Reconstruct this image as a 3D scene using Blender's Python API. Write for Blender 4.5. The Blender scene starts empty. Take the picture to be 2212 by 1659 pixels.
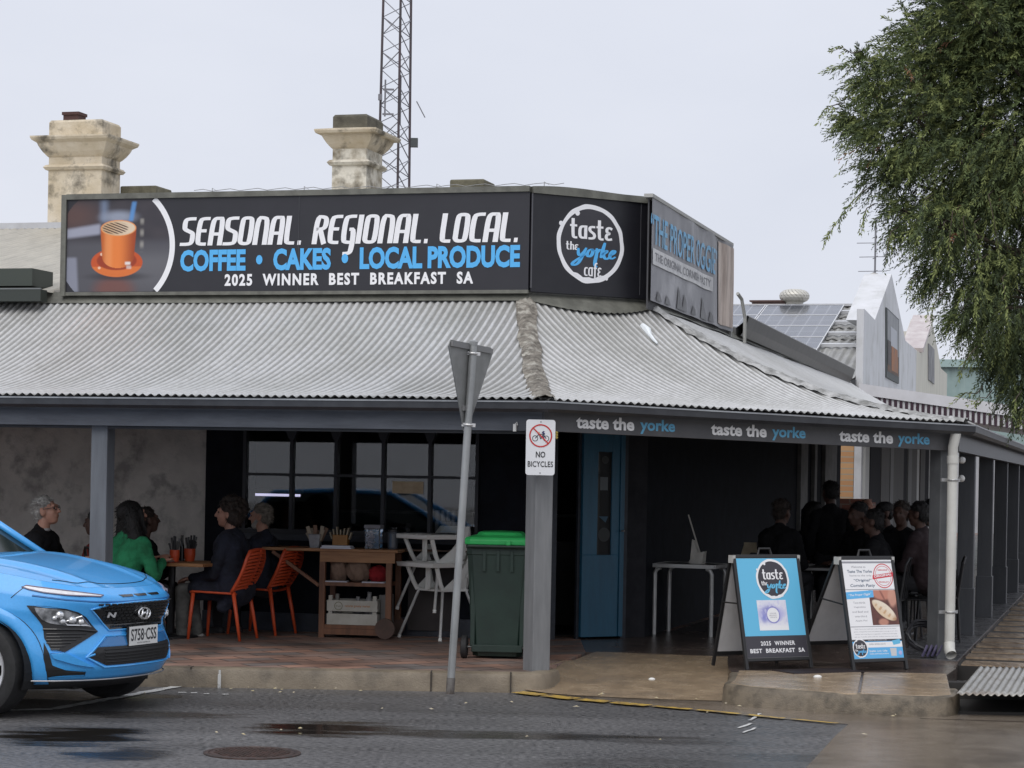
import bpy, bmesh, math, random
import numpy as np
from mathutils import Matrix, Vector, noise as mnoise

random.seed(7)
rng = np.random.default_rng(7)
S = bpy.context.scene
COL = S.collection
R = math.radians
# ------------------------------------------------------------------ camera, sky, sun, exposure
F_PX, CU, CV, CAM_H, ROLL = 4731.0, 1106.0, 1029.0, 1.74, 0.0185
cam_d = bpy.data.cameras.new('camera')
cam_d.sensor_width = 36.0
cam_d.lens = 36.0 * F_PX / 2212.0
cam_d.shift_y = (CV - 829.5) / 2212.0
cam_d.clip_start, cam_d.clip_end = 0.1, 2000.0
cam = bpy.data.objects.new('camera', cam_d)
COL.objects.link(cam)
cam.location = (0, 0, CAM_H)
cam.rotation_euler = (R(90), -ROLL, 0)
S.camera = cam

SUN_EL, SUN_AZ = R(52), R(200)
w = bpy.data.worlds.new("World")
S.world = w
w.use_nodes = True
nt = w.node_tree
bg = nt.nodes['Background']
sky = nt.nodes.new('ShaderNodeTexSky')
sky.sky_type = 'NISHITA'
sky.sun_disc = False
sky.sun_elevation = SUN_EL
sky.sun_rotation = SUN_AZ
sky.air_density, sky.dust_density, sky.ozone_density = 1.0, 4.0, 1.5
tc = nt.nodes.new('ShaderNodeTexCoord')
mp = nt.nodes.new('ShaderNodeMapping')
mp.inputs['Scale'].default_value = (1.6, 1.6, 4.0)
nz = nt.nodes.new('ShaderNodeTexNoise')
nz.inputs['Scale'].default_value = 1.7
nz.inputs['Detail'].default_value = 5
nz.inputs['Roughness'].default_value = 0.55
cr_ = nt.nodes.new('ShaderNodeValToRGB')          # overcast: a grey-white cloud layer in front of the blue
cr_.color_ramp.elements[0].position = 0.3
cr_.color_ramp.elements[0].color = (6.7, 7.02, 7.95, 1)
cr_.color_ramp.elements[1].position = 0.72
cr_.color_ramp.elements[1].color = (7.6, 7.85, 8.65, 1)
mixn = nt.nodes.new('ShaderNodeMix')
mixn.data_type = 'RGBA'
mixn.inputs['Factor'].default_value = 0.93
nt.links.new(tc.outputs['Generated'], mp.inputs['Vector'])
nt.links.new(mp.outputs['Vector'], nz.inputs['Vector'])
nt.links.new(nz.outputs['Fac'], cr_.inputs['Fac'])
nt.links.new(sky.outputs['Color'], mixn.inputs['A'])
nt.links.new(cr_.outputs['Color'], mixn.inputs['B'])
nt.links.new(mixn.outputs['Result'], bg.inputs['Color'])
bg.inputs['Strength'].default_value = 0.1
sun_d = bpy.data.lights.new('sun', 'SUN')
sun_d.energy = 1.5
sun_d.angle = R(60)
sun_d.color = (1.0, 0.97, 0.93)
sun = bpy.data.objects.new('sun', sun_d)
COL.objects.link(sun)
sun.rotation_euler = (R(90) - SUN_EL, 0, R(180) - SUN_AZ)
S.view_settings.view_transform = 'Standard'
S.view_settings.look = 'None'
S.view_settings.exposure = 0.12
S.view_settings.gamma = 1.0
S.view_settings.use_curve_mapping = False
S.cycles.max_bounces = 6
S.cycles.use_denoising = True

# ------------------------------------------------------------------ helpers: sight lines, frames
def ray(u, v):
    a, b = u - CU, v - CV
    c, s = math.cos(ROLL), math.sin(ROLL)
    return Vector(((a * c + b * s) / F_PX, 1.0, -(-a * s + b * c) / F_PX))
CAMP = Vector((0, 0, CAM_H))
def at(u, v, d):                      # point at depth d metres from the camera
    return CAMP + ray(u, v) * d
def gz(u, v, z=0.0):                  # point on the horizontal surface z
    r = ray(u, v)
    return CAMP + r * ((z - CAM_H) / r.z)
def frame(origin, deg):
    return Matrix.Translation(Vector(origin)) @ Matrix.Rotation(R(deg), 4, 'Z')
def onp(F, u, v, o=0.0):              # where the sight line meets the vertical plane y=o of frame F, in F's coordinates
    Fi = F.inverted()
    p, d = Fi @ CAMP, Fi.to_3x3() @ ray(u, v)
    return p + d * ((o - p.y) / d.y)

# ------------------------------------------------------------------ helpers: materials
MATS = {}
def mat(name, c, r=0.6, c2=None, sc=8.0, bump=0.0, bsc=None, metal=0.0, spec=0.5, coat=0.0, lo=0.35, hi=0.65,
        stretch=(1, 1, 1), emit=0.0, r2=None, trans=0.0, alpha=1.0, detail=5.0, c3=None, sc3=2.0, f3=0.5):
    if name in MATS:
        return MATS[name]
    m = bpy.data.materials.new(name)
    m.use_nodes = True
    t = m.node_tree
    b = t.nodes['Principled BSDF']
    col = tuple(c) + (1.0,)
    b.inputs['Base Color'].default_value = col
    b.inputs['Roughness'].default_value = r
    b.inputs['Metallic'].default_value = metal
    b.inputs['Specular IOR Level'].default_value = spec
    b.inputs['Coat Weight'].default_value = coat
    b.inputs['Coat Roughness'].default_value = 0.04
    b.inputs['Transmission Weight'].default_value = trans
    b.inputs['Alpha'].default_value = alpha
    if emit:
        b.inputs['Emission Color'].default_value = col
        b.inputs['Emission Strength'].default_value = emit
    def coords(stretch, sc):
        tcn = t.nodes.new('ShaderNodeTexCoord')
        mpn = t.nodes.new('ShaderNodeMapping')
        mpn.inputs['Scale'].default_value = tuple(sc * k for k in stretch)
        t.links.new(tcn.outputs['Object'], mpn.inputs['Vector'])
        n = t.nodes.new('ShaderNodeTexNoise')
        n.inputs['Scale'].default_value = 1.0
        n.inputs['Detail'].default_value = detail
        n.inputs['Roughness'].default_value = 0.62
        t.links.new(mpn.outputs['Vector'], n.inputs['Vector'])
        return n
    if c2 is not None:
        n = coords(stretch, sc)
        cr = t.nodes.new('ShaderNodeValToRGB')
        cr.color_ramp.elements[0].position = lo
        cr.color_ramp.elements[1].position = hi
        cr.color_ramp.elements[0].color = tuple(c2) + (1.0,)
        cr.color_ramp.elements[1].color = col
        t.links.new(n.outputs['Fac'], cr.inputs['Fac'])
        out = cr.outputs['Color']
        if c3 is not None:
            n3 = coords((1, 1, 1), sc3)
            mr = t.nodes.new('ShaderNodeMapRange')
            mr.inputs['From Min'].default_value = 0.5
            mr.inputs['From Max'].default_value = 0.66
            mr.inputs['To Max'].default_value = f3
            t.links.new(n3.outputs['Fac'], mr.inputs['Value'])
            mx = t.nodes.new('ShaderNodeMix')
            mx.data_type = 'RGBA'
            mx.inputs['B'].default_value = tuple(c3) + (1.0,)
            t.links.new(mr.outputs['Result'], mx.inputs['Factor'])
            t.links.new(out, mx.inputs['A'])
            out = mx.outputs['Result']
        t.links.new(out, b.inputs['Base Color'])
        if r2 is not None:
            mr = t.nodes.new('ShaderNodeMapRange')
            mr.inputs['From Min'].default_value = lo
            mr.inputs['From Max'].default_value = hi
            mr.inputs['To Min'].default_value = r2
            mr.inputs['To Max'].default_value = r
            t.links.new(n.outputs['Fac'], mr.inputs['Value'])
            t.links.new(mr.outputs['Result'], b.inputs['Roughness'])
    if bump:
        n = coords(stretch, bsc or sc * 4)
        bp = t.nodes.new('ShaderNodeBump')
        bp.inputs['Strength'].default_value = min(1.0, bump)
        bp.inputs['Distance'].default_value = 0.02
        t.links.new(n.outputs['Fac'], bp.inputs['Height'])
        t.links.new(bp.outputs['Normal'], b.inputs['Normal'])
    MATS[name] = m
    return m

# ------------------------------------------------------------------ helpers: meshes and objects
class MB:
    """collects geometry; build() links it as one mesh object"""
    def __init__(self, M=None):
        self.v, self.f, self.m, self.M = [], [], [], M
    def add(self, vs, fs, mi=0):
        k = len(self.v)
        if self.M is not None:
            vs = [self.M @ Vector(p) for p in vs]
        self.v += [tuple(p) for p in vs]
        self.f += [tuple(i + k for i in q) for q in fs]
        self.m += [mi] * len(fs)
        return self
    def box(self, lo, hi, mi=0, T=None):
        x0, y0, z0 = lo
        x1, y1, z1 = hi
        vs = [(x0, y0, z0), (x1, y0, z0), (x1, y1, z0), (x0, y1, z0), (x0, y0, z1), (x1, y0, z1), (x1, y1, z1), (x0, y1, z1)]
        if T is not None:
            vs = [T @ Vector(p) for p in vs]
        return self.add(vs, [(0, 3, 2, 1), (4, 5, 6, 7), (0, 1, 5, 4), (1, 2, 6, 5), (2, 3, 7, 6), (3, 0, 4, 7)], mi)
    def bar(self, p, q, w, h=None, mi=0, up=(0, 0, 1)):
        p, q = Vector(p), Vector(q)
        h = h or w
        d = (q - p).normalized()
        s = d.cross(Vector(up))
        if s.length < 1e-4:
            s = d.cross(Vector((1, 0, 0)))
        s.normalize()
        n = s.cross(d)
        vs = []
        for c in (p, q):
            for a, b in ((-1, -1), (1, -1), (1, 1), (-1, 1)):
                vs.append(c + s * (a * w / 2) + n * (b * h / 2))
        return self.add(vs, [(0, 3, 2, 1), (4, 5, 6, 7), (0, 1, 5, 4), (1, 2, 6, 5), (2, 3, 7, 6), (3, 0, 4, 7)], mi)
    def tube(self, pts, r, n=10, mi=0, cap=True, closed=False):
        pts = [Vector(p) for p in pts]
        rs = r if isinstance(r, (list, tuple)) else [r] * len(pts)
        vs, fs = [], []
        L = len(pts)
        ref = None
        for i, p in enumerate(pts):
            a = pts[(i - 1) % L] if (i or closed) else p
            b = pts[(i + 1) % L] if (i < L - 1 or closed) else p
            d = (b - a).normalized()
            if ref is None:
                ref = d.cross(Vector((0, 0, 1)))
                if ref.length < 1e-3:
                    ref = d.cross(Vector((1, 0, 0)))
            s = (ref - d * ref.dot(d)).normalized()
            ref = s
            t = d.cross(s)
            for k in range(n):
                an = 2 * math.pi * k / n
                vs.append(p + (s * math.cos(an) + t * math.sin(an)) * rs[i])
        for i in range(L if closed else L - 1):
            j = (i + 1) % L
            for k in range(n):
                fs.append((i * n + k, i * n + (k + 1) % n, j * n + (k + 1) % n, j * n + k))
        if cap and not closed:
            fs.append(tuple(range(n - 1, -1, -1)))
            fs.append(tuple((L - 1) * n + k for k in range(n)))
        return self.add(vs, fs, mi)
    def lathe(self, prof, n=20, mi=0, T=None, cap=True):
        vs, fs = [], []
        for (r_, z) in prof:
            for k in range(n):
                a = 2 * math.pi * k / n
                vs.append((r_ * math.cos(a), r_ * math.sin(a), z))
        for i in range(len(prof) - 1):
            for k in range(n):
                fs.append((i * n + k, i * n + (k + 1) % n, (i + 1) * n + (k + 1) % n, (i + 1) * n + k))
        if cap:
            fs.append(tuple(range(n - 1, -1, -1)))
            fs.append(tuple((len(prof) - 1) * n + k for k in range(n)))
        if T is not None:
            vs = [T @ Vector(p) for p in vs]
        return self.add(vs, fs, mi)
    def ell(self, c, r, n=14, mi=0, T=None):
        if not isinstance(r, (tuple, list)):
            r = (r, r, r)
        vs, fs = [], []
        m = max(6, n // 2 + 1)
        for i in range(1, m):
            th = math.pi * i / m
            for k in range(n):
                a = 2 * math.pi * k / n
                vs.append(Vector((r[0] * math.sin(th) * math.cos(a), r[1] * math.sin(th) * math.sin(a), r[2] * math.cos(th))))
        vs.append(Vector((0, 0, r[2])))
        vs.append(Vector((0, 0, -r[2])))
        for i in range(m - 2):
            for k in range(n):
                fs.append((i * n + k, (i + 1) * n + k, (i + 1) * n + (k + 1) % n, i * n + (k + 1) % n))
        top, bot = len(vs) - 2, len(vs) - 1
        for k in range(n):
            fs.append((top, k, (k + 1) % n))
            fs.append((bot, (m - 2) * n + (k + 1) % n, (m - 2) * n + k))
        if T is not None:
            vs = [T @ p for p in vs]
        return self.add([p + Vector(c) for p in vs], fs, mi)
    def cone(self, p, q, r0, r1, n=12, mi=0):
        """tapered capsule"""
        p, q = Vector(p), Vector(q)
        d = q - p
        L = max(d.length, 1e-5)
        d.normalize()
        pts, rs = [], []
        for a in (-80, -55, -25, 0):
            pts.append(p + d * (r0 * math.sin(R(a))))
            rs.append(r0 * math.cos(R(a)))
        for a in (0, 25, 55, 80):
            pts.append(q + d * (r1 * math.sin(R(a))))
            rs.append(r1 * math.cos(R(a)))
        return self.tube(pts, rs, n, mi)
    def prism(self, poly, y0, y1, mi=0, T=None):
        """polygon in (x, z), counter-clockwise seen from -y; front at y0, back at y1"""
        n = len(poly)
        vs = [(x, y0, z) for x, z in poly] + [(x, y1, z) for x, z in poly]
        fs = [tuple(range(n)), tuple(range(2 * n - 1, n - 1, -1))]
        for i in range(n):
            j = (i + 1) % n
            fs.append((j, i, n + i, n + j))
        if T is not None:
            vs = [T @ Vector(p) for p in vs]
        return self.add(vs, fs, mi)
    def slab(self, poly, z0, z1, mi=0):
        """polygon in (x, y), counter-clockwise from above"""
        n = len(poly)
        vs = [(x, y, z0) for x, y in poly] + [(x, y, z1) for x, y in poly]
        fs = [tuple(range(n - 1, -1, -1)), tuple(range(n, 2 * n))]
        for i in range(n):
            j = (i + 1) % n
            fs.append((i, j, n + j, n + i))
        return self.add(vs, fs, mi)
    def grid(self, P, mi=0, flip=False):
        nr, nc = len(P), len(P[0])
        vs = [p for row in P for p in row]
        fs = []
        for i in range(nr - 1):
            for j in range(nc - 1):
                q = (i * nc + j, i * nc + j + 1, (i + 1) * nc + j + 1, (i + 1) * nc + j)
                fs.append(q[::-1] if flip else q)
        return self.add(vs, fs, mi)
    def mesh(self, name, mats, smooth=False, bevel=0.0):
        me = bpy.data.meshes.new(name)
        me.from_pydata(self.v, [], self.f)
        for m in (mats if isinstance(mats, (list, tuple)) else [mats]):
            me.materials.append(m)
        if len(me.polygons):
            me.polygons.foreach_set('material_index', self.m)
            if smooth:
                me.polygons.foreach_set('use_smooth', [True] * len(me.polygons))
        me.update()
        return me
    def build(self, name, mats, parent=None, smooth=False, bevel=0.0, angle=None):
        me = self.mesh(name, mats, smooth or angle is not None)
        o = bpy.data.objects.new(name, me)
        COL.objects.link(o)
        o.parent = parent
        if bevel:
            md = o.modifiers.new('bevel', 'BEVEL')
            md.width = bevel
            md.segments = 2
            md.limit_method = 'ANGLE'
            md.angle_limit = R(40)
        if angle is not None:
            me.set_sharp_from_angle(angle=R(angle))
        return o

def tag(o, label=None, cat=None, group=None, kind=None):
    for k, x in (('label', label), ('category', cat), ('group', group), ('kind', kind)):
        if x:
            o[k] = x
    return o
def thing(name, label, cat, M=None, group=None):
    o = bpy.data.objects.new(name, None)
    COL.objects.link(o)
    o.empty_display_size = 0.2
    if M is not None:
        o.matrix_world = M if isinstance(M, Matrix) else Matrix.Translation(Vector(M))
    return tag(o, label, cat, group)
def struct(o):
    o['kind'] = 'structure'
    return o
def copy_thing(o, M, label=None, parent=None):
    c = o.copy()
    COL.objects.link(c)
    if parent is None:
        c.matrix_world = M
        if label:
            c['label'] = label
    else:
        c.parent = parent
    for ch in [x for x in bpy.data.objects if x.parent == o]:
        copy_thing(ch, None, None, c)
    return c

# ------------------------------------------------------------------ helpers: writing
TMP = []
def font_geo(body, bold=0.0, spacing=1.0, lines=1.0, align='LEFT'):
    cu = bpy.data.curves.new('writing', 'FONT')
    cu.body = body
    cu.offset = bold
    cu.space_character = spacing
    cu.space_line = lines
    cu.align_x = align
    cu.resolution_u = 3
    o = bpy.data.objects.new('writing', cu)
    COL.objects.link(o)
    bpy.context.view_layer.update()
    me = bpy.data.meshes.new_from_object(o.evaluated_get(bpy.context.evaluated_depsgraph_get()))
    vs = [(p.co.x, p.co.y) for p in me.vertices]
    fs = [tuple(p.vertices) for p in me.polygons]
    bpy.data.objects.remove(o)
    bpy.data.curves.remove(cu)
    bpy.data.meshes.remove(me)
    return vs, fs
def fit_text(mb, body, x0, x1, z0, z1, y=-0.003, bold=0.0, shear=0.0, mi=0, spacing=1.0, T=None, ends=None, lines=1.0, align='LEFT'):
    """writing scaled into the box x0..x1, z0..z1 (z1 None keeps the letters' own shape); ends = extra rise at the right end"""
    vs, fs = font_geo(body, bold, spacing, lines, align)
    if not vs:
        return
    xs, ys = [p[0] for p in vs], [p[1] for p in vs]
    a0, a1, b0, b1 = min(xs), max(xs), min(ys), max(ys)
    kx = (x1 - x0) / (a1 - a0)
    kz = kx if z1 is None else (z1 - z0) / (b1 - b0)
    out = []
    for (x, yy) in vs:
        Z = z0 + (yy - b0) * kz
        X = x0 + (x - a0) * kx + shear * (Z - z0)
        if ends:
            Z += ends * (X - x0) / (x1 - x0)
        p = Vector((X, y, Z))
        out.append(T @ p if T is not None else p)
    mb.add(out, fs, mi)
def build_words(mb, mats, parent, gap):
    """one lettering part per word: the writing is cut where the gap between letters is wider than gap"""
    fx = sorted((min(mb.v[i][0] for i in f), max(mb.v[i][0] for i in f), k) for k, f in enumerate(mb.f))
    groups, end = [[]], None
    for a, b, k in fx:
        if end is not None and a - end > gap:
            groups.append([])
        groups[-1].append(k)
        end = b if end is None else max(end, b)
    for g_ in groups:
        w_ = MB()
        for k in g_:
            w_.add([mb.v[i] for i in mb.f[k]], [tuple(range(len(mb.f[k])))])
        w_.build('lettering', mats, parent)
def chaikin(p, n=2, closed=False):
    for _ in range(n):
        q = []
        L = len(p)
        for i in range(L if closed else L - 1):
            a, b = p[i], p[(i + 1) % L]
            q.append((a[0] * .75 + b[0] * .25, a[1] * .75 + b[1] * .25))
            q.append((a[0] * .25 + b[0] * .75, a[1] * .25 + b[1] * .75))
        if not closed:
            q = [p[0]] + q + [p[-1]]
        p = q
    return p
LAYER = [0]
def ribbon(mb, pts, wf, mapf, mi=0, closed=False):
    """a flat brush stroke along 2-D points; wf(direction, t) = width"""
    n = len(pts)
    L, Rr = [], []
    for i, (x, z) in enumerate(pts):
        a = pts[(i - 1) % n] if (i or closed) else pts[i]
        b = pts[(i + 1) % n] if (i < n - 1 or closed) else pts[i]
        dx, dz = b[0] - a[0], b[1] - a[1]
        l = math.hypot(dx, dz) or 1.0
        dx, dz = dx / l, dz / l
        hw = wf((dx, dz), i / max(1, n - 1)) / 2
        L.append((x - dz * hw, z + dx * hw))
        Rr.append((x + dz * hw, z - dx * hw))
    LAYER[0] = (LAYER[0] + 1) % 12
    e = LAYER[0] * 0.00025
    vs = [mapf(x, z, e) for x, z in L] + [mapf(x, z, e) for x, z in Rr]
    fs = []
    for i in range(n if closed else n - 1):
        j = (i + 1) % n
        fs.append((n + i, n + j, j, i))
    mb.add(vs, fs, mi)
GLY = {
 'S': (.46, [[(.45, .95), (.2, .95), (.07, .9), (.07, .64), (.12, .56), (.36, .46), (.40, .38), (.40, .12), (.3, .05), (-.02, .05)]]),
 'E': (.42, [[(.44, .95), (.2, .95), (.08, .88), (.08, .12), (.18, .05), (.40, .05)], [(.08, .52), (.36, .52)]]),
 'A': (.48, [[(.07, 0), (.07, .78), (.14, .95), (.30, .95), (.41, .95), (.41, 0)], [(.07, .40), (.41, .40)]]),
 'O': (.48, ['c', [(.07, .2), (.07, .86), (.14, .95), (.34, .95), (.41, .86), (.41, .14), (.34, .05), (.14, .05), (.07, .14)]]),
 'N': (.48, [[(.07, 0), (.07, .95), (.28, .95), (.41, .88), (.41, 0)]]),
 'L': (.40, [[(.08, 1), (.08, .12), (.16, .05), (.38, .05)]]),
 'R': (.46, [[(.08, 0), (.08, .95), (.28, .95), (.40, .88), (.40, .62), (.30, .52), (.08, .52)], [(.22, .52), (.42, 0)]]),
 'G': (.46, [[(.44, .95), (.2, .95), (.07, .88), (.07, .12), (.18, .05), (.40, .05)], [(.24, .5), (.40, .5), (.40, -.2), (.34, -.33), (.12, -.34)]]),
 'I': (.17, [[(.08, 0), (.08, 1)]]),
 'C': (.42, [[(.44, .95), (.2, .95), (.07, .88), (.07, .12), (.18, .05), (.40, .05)]]),
 '.': (.2, [[(.03, .06), (.15, .06)]]),
 ' ': (.22, []),
 't': (.38, [[(.12, 1.0), (.12, .12), (.2, .03), (.36, .04)], [(-.04, .64), (.34, .64)]]),
 'a': (.46, [[(.36, .62), (.14, .62), (.05, .5), (.05, .14), (.14, .04), (.36, .06)], [(.37, .68), (.37, 0)]]),
 's': (.40, [[(.36, .63), (.15, .63), (.06, .56), (.08, .42), (.28, .3), (.34, .2), (.28, .05), (.0, .04)]]),
 'e': (.42, [[(.38, .58), (.22, .66), (.08, .58), (.1, .4), (.28, .36), (.08, .3), (.05, .12), (.16, .03), (.38, .08)]]),
 'h': (.44, [[(.07, 1.0), (.07, 0)], [(.07, .5), (.16, .63), (.3, .63), (.36, .5), (.36, 0)]]),
 'c': (.38, [[(.36, .6), (.16, .62), (.06, .5), (.06, .14), (.16, .04), (.36, .06)]]),
 'f': (.36, [[(.40, .98), (.24, .98), (.15, .85), (.15, -.22)], [(0, .62), (.34, .62)]]),
}
def strokes(mb, text, x0, x1, z0, z1, y=-0.004, thick=.15, thin=.085, shear=.0, mi=0, T=None, rise=0.0):
    """drawn letters between baseline z0 and cap height z1"""
    W_ = sum(GLY[c][0] + .06 for c in text) - .06
    kz, kx = (z1 - z0), (x1 - x0) / W_
    px_ = 0.0
    def mp_(x, z, e):
        X = x0 + (px_ + x) * kx + shear * z * kz
        p = Vector((X, y - e, z0 + z * kz + rise * (px_ + x) / W_))
        return T @ p if T is not None else p
    for c in text:
        closed = False
        for st in GLY[c][1]:
            if st == 'c':
                closed = True
                continue
            pts = chaikin(st, 2, closed)
            if c == '.':
                ribbon(mb, st, lambda d, t: .15, mp_, mi)
            else:
                ribbon(mb, pts, lambda d, t: thin + (thick - thin) * abs(d[1]) ** 1.5, mp_, mi, closed)
        px_ += GLY[c][0] + .06
YORKE = [[(.0, .62), (.05, .2), (.16, .1), (.30, .3), (.42, .66)], [(.42, .68), (.30, .1), (.14, -.45), (-.12, -.6), (-.2, -.45), (.1, -.1), (.5, .3)],
         [(.72, .62), (.55, .5), (.52, .15), (.66, .06), (.80, .25), (.80, .55), (.70, .62), (.86, .52), (.98, .56)],
         [(.98, .7), (1.03, .3), (1.0, -.2), (1.03, -.5), (1.16, -.6)], [(1.0, .3), (1.12, .62), (1.24, .6)],
         [(1.36, 1.12), (1.3, .5), (1.28, .05)], [(1.3, .25), (1.5, .62), (1.56, .5), (1.34, .32), (1.5, .02), (1.62, .0), (1.76, .2)],
         [(1.74, .25), (1.95, .42), (1.97, .6), (1.86, .62), (1.74, .4), (1.74, .12), (1.86, .02), (2.05, .2)]]
def yorke(mb, x0, x1, z0, z1, y=-0.004, mi=0, T=None, w=.13, rise=0.0):
    kx, kz = (x1 - x0) / 2.25, (z1 - z0) / 1.72
    def mp_(x, z, e):
        X = x0 + (x + .2 + .12 * z) * kx
        p = Vector((X, y - e, z0 + (z + .6) * kz + rise * (x + .2) / 2.25))
        return T @ p if T is not None else p
    for st in YORKE:
        pts = chaikin(st, 3)
        ribbon(mb, pts, lambda d, t: w * (.55 + .45 * math.sin(math.pi * min(1, max(0, t)))) * (.55 + .6 * abs(d[1])), mp_, mi)
def disc(mb, cx, cz, r_, y=-0.002, n=48, mi=0, T=None, wob=0.0, seed=0, rx=None):
    vs = []
    for k in range(n):
        a = 2 * math.pi * k / n
        rr = r_ * (1 + wob * mnoise.noise(Vector((math.cos(a) * 2.2 + seed, math.sin(a) * 2.2, seed * 1.7))))
        p = Vector((cx + (rx or 1.0) * rr * math.cos(a), y, cz + rr * math.sin(a)))
        vs.append(T @ p if T is not None else p)
    mb.add(vs, [tuple(range(n))], mi)
def ring(mb, cx, cz, r0, r1, y=-0.003, n=64, mi=0, T=None, wob0=0.0, wob1=0.0, a0=0.0, a1=360.0, seed=3):
    vs, fs = [], []
    full = abs(a1 - a0) >= 360
    for k in range(n + (0 if full else 1)):
        a = R(a0 + (a1 - a0) * k / n)
        for rr, wb, sd in ((r0, wob0, 0), (r1, wob1, 5)):
            q = rr * (1 + wb * mnoise.noise(Vector((math.cos(a) * 3 + sd + seed, math.sin(a) * 3, sd))))
            p = Vector((cx + q * math.cos(a), y, cz + q * math.sin(a)))
            vs.append(T @ p if T is not None else p)
    m = len(vs) // 2
    for k in range(n):
        j = (k + 1) % m
        fs.append((2 * k, 2 * k + 1, 2 * j + 1, 2 * j))
    mb.add(vs, fs, mi)
def poly(mb, pts, y=-0.002, mi=0, T=None):
    vs = [Vector((x, y, z)) for x, z in pts]
    if T is not None:
        vs = [T @ p for p in vs]
    mb.add(vs, [tuple(range(len(vs)))], mi)

def print_grid(name, parent, x0, x1, z0, z1, nx, nz, y, fn, T=None, keep=None):
    """a printed picture: fn(s, t) gives the ink colour, s and t running 0..1 from the top left corner"""
    m_ = MB(T)
    cols = []
    for j in range(nz + 1):
        for i in range(nx + 1):
            m_.v.append((x0 + (x1 - x0) * i / nx, y, z1 + (z0 - z1) * j / nz))
            cols += [max(0.0, float(c)) for c in fn(i / nx, j / nz)] + [1.0]
    for j in range(nz):
        for i in range(nx):
            if keep is None or keep((i + .5) / nx, (j + .5) / nz):
                k = j * (nx + 1) + i
                m_.f.append((k, k + nx + 1, k + nx + 2, k + 1))
                m_.m.append(0)
    if T is not None:
        m_.v = [tuple(T @ Vector(p)) for p in m_.v]
    if 'printed_picture' not in MATS:
        m = mat('printed_picture', (.5, .5, .5), .45)
        n = m.node_tree.nodes.new('ShaderNodeAttribute')
        n.attribute_name = 'ink'
        m.node_tree.links.new(n.outputs['Color'], m.node_tree.nodes['Principled BSDF'].inputs['Base Color'])
    o = m_.build(name, MATS['printed_picture'], parent)
    a = o.data.attributes.new('ink', 'FLOAT_COLOR', 'POINT')
    a.data.foreach_set('color', cols)
    return o
def ss(a, b, x):
    t = max(0.0, min(1.0, (x - a) / (b - a)))
    return t * t * (3 - 2 * t)
def over(c, d, k):
    return [c[i] + (d[i] - c[i]) * k for i in range(3)]
def blob(x, y, cx, cy, rx, ry, soft=.3):
    q = math.hypot((x - cx) / rx, (y - cy) / ry)
    return 1 - ss(1 - soft, 1 + soft, q)
def rect_(x, y, xa, ya, xb, yb, soft):
    return ss(xa - soft, xa + soft, x) * (1 - ss(xb - soft, xb + soft, x)) * ss(ya - soft, ya + soft, y) * (1 - ss(yb - soft, yb + soft, y))

# ------------------------------------------------------------------ the corner: three street fronts
TH = 15.7
P0 = Vector((0.235, 17.95, 0.0))
FL = frame(P0, -TH)                                   # x along the left front (to the right), y into the building
FC = frame(P0, 45 - TH)                               # the cut corner
LC = 4.32
P1 = FC @ Vector((LC, 0, 0))
FR = frame(P1, 90 - TH)                               # the side street, x away from the camera
FLOOR = 0.15
Q0 = FL @ Vector((-1.04, 3.2, 0))                     # inner corner of the walls
q0c = FC.inverted() @ Q0
CD = q0c.y
Q1 = FC @ Vector((q0c.x + 1.435, CD, 0))
q1r = FR.inverted() @ Q1
RD = q1r.y
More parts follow.
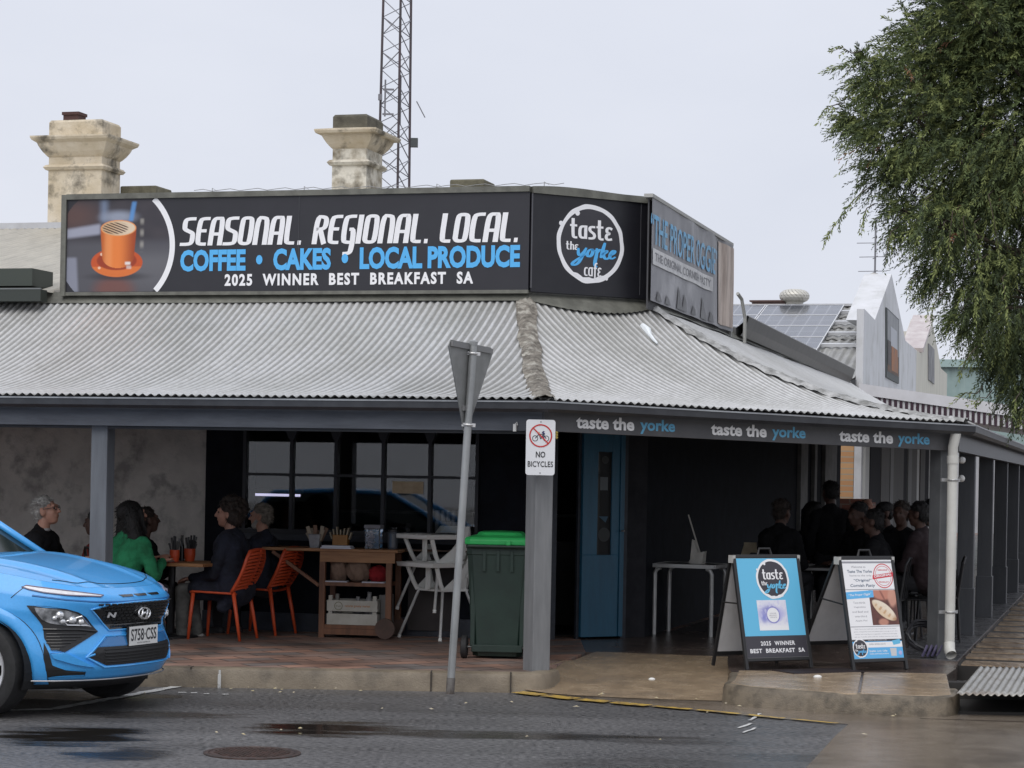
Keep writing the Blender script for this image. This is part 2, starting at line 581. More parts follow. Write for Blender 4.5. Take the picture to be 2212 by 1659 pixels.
# ------------------------------------------------------------------ ground: road, footpath, kerbs, concrete, markings
def road_material():
    m = bpy.data.materials.new('wet_asphalt')
    m.use_nodes = True
    t = m.node_tree
    N = t.nodes.new
    b = t.nodes['Principled BSDF']
    tcn = N('ShaderNodeTexCoord')
    def noise(sc, det=4, src=None, stretch=None):
        n = N('ShaderNodeTexNoise')
        n.inputs['Scale'].default_value = sc
        n.inputs['Detail'].default_value = det
        if stretch:
            mpn = N('ShaderNodeMapping')
            mpn.inputs['Scale'].default_value = stretch
            t.links.new(tcn.outputs['Object'], mpn.inputs['Vector'])
            t.links.new(mpn.outputs['Vector'], n.inputs['Vector'])
        else:
            t.links.new(tcn.outputs['Object'], n.inputs['Vector'])
        return n.outputs['Fac']
    def math_(op, a, c=None, clamp=False):
        n = N('ShaderNodeMath')
        n.operation = op
        n.use_clamp = clamp
        for i, x in enumerate((a, c)):
            if x is None:
                continue
            if isinstance(x, (int, float)):
                n.inputs[i].default_value = x
            else:
                t.links.new(x, n.inputs[i])
        return n.outputs[0]
    grain = noise(1.0, 4, stretch=(26, 42, 1))
    speck = noise(120, 3)
    patch = noise(0.9, 5)
    streak = noise(1.0, 5, stretch=(0.35, 2.2, 1))
    # hollows that hold water: ellipses with a ragged rim
    rim = noise(2.2, 6, stretch=(0.8, 2.6, 1))
    sep = N('ShaderNodeSeparateXYZ')
    t.links.new(tcn.outputs['Object'], sep.inputs[0])
    wet = None
    for (u, v, ru, rv, depth_) in ((150, 1590, 165, 20, 1.0), (255, 1630, 105, 15, .9), (720, 1575, 170, 15, 1.0), (1050, 1588, 360, 8, .7),
                                 (330, 1544, 190, 8, .6), (1420, 1600, 200, 7, .35), (1420, 1655, 260, 16, .35), (60, 1500, 300, 10, .8), (1750, 1640, 160, 12, .4)):
        c = gz(u, v)
        rx = (gz(u + ru, v) - c).length
        ry = abs(gz(u, v + rv).y - c.y)
        dx = math_('DIVIDE', math_('SUBTRACT', sep.outputs['X'], c.x), rx)
        dy = math_('DIVIDE', math_('SUBTRACT', sep.outputs['Y'], c.y), ry)
        e = math_('ADD', math_('POWER', math_('ABSOLUTE', dx), 2.0), math_('POWER', math_('ABSOLUTE', dy), 2.0))
        e = math_('ADD', e, math_('MULTIPLY', math_('SUBTRACT', rim, 0.5), 4.4))
        k = N('ShaderNodeMapRange')
        k.interpolation_type = 'SMOOTHSTEP'
        k.inputs['From Min'].default_value = 1.8
        k.inputs['From Max'].default_value = 0.2
        t.links.new(e, k.inputs['Value'])
        kk = math_('MULTIPLY', k.outputs['Result'], depth_)
        wet = kk if wet is None else math_('MAXIMUM', wet, kk)
    cr = N('ShaderNodeValToRGB')
    cr.color_ramp.elements[0].position, cr.color_ramp.elements[1].position = .47, .67
    cr.color_ramp.elements[0].color = (.030, .030, .031, 1)
    cr.color_ramp.elements[1].color = (.175, .170, .170, 1)
    t.links.new(math_('ADD', math_('MULTIPLY', grain, .62), math_('ADD', math_('MULTIPLY', speck, .28), math_('ADD', math_('MULTIPLY', patch, .12), math_('MULTIPLY', streak, .12)))), cr.inputs['Fac'])
    mx = N('ShaderNodeMix')
    mx.data_type = 'RGBA'
    mx.inputs['B'].default_value = (.020, .018, .016, 1)
    t.links.new(wet, mx.inputs['Factor'])
    t.links.new(cr.outputs['Color'], mx.inputs['A'])
    t.links.new(mx.outputs['Result'], b.inputs['Base Color'])
    ro = math_('ADD', .40, math_('MULTIPLY', math_('SUBTRACT', streak, .5), .5))
    rm = N('ShaderNodeMix')
    rm.inputs['B'].default_value = .09
    t.links.new(wet, rm.inputs['Factor'])
    t.links.new(ro, rm.inputs['A'])
    t.links.new(rm.outputs['Result'], b.inputs['Roughness'])
    bp = N('ShaderNodeBump')
    bp.inputs['Distance'].default_value = .012
    t.links.new(math_('MULTIPLY', math_('SUBTRACT', 1.0, wet), 1.0), bp.inputs['Strength'])
    t.links.new(math_('ADD', grain, math_('MULTIPLY', speck, .5)), bp.inputs['Height'])
    t.links.new(bp.outputs['Normal'], b.inputs['Normal'])
    return m
mb = MB()
mb.grid([[(x, y, 0.0) for x in (-400, 400)] for y in (-60, 700)])
struct(mb.build('road', road_material()))

def paver_material():
    m = bpy.data.materials.new('footpath_pavers')
    m.use_nodes = True
    t = m.node_tree
    N = t.nodes.new
    b = t.nodes['Principled BSDF']
    tcn, mpn, br = N('ShaderNodeTexCoord'), N('ShaderNodeMapping'), N('ShaderNodeTexBrick')
    mpn.inputs['Rotation'].default_value = (0, 0, R(-30))
    t.links.new(tcn.outputs['Object'], mpn.inputs['Vector'])
    t.links.new(mpn.outputs['Vector'], br.inputs['Vector'])
    br.inputs['Scale'].default_value = 1.0
    br.inputs['Brick Width'].default_value = .46
    br.inputs['Row Height'].default_value = .23
    br.inputs['Mortar Size'].default_value = .008
    br.inputs['Bias'].default_value = -.1
    br.inputs['Color1'].default_value = (.40, .235, .175, 1)
    br.inputs['Color2'].default_value = (.20, .195, .19, 1)
    br.inputs['Mortar'].default_value = (.03, .027, .025, 1)
    nz = N('ShaderNodeTexNoise')
    nz.inputs['Scale'].default_value = 1.4
    nz.inputs['Detail'].default_value = 6
    t.links.new(tcn.outputs['Object'], nz.inputs['Vector'])
    cr = N('ShaderNodeValToRGB')
    cr.color_ramp.elements[0].position, cr.color_ramp.elements[1].position = .32, .62
    cr.color_ramp.elements[0].color, cr.color_ramp.elements[1].color = (.30, .30, .31, 1), (1, 1, 1, 1)
    t.links.new(nz.outputs['Fac'], cr.inputs['Fac'])
    mx = N('ShaderNodeMix')
    mx.data_type, mx.blend_type = 'RGBA', 'MULTIPLY'
    mx.inputs['Factor'].default_value = .8
    t.links.new(br.outputs['Color'], mx.inputs['A'])
    t.links.new(cr.outputs['Color'], mx.inputs['B'])
    t.links.new(mx.outputs['Result'], b.inputs['Base Color'])
    mr = N('ShaderNodeMapRange')
    mr.inputs['To Min'].default_value, mr.inputs['To Max'].default_value = .3, .7
    t.links.new(nz.outputs['Fac'], mr.inputs['Value'])
    t.links.new(mr.outputs['Result'], b.inputs['Roughness'])
    return m
PAVE = paver_material()
WETCON = mat('wet_brown_concrete', (.40, .305, .205), .34, (.27, .20, .13), 5.0, .25, 90, lo=.25, hi=.75, r2=.12, c3=(.20, .16, .12), sc3=1.3, f3=.6, detail=12)
KERB = mat('kerb_concrete', (.27, .225, .165), .55, (.15, .12, .085), 3.0, .3, 70, lo=.3, hi=.68, c3=(.04, .035, .03), sc3=2.0, f3=.55)
DARKPAVE = mat('grey_edge_paving', (.10, .10, .105), .35, (.055, .055, .06), 5, .2, 50, r2=.2)

fr = lambda x, y: tuple((FR @ Vector((x, y, 0)))[:2])
path = [(-40, 17.4), (-4.05, 17.56), (-2.7, 17.71), (.12, 17.73), (.28, 17.80), (.40, 18.5), (.70, 19.97), (.70, 22.5), fr(2.2, 3.0), fr(90, 3.05), fr(90, 40), (-40, 70)]
mb = MB()
mb.slab(path, -.05, FLOOR)
struct(mb.build('footpath', PAVE))
PAVEW = mat('wet_dark_pavers', (.105, .075, .062), .30, (.05, .04, .035), 3.2, .3, 26, lo=.3, hi=.7, r2=.14, c3=(.15, .12, .10), sc3=1.3, f3=.6)
mb = MB()
mb.slab([(.70, 19.97), (1.96, 19.67), (1.86, 18.5), (1.84, 17.6), (1.80, 17.12), (1.92, 16.92), (2.56, 16.50), (3.16, 16.44), (3.30, 16.58), (3.6, 18.1), (3.86, 18.9), fr(-.4, -.14), fr(90, -.14), fr(90, 3.05), fr(2.2, 3.0), (.70, 22.5)], -.05, FLOOR)
struct(mb.build('footpath', PAVEW))

def sweep(mb, line, prof, mi=0):
    """prof = (offset to the left of the direction of travel, z)"""
    rows = []
    n = len(line)
    for i, (x, y) in enumerate(line):
        a, b = line[max(0, i - 1)], line[min(n - 1, i + 1)]
        d = Vector((b[0] - a[0], b[1] - a[1])).normalized()
        rows.append([(x - d.y * o, y + d.x * o, z) for o, z in prof])
    mb.grid(rows, mi, flip=True)
    k = len(prof)
    mb.add([p for p in rows[0]], [tuple(range(k))], mi)
    mb.add([p for p in rows[-1]], [tuple(range(k - 1, -1, -1))], mi)
def smooth_line(pts, n=2):
    return chaikin(pts, n)
KP = [(-.012, -.02), (-.006, .11), (.008, .146), (.03, .157), (.15, .157), (.15, -.02)]
mb = MB()
sweep(mb, [(-40, 17.3)] + smooth_line([(-4.05, 17.45), (-2.7, 17.6), (-.3, 17.61), (.12, 17.62), (.33, 17.7), (.42, 18.1)], 2), KP)
struct(mb.build('kerb', KERB, angle=35))
mb = MB()
for x in (-12, -9.6, -7.2, -4.9, -2.55, -.62, .02):
    yk = 17.45 + max(0, min(.155, (x + 4.05) * .115))
    mb.box((x - .006, yk - .016, .0), (x + .006, yk + .12, .159))
struct(mb.build('kerb_joint', mat('kerb_joint_dirt', (.05, .042, .035), .9)))
mb = MB()
sweep(mb, smooth_line([(1.82, 18.1), (1.76, 17.5), (1.66, 17.08), (1.80, 16.82), (2.55, 16.39), (3.2, 16.31), (3.36, 16.42), (3.5, 17.0)], 2), KP)
struct(mb.build('kerb', mat('stained_kerb_concrete', (.19, .155, .11), .45, (.085, .07, .05), 9.0, .35, 90, lo=.38, hi=.60, c3=(.24, .20, .15), sc3=2.5, f3=.5, detail=8), angle=35))
mb = MB()                                              # wet concrete on top of the kerb island
mb.slab([(1.92, 18.25), (1.80, 17.4), (1.73, 17.1), (1.86, 16.86), (2.55, 16.44), (2.62, 16.43), (2.95, 18.3)], .1, .1595)
mb.slab([(2.64, 16.43), (3.18, 16.36), (3.34, 16.50), (3.66, 18.3), (2.97, 18.3)], .1, .1600)
struct(mb.build('pavement_slab', WETCON, bevel=.008))
mb = MB()                                              # ramp from the road up to the footpath
rows = []
for i in range(15):
    t = i / 14
    a = Vector((.06, 17.66)).lerp(Vector((.80, 19.99)), t)
    b = Vector((1.74, 17.2)).lerp(Vector((1.97, 19.7)), t)
    row = []
    for j in range(15):
        s = j / 14
        p = a.lerp(b, s)
        z = .008 + .147 * (t * t * (3 - 2 * t)) ** .8
        side = max(0, 1 - s / .22) ** 2 * .10 * math.sin(math.pi * min(1, t * 1.3 + .1))
        row.append((p.x, p.y - .12 * math.sin(math.pi * s) * (1 - t), min(.155, z + max(0, side))))
    rows.append(row)
mb.grid(rows)
struct(mb.build('driveway_ramp', WETCON, smooth=True))
mb = MB()
mb.add([(x, y, .004) for x, y in [(-.2, 17.9), (.05, 17.60), (.55, 17.10), (1.0, 16.78), (1.41, 16.50), (2.0, 16.02), (2.50, 15.70), (2.75, 16.6), (1.6, 17.6), (.3, 18.0)]], [tuple(range(10))])
mb.add([(x, y, .007) for x, y in [(2.52, 15.98), (2.25, 15.0), (1.82, 13.3), (1.25, 11.2), (14, 11.2), (14, 16.75), (2.62, 16.5)]], [tuple(range(7))])
mb.add([(x, y, .011) for x, y in [(3.05, 16.22), (7.0, 15.75), (7.0, 15.69), (3.05, 16.16)]], [(3, 2, 1, 0)])
struct(mb.build('concrete_gutter', mat('streaming_wet_concrete', (.265, .222, .178), .16, (.165, .132, .102), 5.0, .2, 80, lo=.25, hi=.75, r2=.05, c3=(.10, .078, .06), sc3=.9, f3=.75, detail=12)))
YEL = mat('worn_yellow_paint', (.54, .36, .075), .45, (.17, .12, .07), 13, lo=.40, hi=.54)
WHT = mat('worn_white_paint', (.62, .62, .60), .5, (.16, .16, .16), 14, lo=.34, hi=.46)
def stripe(mb, a, b, w_, z, jag=.012):
    a, b = Vector(a), Vector(b)
    d = (b - a).normalized()
    n = Vector((-d.y, d.x))
    k = max(3, int((b - a).length / .09))
    top, bot = [], []
    for i in range(k + 1):
        p = a.lerp(b, i / k)
        top.append(tuple(p + n * (w_ / 2 + random.uniform(-jag, jag))) + (z,))
        bot.append(tuple(p - n * (w_ / 2 + random.uniform(-jag, jag))) + (z,))
    mb.grid([bot, top])
yl = [(.06, 17.56), (.30, 17.34), (.55, 17.08), (.80, 16.90), (1.10, 16.68), (1.41, 16.47), (1.75, 16.20), (2.05, 15.95), (2.40, 15.68)]
mb = MB()
for i in range(len(yl) - 1):
    a, b = Vector(yl[i]), Vector(yl[i + 1])
    stripe(mb, a.lerp(b, .04), a.lerp(b, .9), [.16, .17, .15, .14, .09, .07, .07, .04][i], .014)
struct(mb.build('yellow_line', YEL))
mb = MB()
g2 = lambda u, v: tuple(gz(u, v)[:2])
stripe(mb, (-9, 15.55), g2(2, 1536), .10, .006)
stripe(mb, g2(2, 1536), g2(112, 1533), .10, .006)
stripe(mb, g2(112, 1533), g2(398, 1481), .09, .006)
stripe(mb, g2(1594, 1574), g2(1622, 1564), .022, .006)
stripe(mb, g2(1606, 1585), g2(1630, 1574), .028, .008)
stripe(mb, g2(1620, 1558), g2(1642, 1543), .024, .008)
for (u, v, l) in ((385, 1497, 18), (412, 1498, 14), (440, 1500, 12), (480, 1501, 14)):
    stripe(mb, g2(u, v), g2(u + l, v), .05, .006, .004)
struct(mb.build('white_line', WHT))

# manhole cover
def at_ground(u, v, z=0.0):
    return Matrix.Translation(gz(u, v, z))
IRON = mat('rusty_cast_iron', (.10, .06, .05), .45, (.045, .035, .03), 18, .3, 60, metal=.4)
o = thing('manhole_cover', 'round rusty iron manhole cover set in the wet road', 'manhole cover', at_ground(545, 1628))
mb = MB()
mb.lathe([(.30, .0), (.30, .008), (.272, .010), (.268, .004)], 40)
mb.build('frame', IRON, o)
mb = MB()
mb.lathe([(.262, .0), (.262, .008)], 40)
for i in range(-7, 8):
    for j in range(-7, 8):
        x, y = i * .034 + (j % 2) * .017, j * .034
        if x * x + y * y < .055:
            mb.box((x - .011, y - .011, .007), (x + .011, y + .011, .014))
mb.build('lid', IRON, o)

# drain opening with its corrugated cover plate, timber crossing beyond
STEEL = mat('galvanised_plate', (.50, .49, .46), .42, (.34, .33, .30), 5, .15, 40, metal=.55, r2=.3, c3=(.16, .10, .06), sc3=3, f3=.5)
mb = MB()
rows = []
for i in range(9):
    f = i / 8
    row = []
    for j in range(0, 481):
        x = 3.35 + j * .009
        y0, y1 = 16.36 - .03 * (x - 3.4), 18.75 - .02 * (x - 3.4)
        row.append((x + f * .68, y0 + (y1 - y0) * f, .178 + .009 * math.sin(2 * math.pi * j * .009 / .054) + .006 * f))
    rows.append(row)
mb.grid(rows)
o = mb.build('drain_cover', STEEL, smooth=True)
md = o.modifiers.new('thickness', 'SOLIDIFY')
md.thickness = .006
tag(o, 'corrugated steel plate covering the kerb drain at the street corner', 'drain cover')
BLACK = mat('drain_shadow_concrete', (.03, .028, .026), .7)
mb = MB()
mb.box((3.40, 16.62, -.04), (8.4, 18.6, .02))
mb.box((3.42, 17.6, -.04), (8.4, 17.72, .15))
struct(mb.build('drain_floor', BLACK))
mb = MB(FR)
mb.slab([(-.75, -7), (60, -7), (60, -.135), (-.55, -.135)], -.04, .131)
struct(mb.build('side_path', mat('wet_dark_bed', (.02, .017, .015), .6, (.012, .011, .010), 4)))
SLEEP = mat('wet_timber_sleeper', (.36, .28, .20), .22, (.18, .13, .09), 3, .2, 30, stretch=(6, 1, 1), r2=.12)
mb = MB(FR)
x = -.55
while x < 40:
    gk = 1 + max(0, x) * .09
    wd = (.42 + random.uniform(-.05, .05)) * gk
    mb.box((x, -6.9, .10), (x + wd, -.15 - random.uniform(0, .03), .140 + random.uniform(0, .012)))
    x += wd + random.uniform(.26, .34) * gk
struct(mb.build('side_path_planks', SLEEP))
mb = MB(FR)
mb.slab([(-.35, -.13), (80, -.13), (80, .45), (-.2, .45)], .10, .1545)
struct(mb.build('footpath_edge', DARKPAVE))

# leaf litter and pebbles lying on the road and the gutter
mb = MB()
for k in range(46):
    u, v = random.uniform(250, 2050), random.uniform(1492, 1600)
    if u < 380 and v > 1500:
        continue
    if k < 26:
        u = random.uniform(395, 1130) if k % 2 else random.uniform(1180, 2000)
        v = 1489 + random.uniform(-4, 8) + max(0, u - 1130) * .065
    p = gz(u, v, .012)
    l, wd, a = random.uniform(.012, .028), random.uniform(.006, .014), random.uniform(0, 6.3)
    ca, sa = math.cos(a), math.sin(a)
    q = [(l, 0), (0, wd), (-l, 0), (0, -wd)]
    mb.add([(p.x + x * ca - y * sa, p.y + x * sa + y * ca, .014 + random.uniform(0, .006)) for x, y in q] + [(p.x, p.y, .024)],
           [(0, 1, 4), (1, 2, 4), (2, 3, 4), (3, 0, 4)])
tag(mb.build('fallen_leaves', mat('pale_yellow_leaf', (.52, .43, .20), .6, (.4, .36, .3), 30)), 'pale fallen leaves scattered along the kerb and gutter', 'leaves', kind='stuff')
for (u, v, z, s, lb) in ((1408, 1470, .10, .028, 'small white pebble lying on the brown concrete ramp'), (1766, 1465, .157, .035, 'flat white scrap lying between the two sign boards'),
                         ):
    mb = MB(Matrix.Translation(gz(u, v, z)))
    mb.ell((0, 0, .01), (s, s * .7, s * .5), 10)
    tag(mb.build('white_pebble', mat('white_scrap', (.75, .75, .72), .6)), lb, 'pebble')
mb = MB(Matrix.Translation(gz(474, 1465, .08)))
mb.box((-.012, -.01, -.10), (.012, .01, .03))
mb.box((-.006, -.008, .03), (.010, .008, .065))
tag(mb.build('kerb_paint_mark', WHT), 'short white paint tick on the kerb face by the parking bay', 'paint mark')
# ------------------------------------------------------------------ the cafe: walls, openings, roof, chimneys
RENDER = mat('rough_grey_render', (.56, .54, .50), .9, (.38, .365, .345), 2.2, .8, 14, lo=.3, hi=.7, c3=(.14, .14, .135), sc3=4.5, f3=.6)
NAVY = mat('dark_navy_paint', (.010, .012, .018), .8, (.006, .007, .010), 4, .2, 30, spec=.12)
NAVY2 = mat('dark_grey_paint', (.020, .020, .025), .8, (.012, .012, .015), 4, .2, 30, spec=.15)
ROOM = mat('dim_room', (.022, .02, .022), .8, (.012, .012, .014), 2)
def tin_material():
    m = bpy.data.materials.new('weathered_corrugated_iron')
    m.use_nodes = True
    t = m.node_tree
    N = t.nodes.new
    b = t.nodes['Principled BSDF']
    tcn = N('ShaderNodeTexCoord')
    def nz_(sx_, sy_, det):
        mp_ = N('ShaderNodeMapping')
        mp_.inputs['Scale'].default_value = (sx_, sy_, sx_)
        n = N('ShaderNodeTexNoise')
        n.inputs['Scale'].default_value = 1
        n.inputs['Detail'].default_value = det
        n.inputs['Roughness'].default_value = .65
        t.links.new(tcn.outputs['Object'], mp_.inputs['Vector'])
        t.links.new(mp_.outputs['Vector'], n.inputs['Vector'])
        return n.outputs['Fac']
    def ramp(f, a, c0, b_, c1):
        cr = N('ShaderNodeValToRGB')
        cr.color_ramp.elements[0].position, cr.color_ramp.elements[1].position = a, b_
        cr.color_ramp.elements[0].color, cr.color_ramp.elements[1].color = c0 + (1,), c1 + (1,)
        t.links.new(f, cr.inputs['Fac'])
        return cr.outputs['Color']
    def mul(a, b_, f=1.0):
        mx = N('ShaderNodeMix')
        mx.data_type, mx.blend_type = 'RGBA', 'MULTIPLY'
        mx.inputs['Factor'].default_value = f
        t.links.new(a, mx.inputs['A'])
        t.links.new(b_, mx.inputs['B'])
        return mx.outputs['Result']
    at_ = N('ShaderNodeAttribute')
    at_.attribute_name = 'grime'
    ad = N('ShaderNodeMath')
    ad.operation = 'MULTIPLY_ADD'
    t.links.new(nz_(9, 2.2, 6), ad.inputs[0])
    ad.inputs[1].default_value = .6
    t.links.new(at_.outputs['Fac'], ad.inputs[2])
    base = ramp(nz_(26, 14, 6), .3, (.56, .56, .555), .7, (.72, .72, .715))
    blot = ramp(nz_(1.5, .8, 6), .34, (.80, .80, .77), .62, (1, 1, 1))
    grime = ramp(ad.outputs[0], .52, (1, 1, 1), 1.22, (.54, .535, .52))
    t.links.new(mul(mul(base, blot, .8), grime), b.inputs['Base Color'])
    b.inputs['Metallic'].default_value = .25
    b.inputs['Roughness'].default_value = .42
    return m
TIN = tin_material()
CREAMTIN = mat('faded_cream_iron', (.52, .49, .42), .5, (.38, .36, .31), 3.0, 0, metal=.1, stretch=(3, .5, 1), lo=.3, hi=.7)
TRIM = mat('charcoal_trim', (.050, .053, .060), .45, (.034, .036, .042), 6, .05)
TRIM_L = mat('slate_grey_post_paint', (.150, .165, .185), .5, (.115, .125, .142), 5, .08, 30, stretch=(3, 3, .4))
OLIVE = mat('olive_grey_flashing', (.17, .17, .145), .55, (.10, .10, .085), 6, .1, 30)
GLASS = mat('dark_window_glass', (.020, .021, .022), .04, spec=.6)
WH = 3.58
cafe = thing('cafe_building', 'single storey corner cafe with a grey rendered wall and dark blue painted shopfront', 'building', FL)
XW0, XW1, ZW0, ZW1 = -3.95, -1.49, 1.17, 2.16
XG = -4.36
mb = MB()
mb.box((-16, 3.2, FLOOR - .1), (XG, 3.5, WH))
mb.build('wall', RENDER, cafe)['label'] = 'rough grey rendered wall'
mb = MB()
mb.box((XG + .002, 3.17, FLOOR - .1), (XW0, 3.5, WH))
mb.box((XW0, 3.2, FLOOR - .1), (XW1, 3.5, ZW0))
mb.box((XW0, 3.2, ZW1), (XW1, 3.5, WH))
mb.box((XW1, 3.2, FLOOR - .1), (-1.04, 3.5, WH))
# the cut corner with the doorway, then the side street front
c2l = FL.inverted() @ FC
r2l = FL.inverted() @ FR
xd0, xd1, xd2 = onp(FC, 1195, 1200, CD).x, onp(FC, 1246, 1200, CD).x, onp(FC, 1336, 1200, CD).x
xc0, xc1 = q0c.x, q0c.x + 1.435
mb.box((xc0, CD, FLOOR - .1), (xd0, CD + .3, WH), 0, c2l)
mb.box((xd0, CD, 2.45), (xd2, CD + .3, WH), 0, c2l)
mb.box((xd2 + .001, CD - .02, FLOOR - .1), (xc1, CD + .3, WH), 1, c2l)
sx = lambda u: onp(FR, u, 1000, RD).x
mb.box((q1r.x, RD, FLOOR - .1), (16.6, RD + .3, WH), 0, r2l)
for a, b in ((1722, 1737), (1752, 1757), (1775, 1800)):
    mb.box((sx(a), RD - .06, FLOOR - .1), (sx(b), RD - .002, 2.6), 2, r2l)
for (a_, b_, z_) in ((xd0 - .07, xd0, 2.45), (xd1 - .03, xd1, 2.45), (xd2 + .002, xd2 + .06, 2.45)):
    mb.box((a_, CD - .06, FLOOR), (b_, CD - .021, z_), 3, c2l)
mb.box((xd0 - .07, CD - .06, 2.452), (xd2 + .06, CD - .002, 2.53), 3, c2l)
mb.box((XG + .003, 3.145, FLOOR), (XW0 - .04, 3.169, FLOOR + .18), 3)
mb.box((XW0 - .039, 3.175, FLOOR), (-1.05, 3.199, FLOOR + .18), 3)
mb.box((XW0 - .10, 3.14, ZW0 - .11), (XW1 + .10, 3.199, ZW0 - .051), 3)
mb.build('shopfront', [NAVY, mat('charcoal_corner_paint', (.034, .035, .040), .8, (.022, .022, .026), 4, .3, 20, spec=.2), mat('pale_grey_pier_paint', (.20, .20, .19), .7, (.12, .12, .115), 4), mat('worn_navy_trim', (.028, .034, .048), .5, (.014, .017, .024), 7, .2, 30)], cafe)
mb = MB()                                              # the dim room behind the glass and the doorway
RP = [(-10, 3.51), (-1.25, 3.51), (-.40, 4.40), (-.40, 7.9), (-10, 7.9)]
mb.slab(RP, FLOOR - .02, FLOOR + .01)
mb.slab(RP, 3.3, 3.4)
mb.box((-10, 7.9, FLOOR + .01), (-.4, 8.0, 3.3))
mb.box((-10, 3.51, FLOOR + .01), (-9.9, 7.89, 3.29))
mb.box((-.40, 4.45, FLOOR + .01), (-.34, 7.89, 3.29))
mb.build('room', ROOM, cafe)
# blue door leaf
BLUE = mat('teal_blue_door_paint', (.011, .105, .185), .38, (.008, .078, .14), 3, .1, 20, stretch=(3, 3, .5))
d0 = MB(c2l)
w0, w1 = xd1, xd2 - .01
gl0, gl1 = w0 + (w1 - w0) * .36, w0 + (w1 - w0) * .70
d0.box((w0, CD - .10, .17), (w1 - .05, CD - .055, .98))
d0.box((w0, CD - .10, .98), (gl0, CD - .055, 2.44))
d0.box((gl1, CD - .10, .98), (w1 - .05, CD - .055, 2.44))
d0.box((gl0, CD - .10, 2.0), (gl1, CD - .055, 2.44))
d0.box((w1 - .05, CD - .115, .17), (w1, CD - .05, 2.46))
door = d0.build('door', BLUE, cafe, bevel=.004)
door['label'] = 'blue half-glazed door leaf'
d0 = MB(c2l)
d0.box((gl0, CD - .085, .98), (gl1, CD - .075, 2.0))
d0.build('pane', GLASS, door)
for kind_, args_, m__ in (('p', [(gl0 + .03, 1.62), (gl0 + .12, 1.62), (gl0 + .12, 1.75), (gl0 + .03, 1.75)], mat('faded_sticker_grey', (.13, .15, .16), .6)), ('p', [(gl0 + .02, 1.36), (gl0 + .10, 1.30), (gl0 + .13, 1.36)], mat('faded_sticker_blue', (.04, .10, .15), .6)),
                        ('d', (gl0 + .085, 1.18, .07), mat('faded_sticker_dark', (.035, .04, .04), .6)), ('d', (gl0 + .085, 1.92, .04), mat('faded_sticker_dark', (.035, .04, .04), .6))):
    d0 = MB(c2l)
    if kind_ == 'p':
        poly(d0, args_, CD - .088)
    else:
        disc(d0, *args_, CD - .088, 20)
    d0.build('sticker', m__, door)
d0 = MB(c2l)
d0.tube([(w1 - .025, CD - .115, 1.22), (w1 - .025, CD - .155, 1.22), (w1 - .06, CD - .155, 1.22)], .008, 8)
d0.build('handle', mat('dull_chrome', (.5, .5, .5), .3, metal=1), door)
# shop window: frame, mullions with bracketed heads, transom, ten panes of glass
mb = MB()
us = [530, 631, 727, 829, 930, 1032]
xs = [onp(FL, u, 1040, 3.2).x for u in us]
zt = 1.715
FW = .034
mb.box((XW0 - .03, 3.15, ZW0 - .05), (XW1 + .03, 3.26, ZW0))
mb.box((XW0 - .03, 3.15, ZW1), (XW1 + .03, 3.26, ZW1 + .05))
for i, x in enumerate(xs):
    mb.box((x - FW / 2, 3.165, ZW0), (x + FW / 2, 3.245, ZW1))
    if 0 < i < 5:
        mb.prism([(x - .028, ZW1 - .09), (x + .028, ZW1 - .09), (x + .062, ZW1), (x - .062, ZW1)], 3.155, 3.20)
mb.box((XW0, 3.172, zt - .014), (XW1, 3.238, zt + .014))
win = mb.build('window', mat('black_window_frame', (.010, .011, .016), .5), cafe)
for i in range(5):
    for a, b in ((ZW0, zt - .014), (zt + .014, ZW1)):
        mb = MB()
        mb.box((xs[i] + FW / 2, 3.20, a), (xs[i + 1] - FW / 2, 3.206, b))
        mb.build('pane', mat('shop_window_glass', (.9, .92, .92), .02, spec=.32, trans=1.0), win)
# roof of the main building, behind the signs
def corr_sheet(M4, x0, x1, fy, pitch=.076, amp=.0108, nrow=2, per=10):
    """fy(x, f) -> (y, z); corrugations run along f"""
    m_ = MB(M4)
    n = int((x1 - x0) / pitch * per)
    rows = []
    for i in range(nrow):
        f = i / (nrow - 1)
        row = []
        for j in range(n + 1):
            x = x0 + (x1 - x0) * j / n
            y, z = fy(x, f)
            row.append((x, y, z + amp * math.cos(2 * math.pi * x / pitch)))
        rows.append(row)
    m_.grid(rows, 0, flip=True)
    rs_ = random.Random(5)
    sh_ = [rs_.uniform(-.16, .16) for _ in range(60)]
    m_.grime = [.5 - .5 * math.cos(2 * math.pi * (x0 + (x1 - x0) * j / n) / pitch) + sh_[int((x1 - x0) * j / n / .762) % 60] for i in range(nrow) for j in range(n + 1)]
    return m_
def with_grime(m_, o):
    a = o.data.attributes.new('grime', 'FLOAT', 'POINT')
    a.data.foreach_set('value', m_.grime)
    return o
RH, RY = 4.93, 9.0
mb = corr_sheet(None, -16, -1.5, lambda x, f: ((3.02 + (RY - 3.02) * (1 - f)) if x < -6.1 else 3.55 + (RY - 3.55) * (1 - f) * max(0.02, min(1, (-1.5 - x) / 4.5)),
                                              3.56 + (RH - 3.56) * (1 - f) * (1 if x < -6 else max(0.02, min(1, (-1.5 - x) / 4.5)))), .11, .011)
roof = mb.build('roof', CREAMTIN, cafe, smooth=True)
mb = MB()
mb.add([(-16, RY, RH), (-6, RY, RH), (-1.5, 15, 3.6), (-16, 15, 3.6)], [(0, 1, 2, 3)])
mb.add([(-6, RY, RH - .01), (-1.5, 3.1, 3.55), (r2l @ Vector((1.5, RD + .1, 3.55)))[:], (r2l @ Vector((6.2, RD + .1, 3.55)))[:], (-1.5, 15, 3.55)], [(0, 1, 2, 3, 4)])
mb.build('roof', CREAMTIN, cafe)
mb = MB(r2l)
mb.box((5.9, RD - .05, 3.5), (16.6, RD + 9, 3.6))
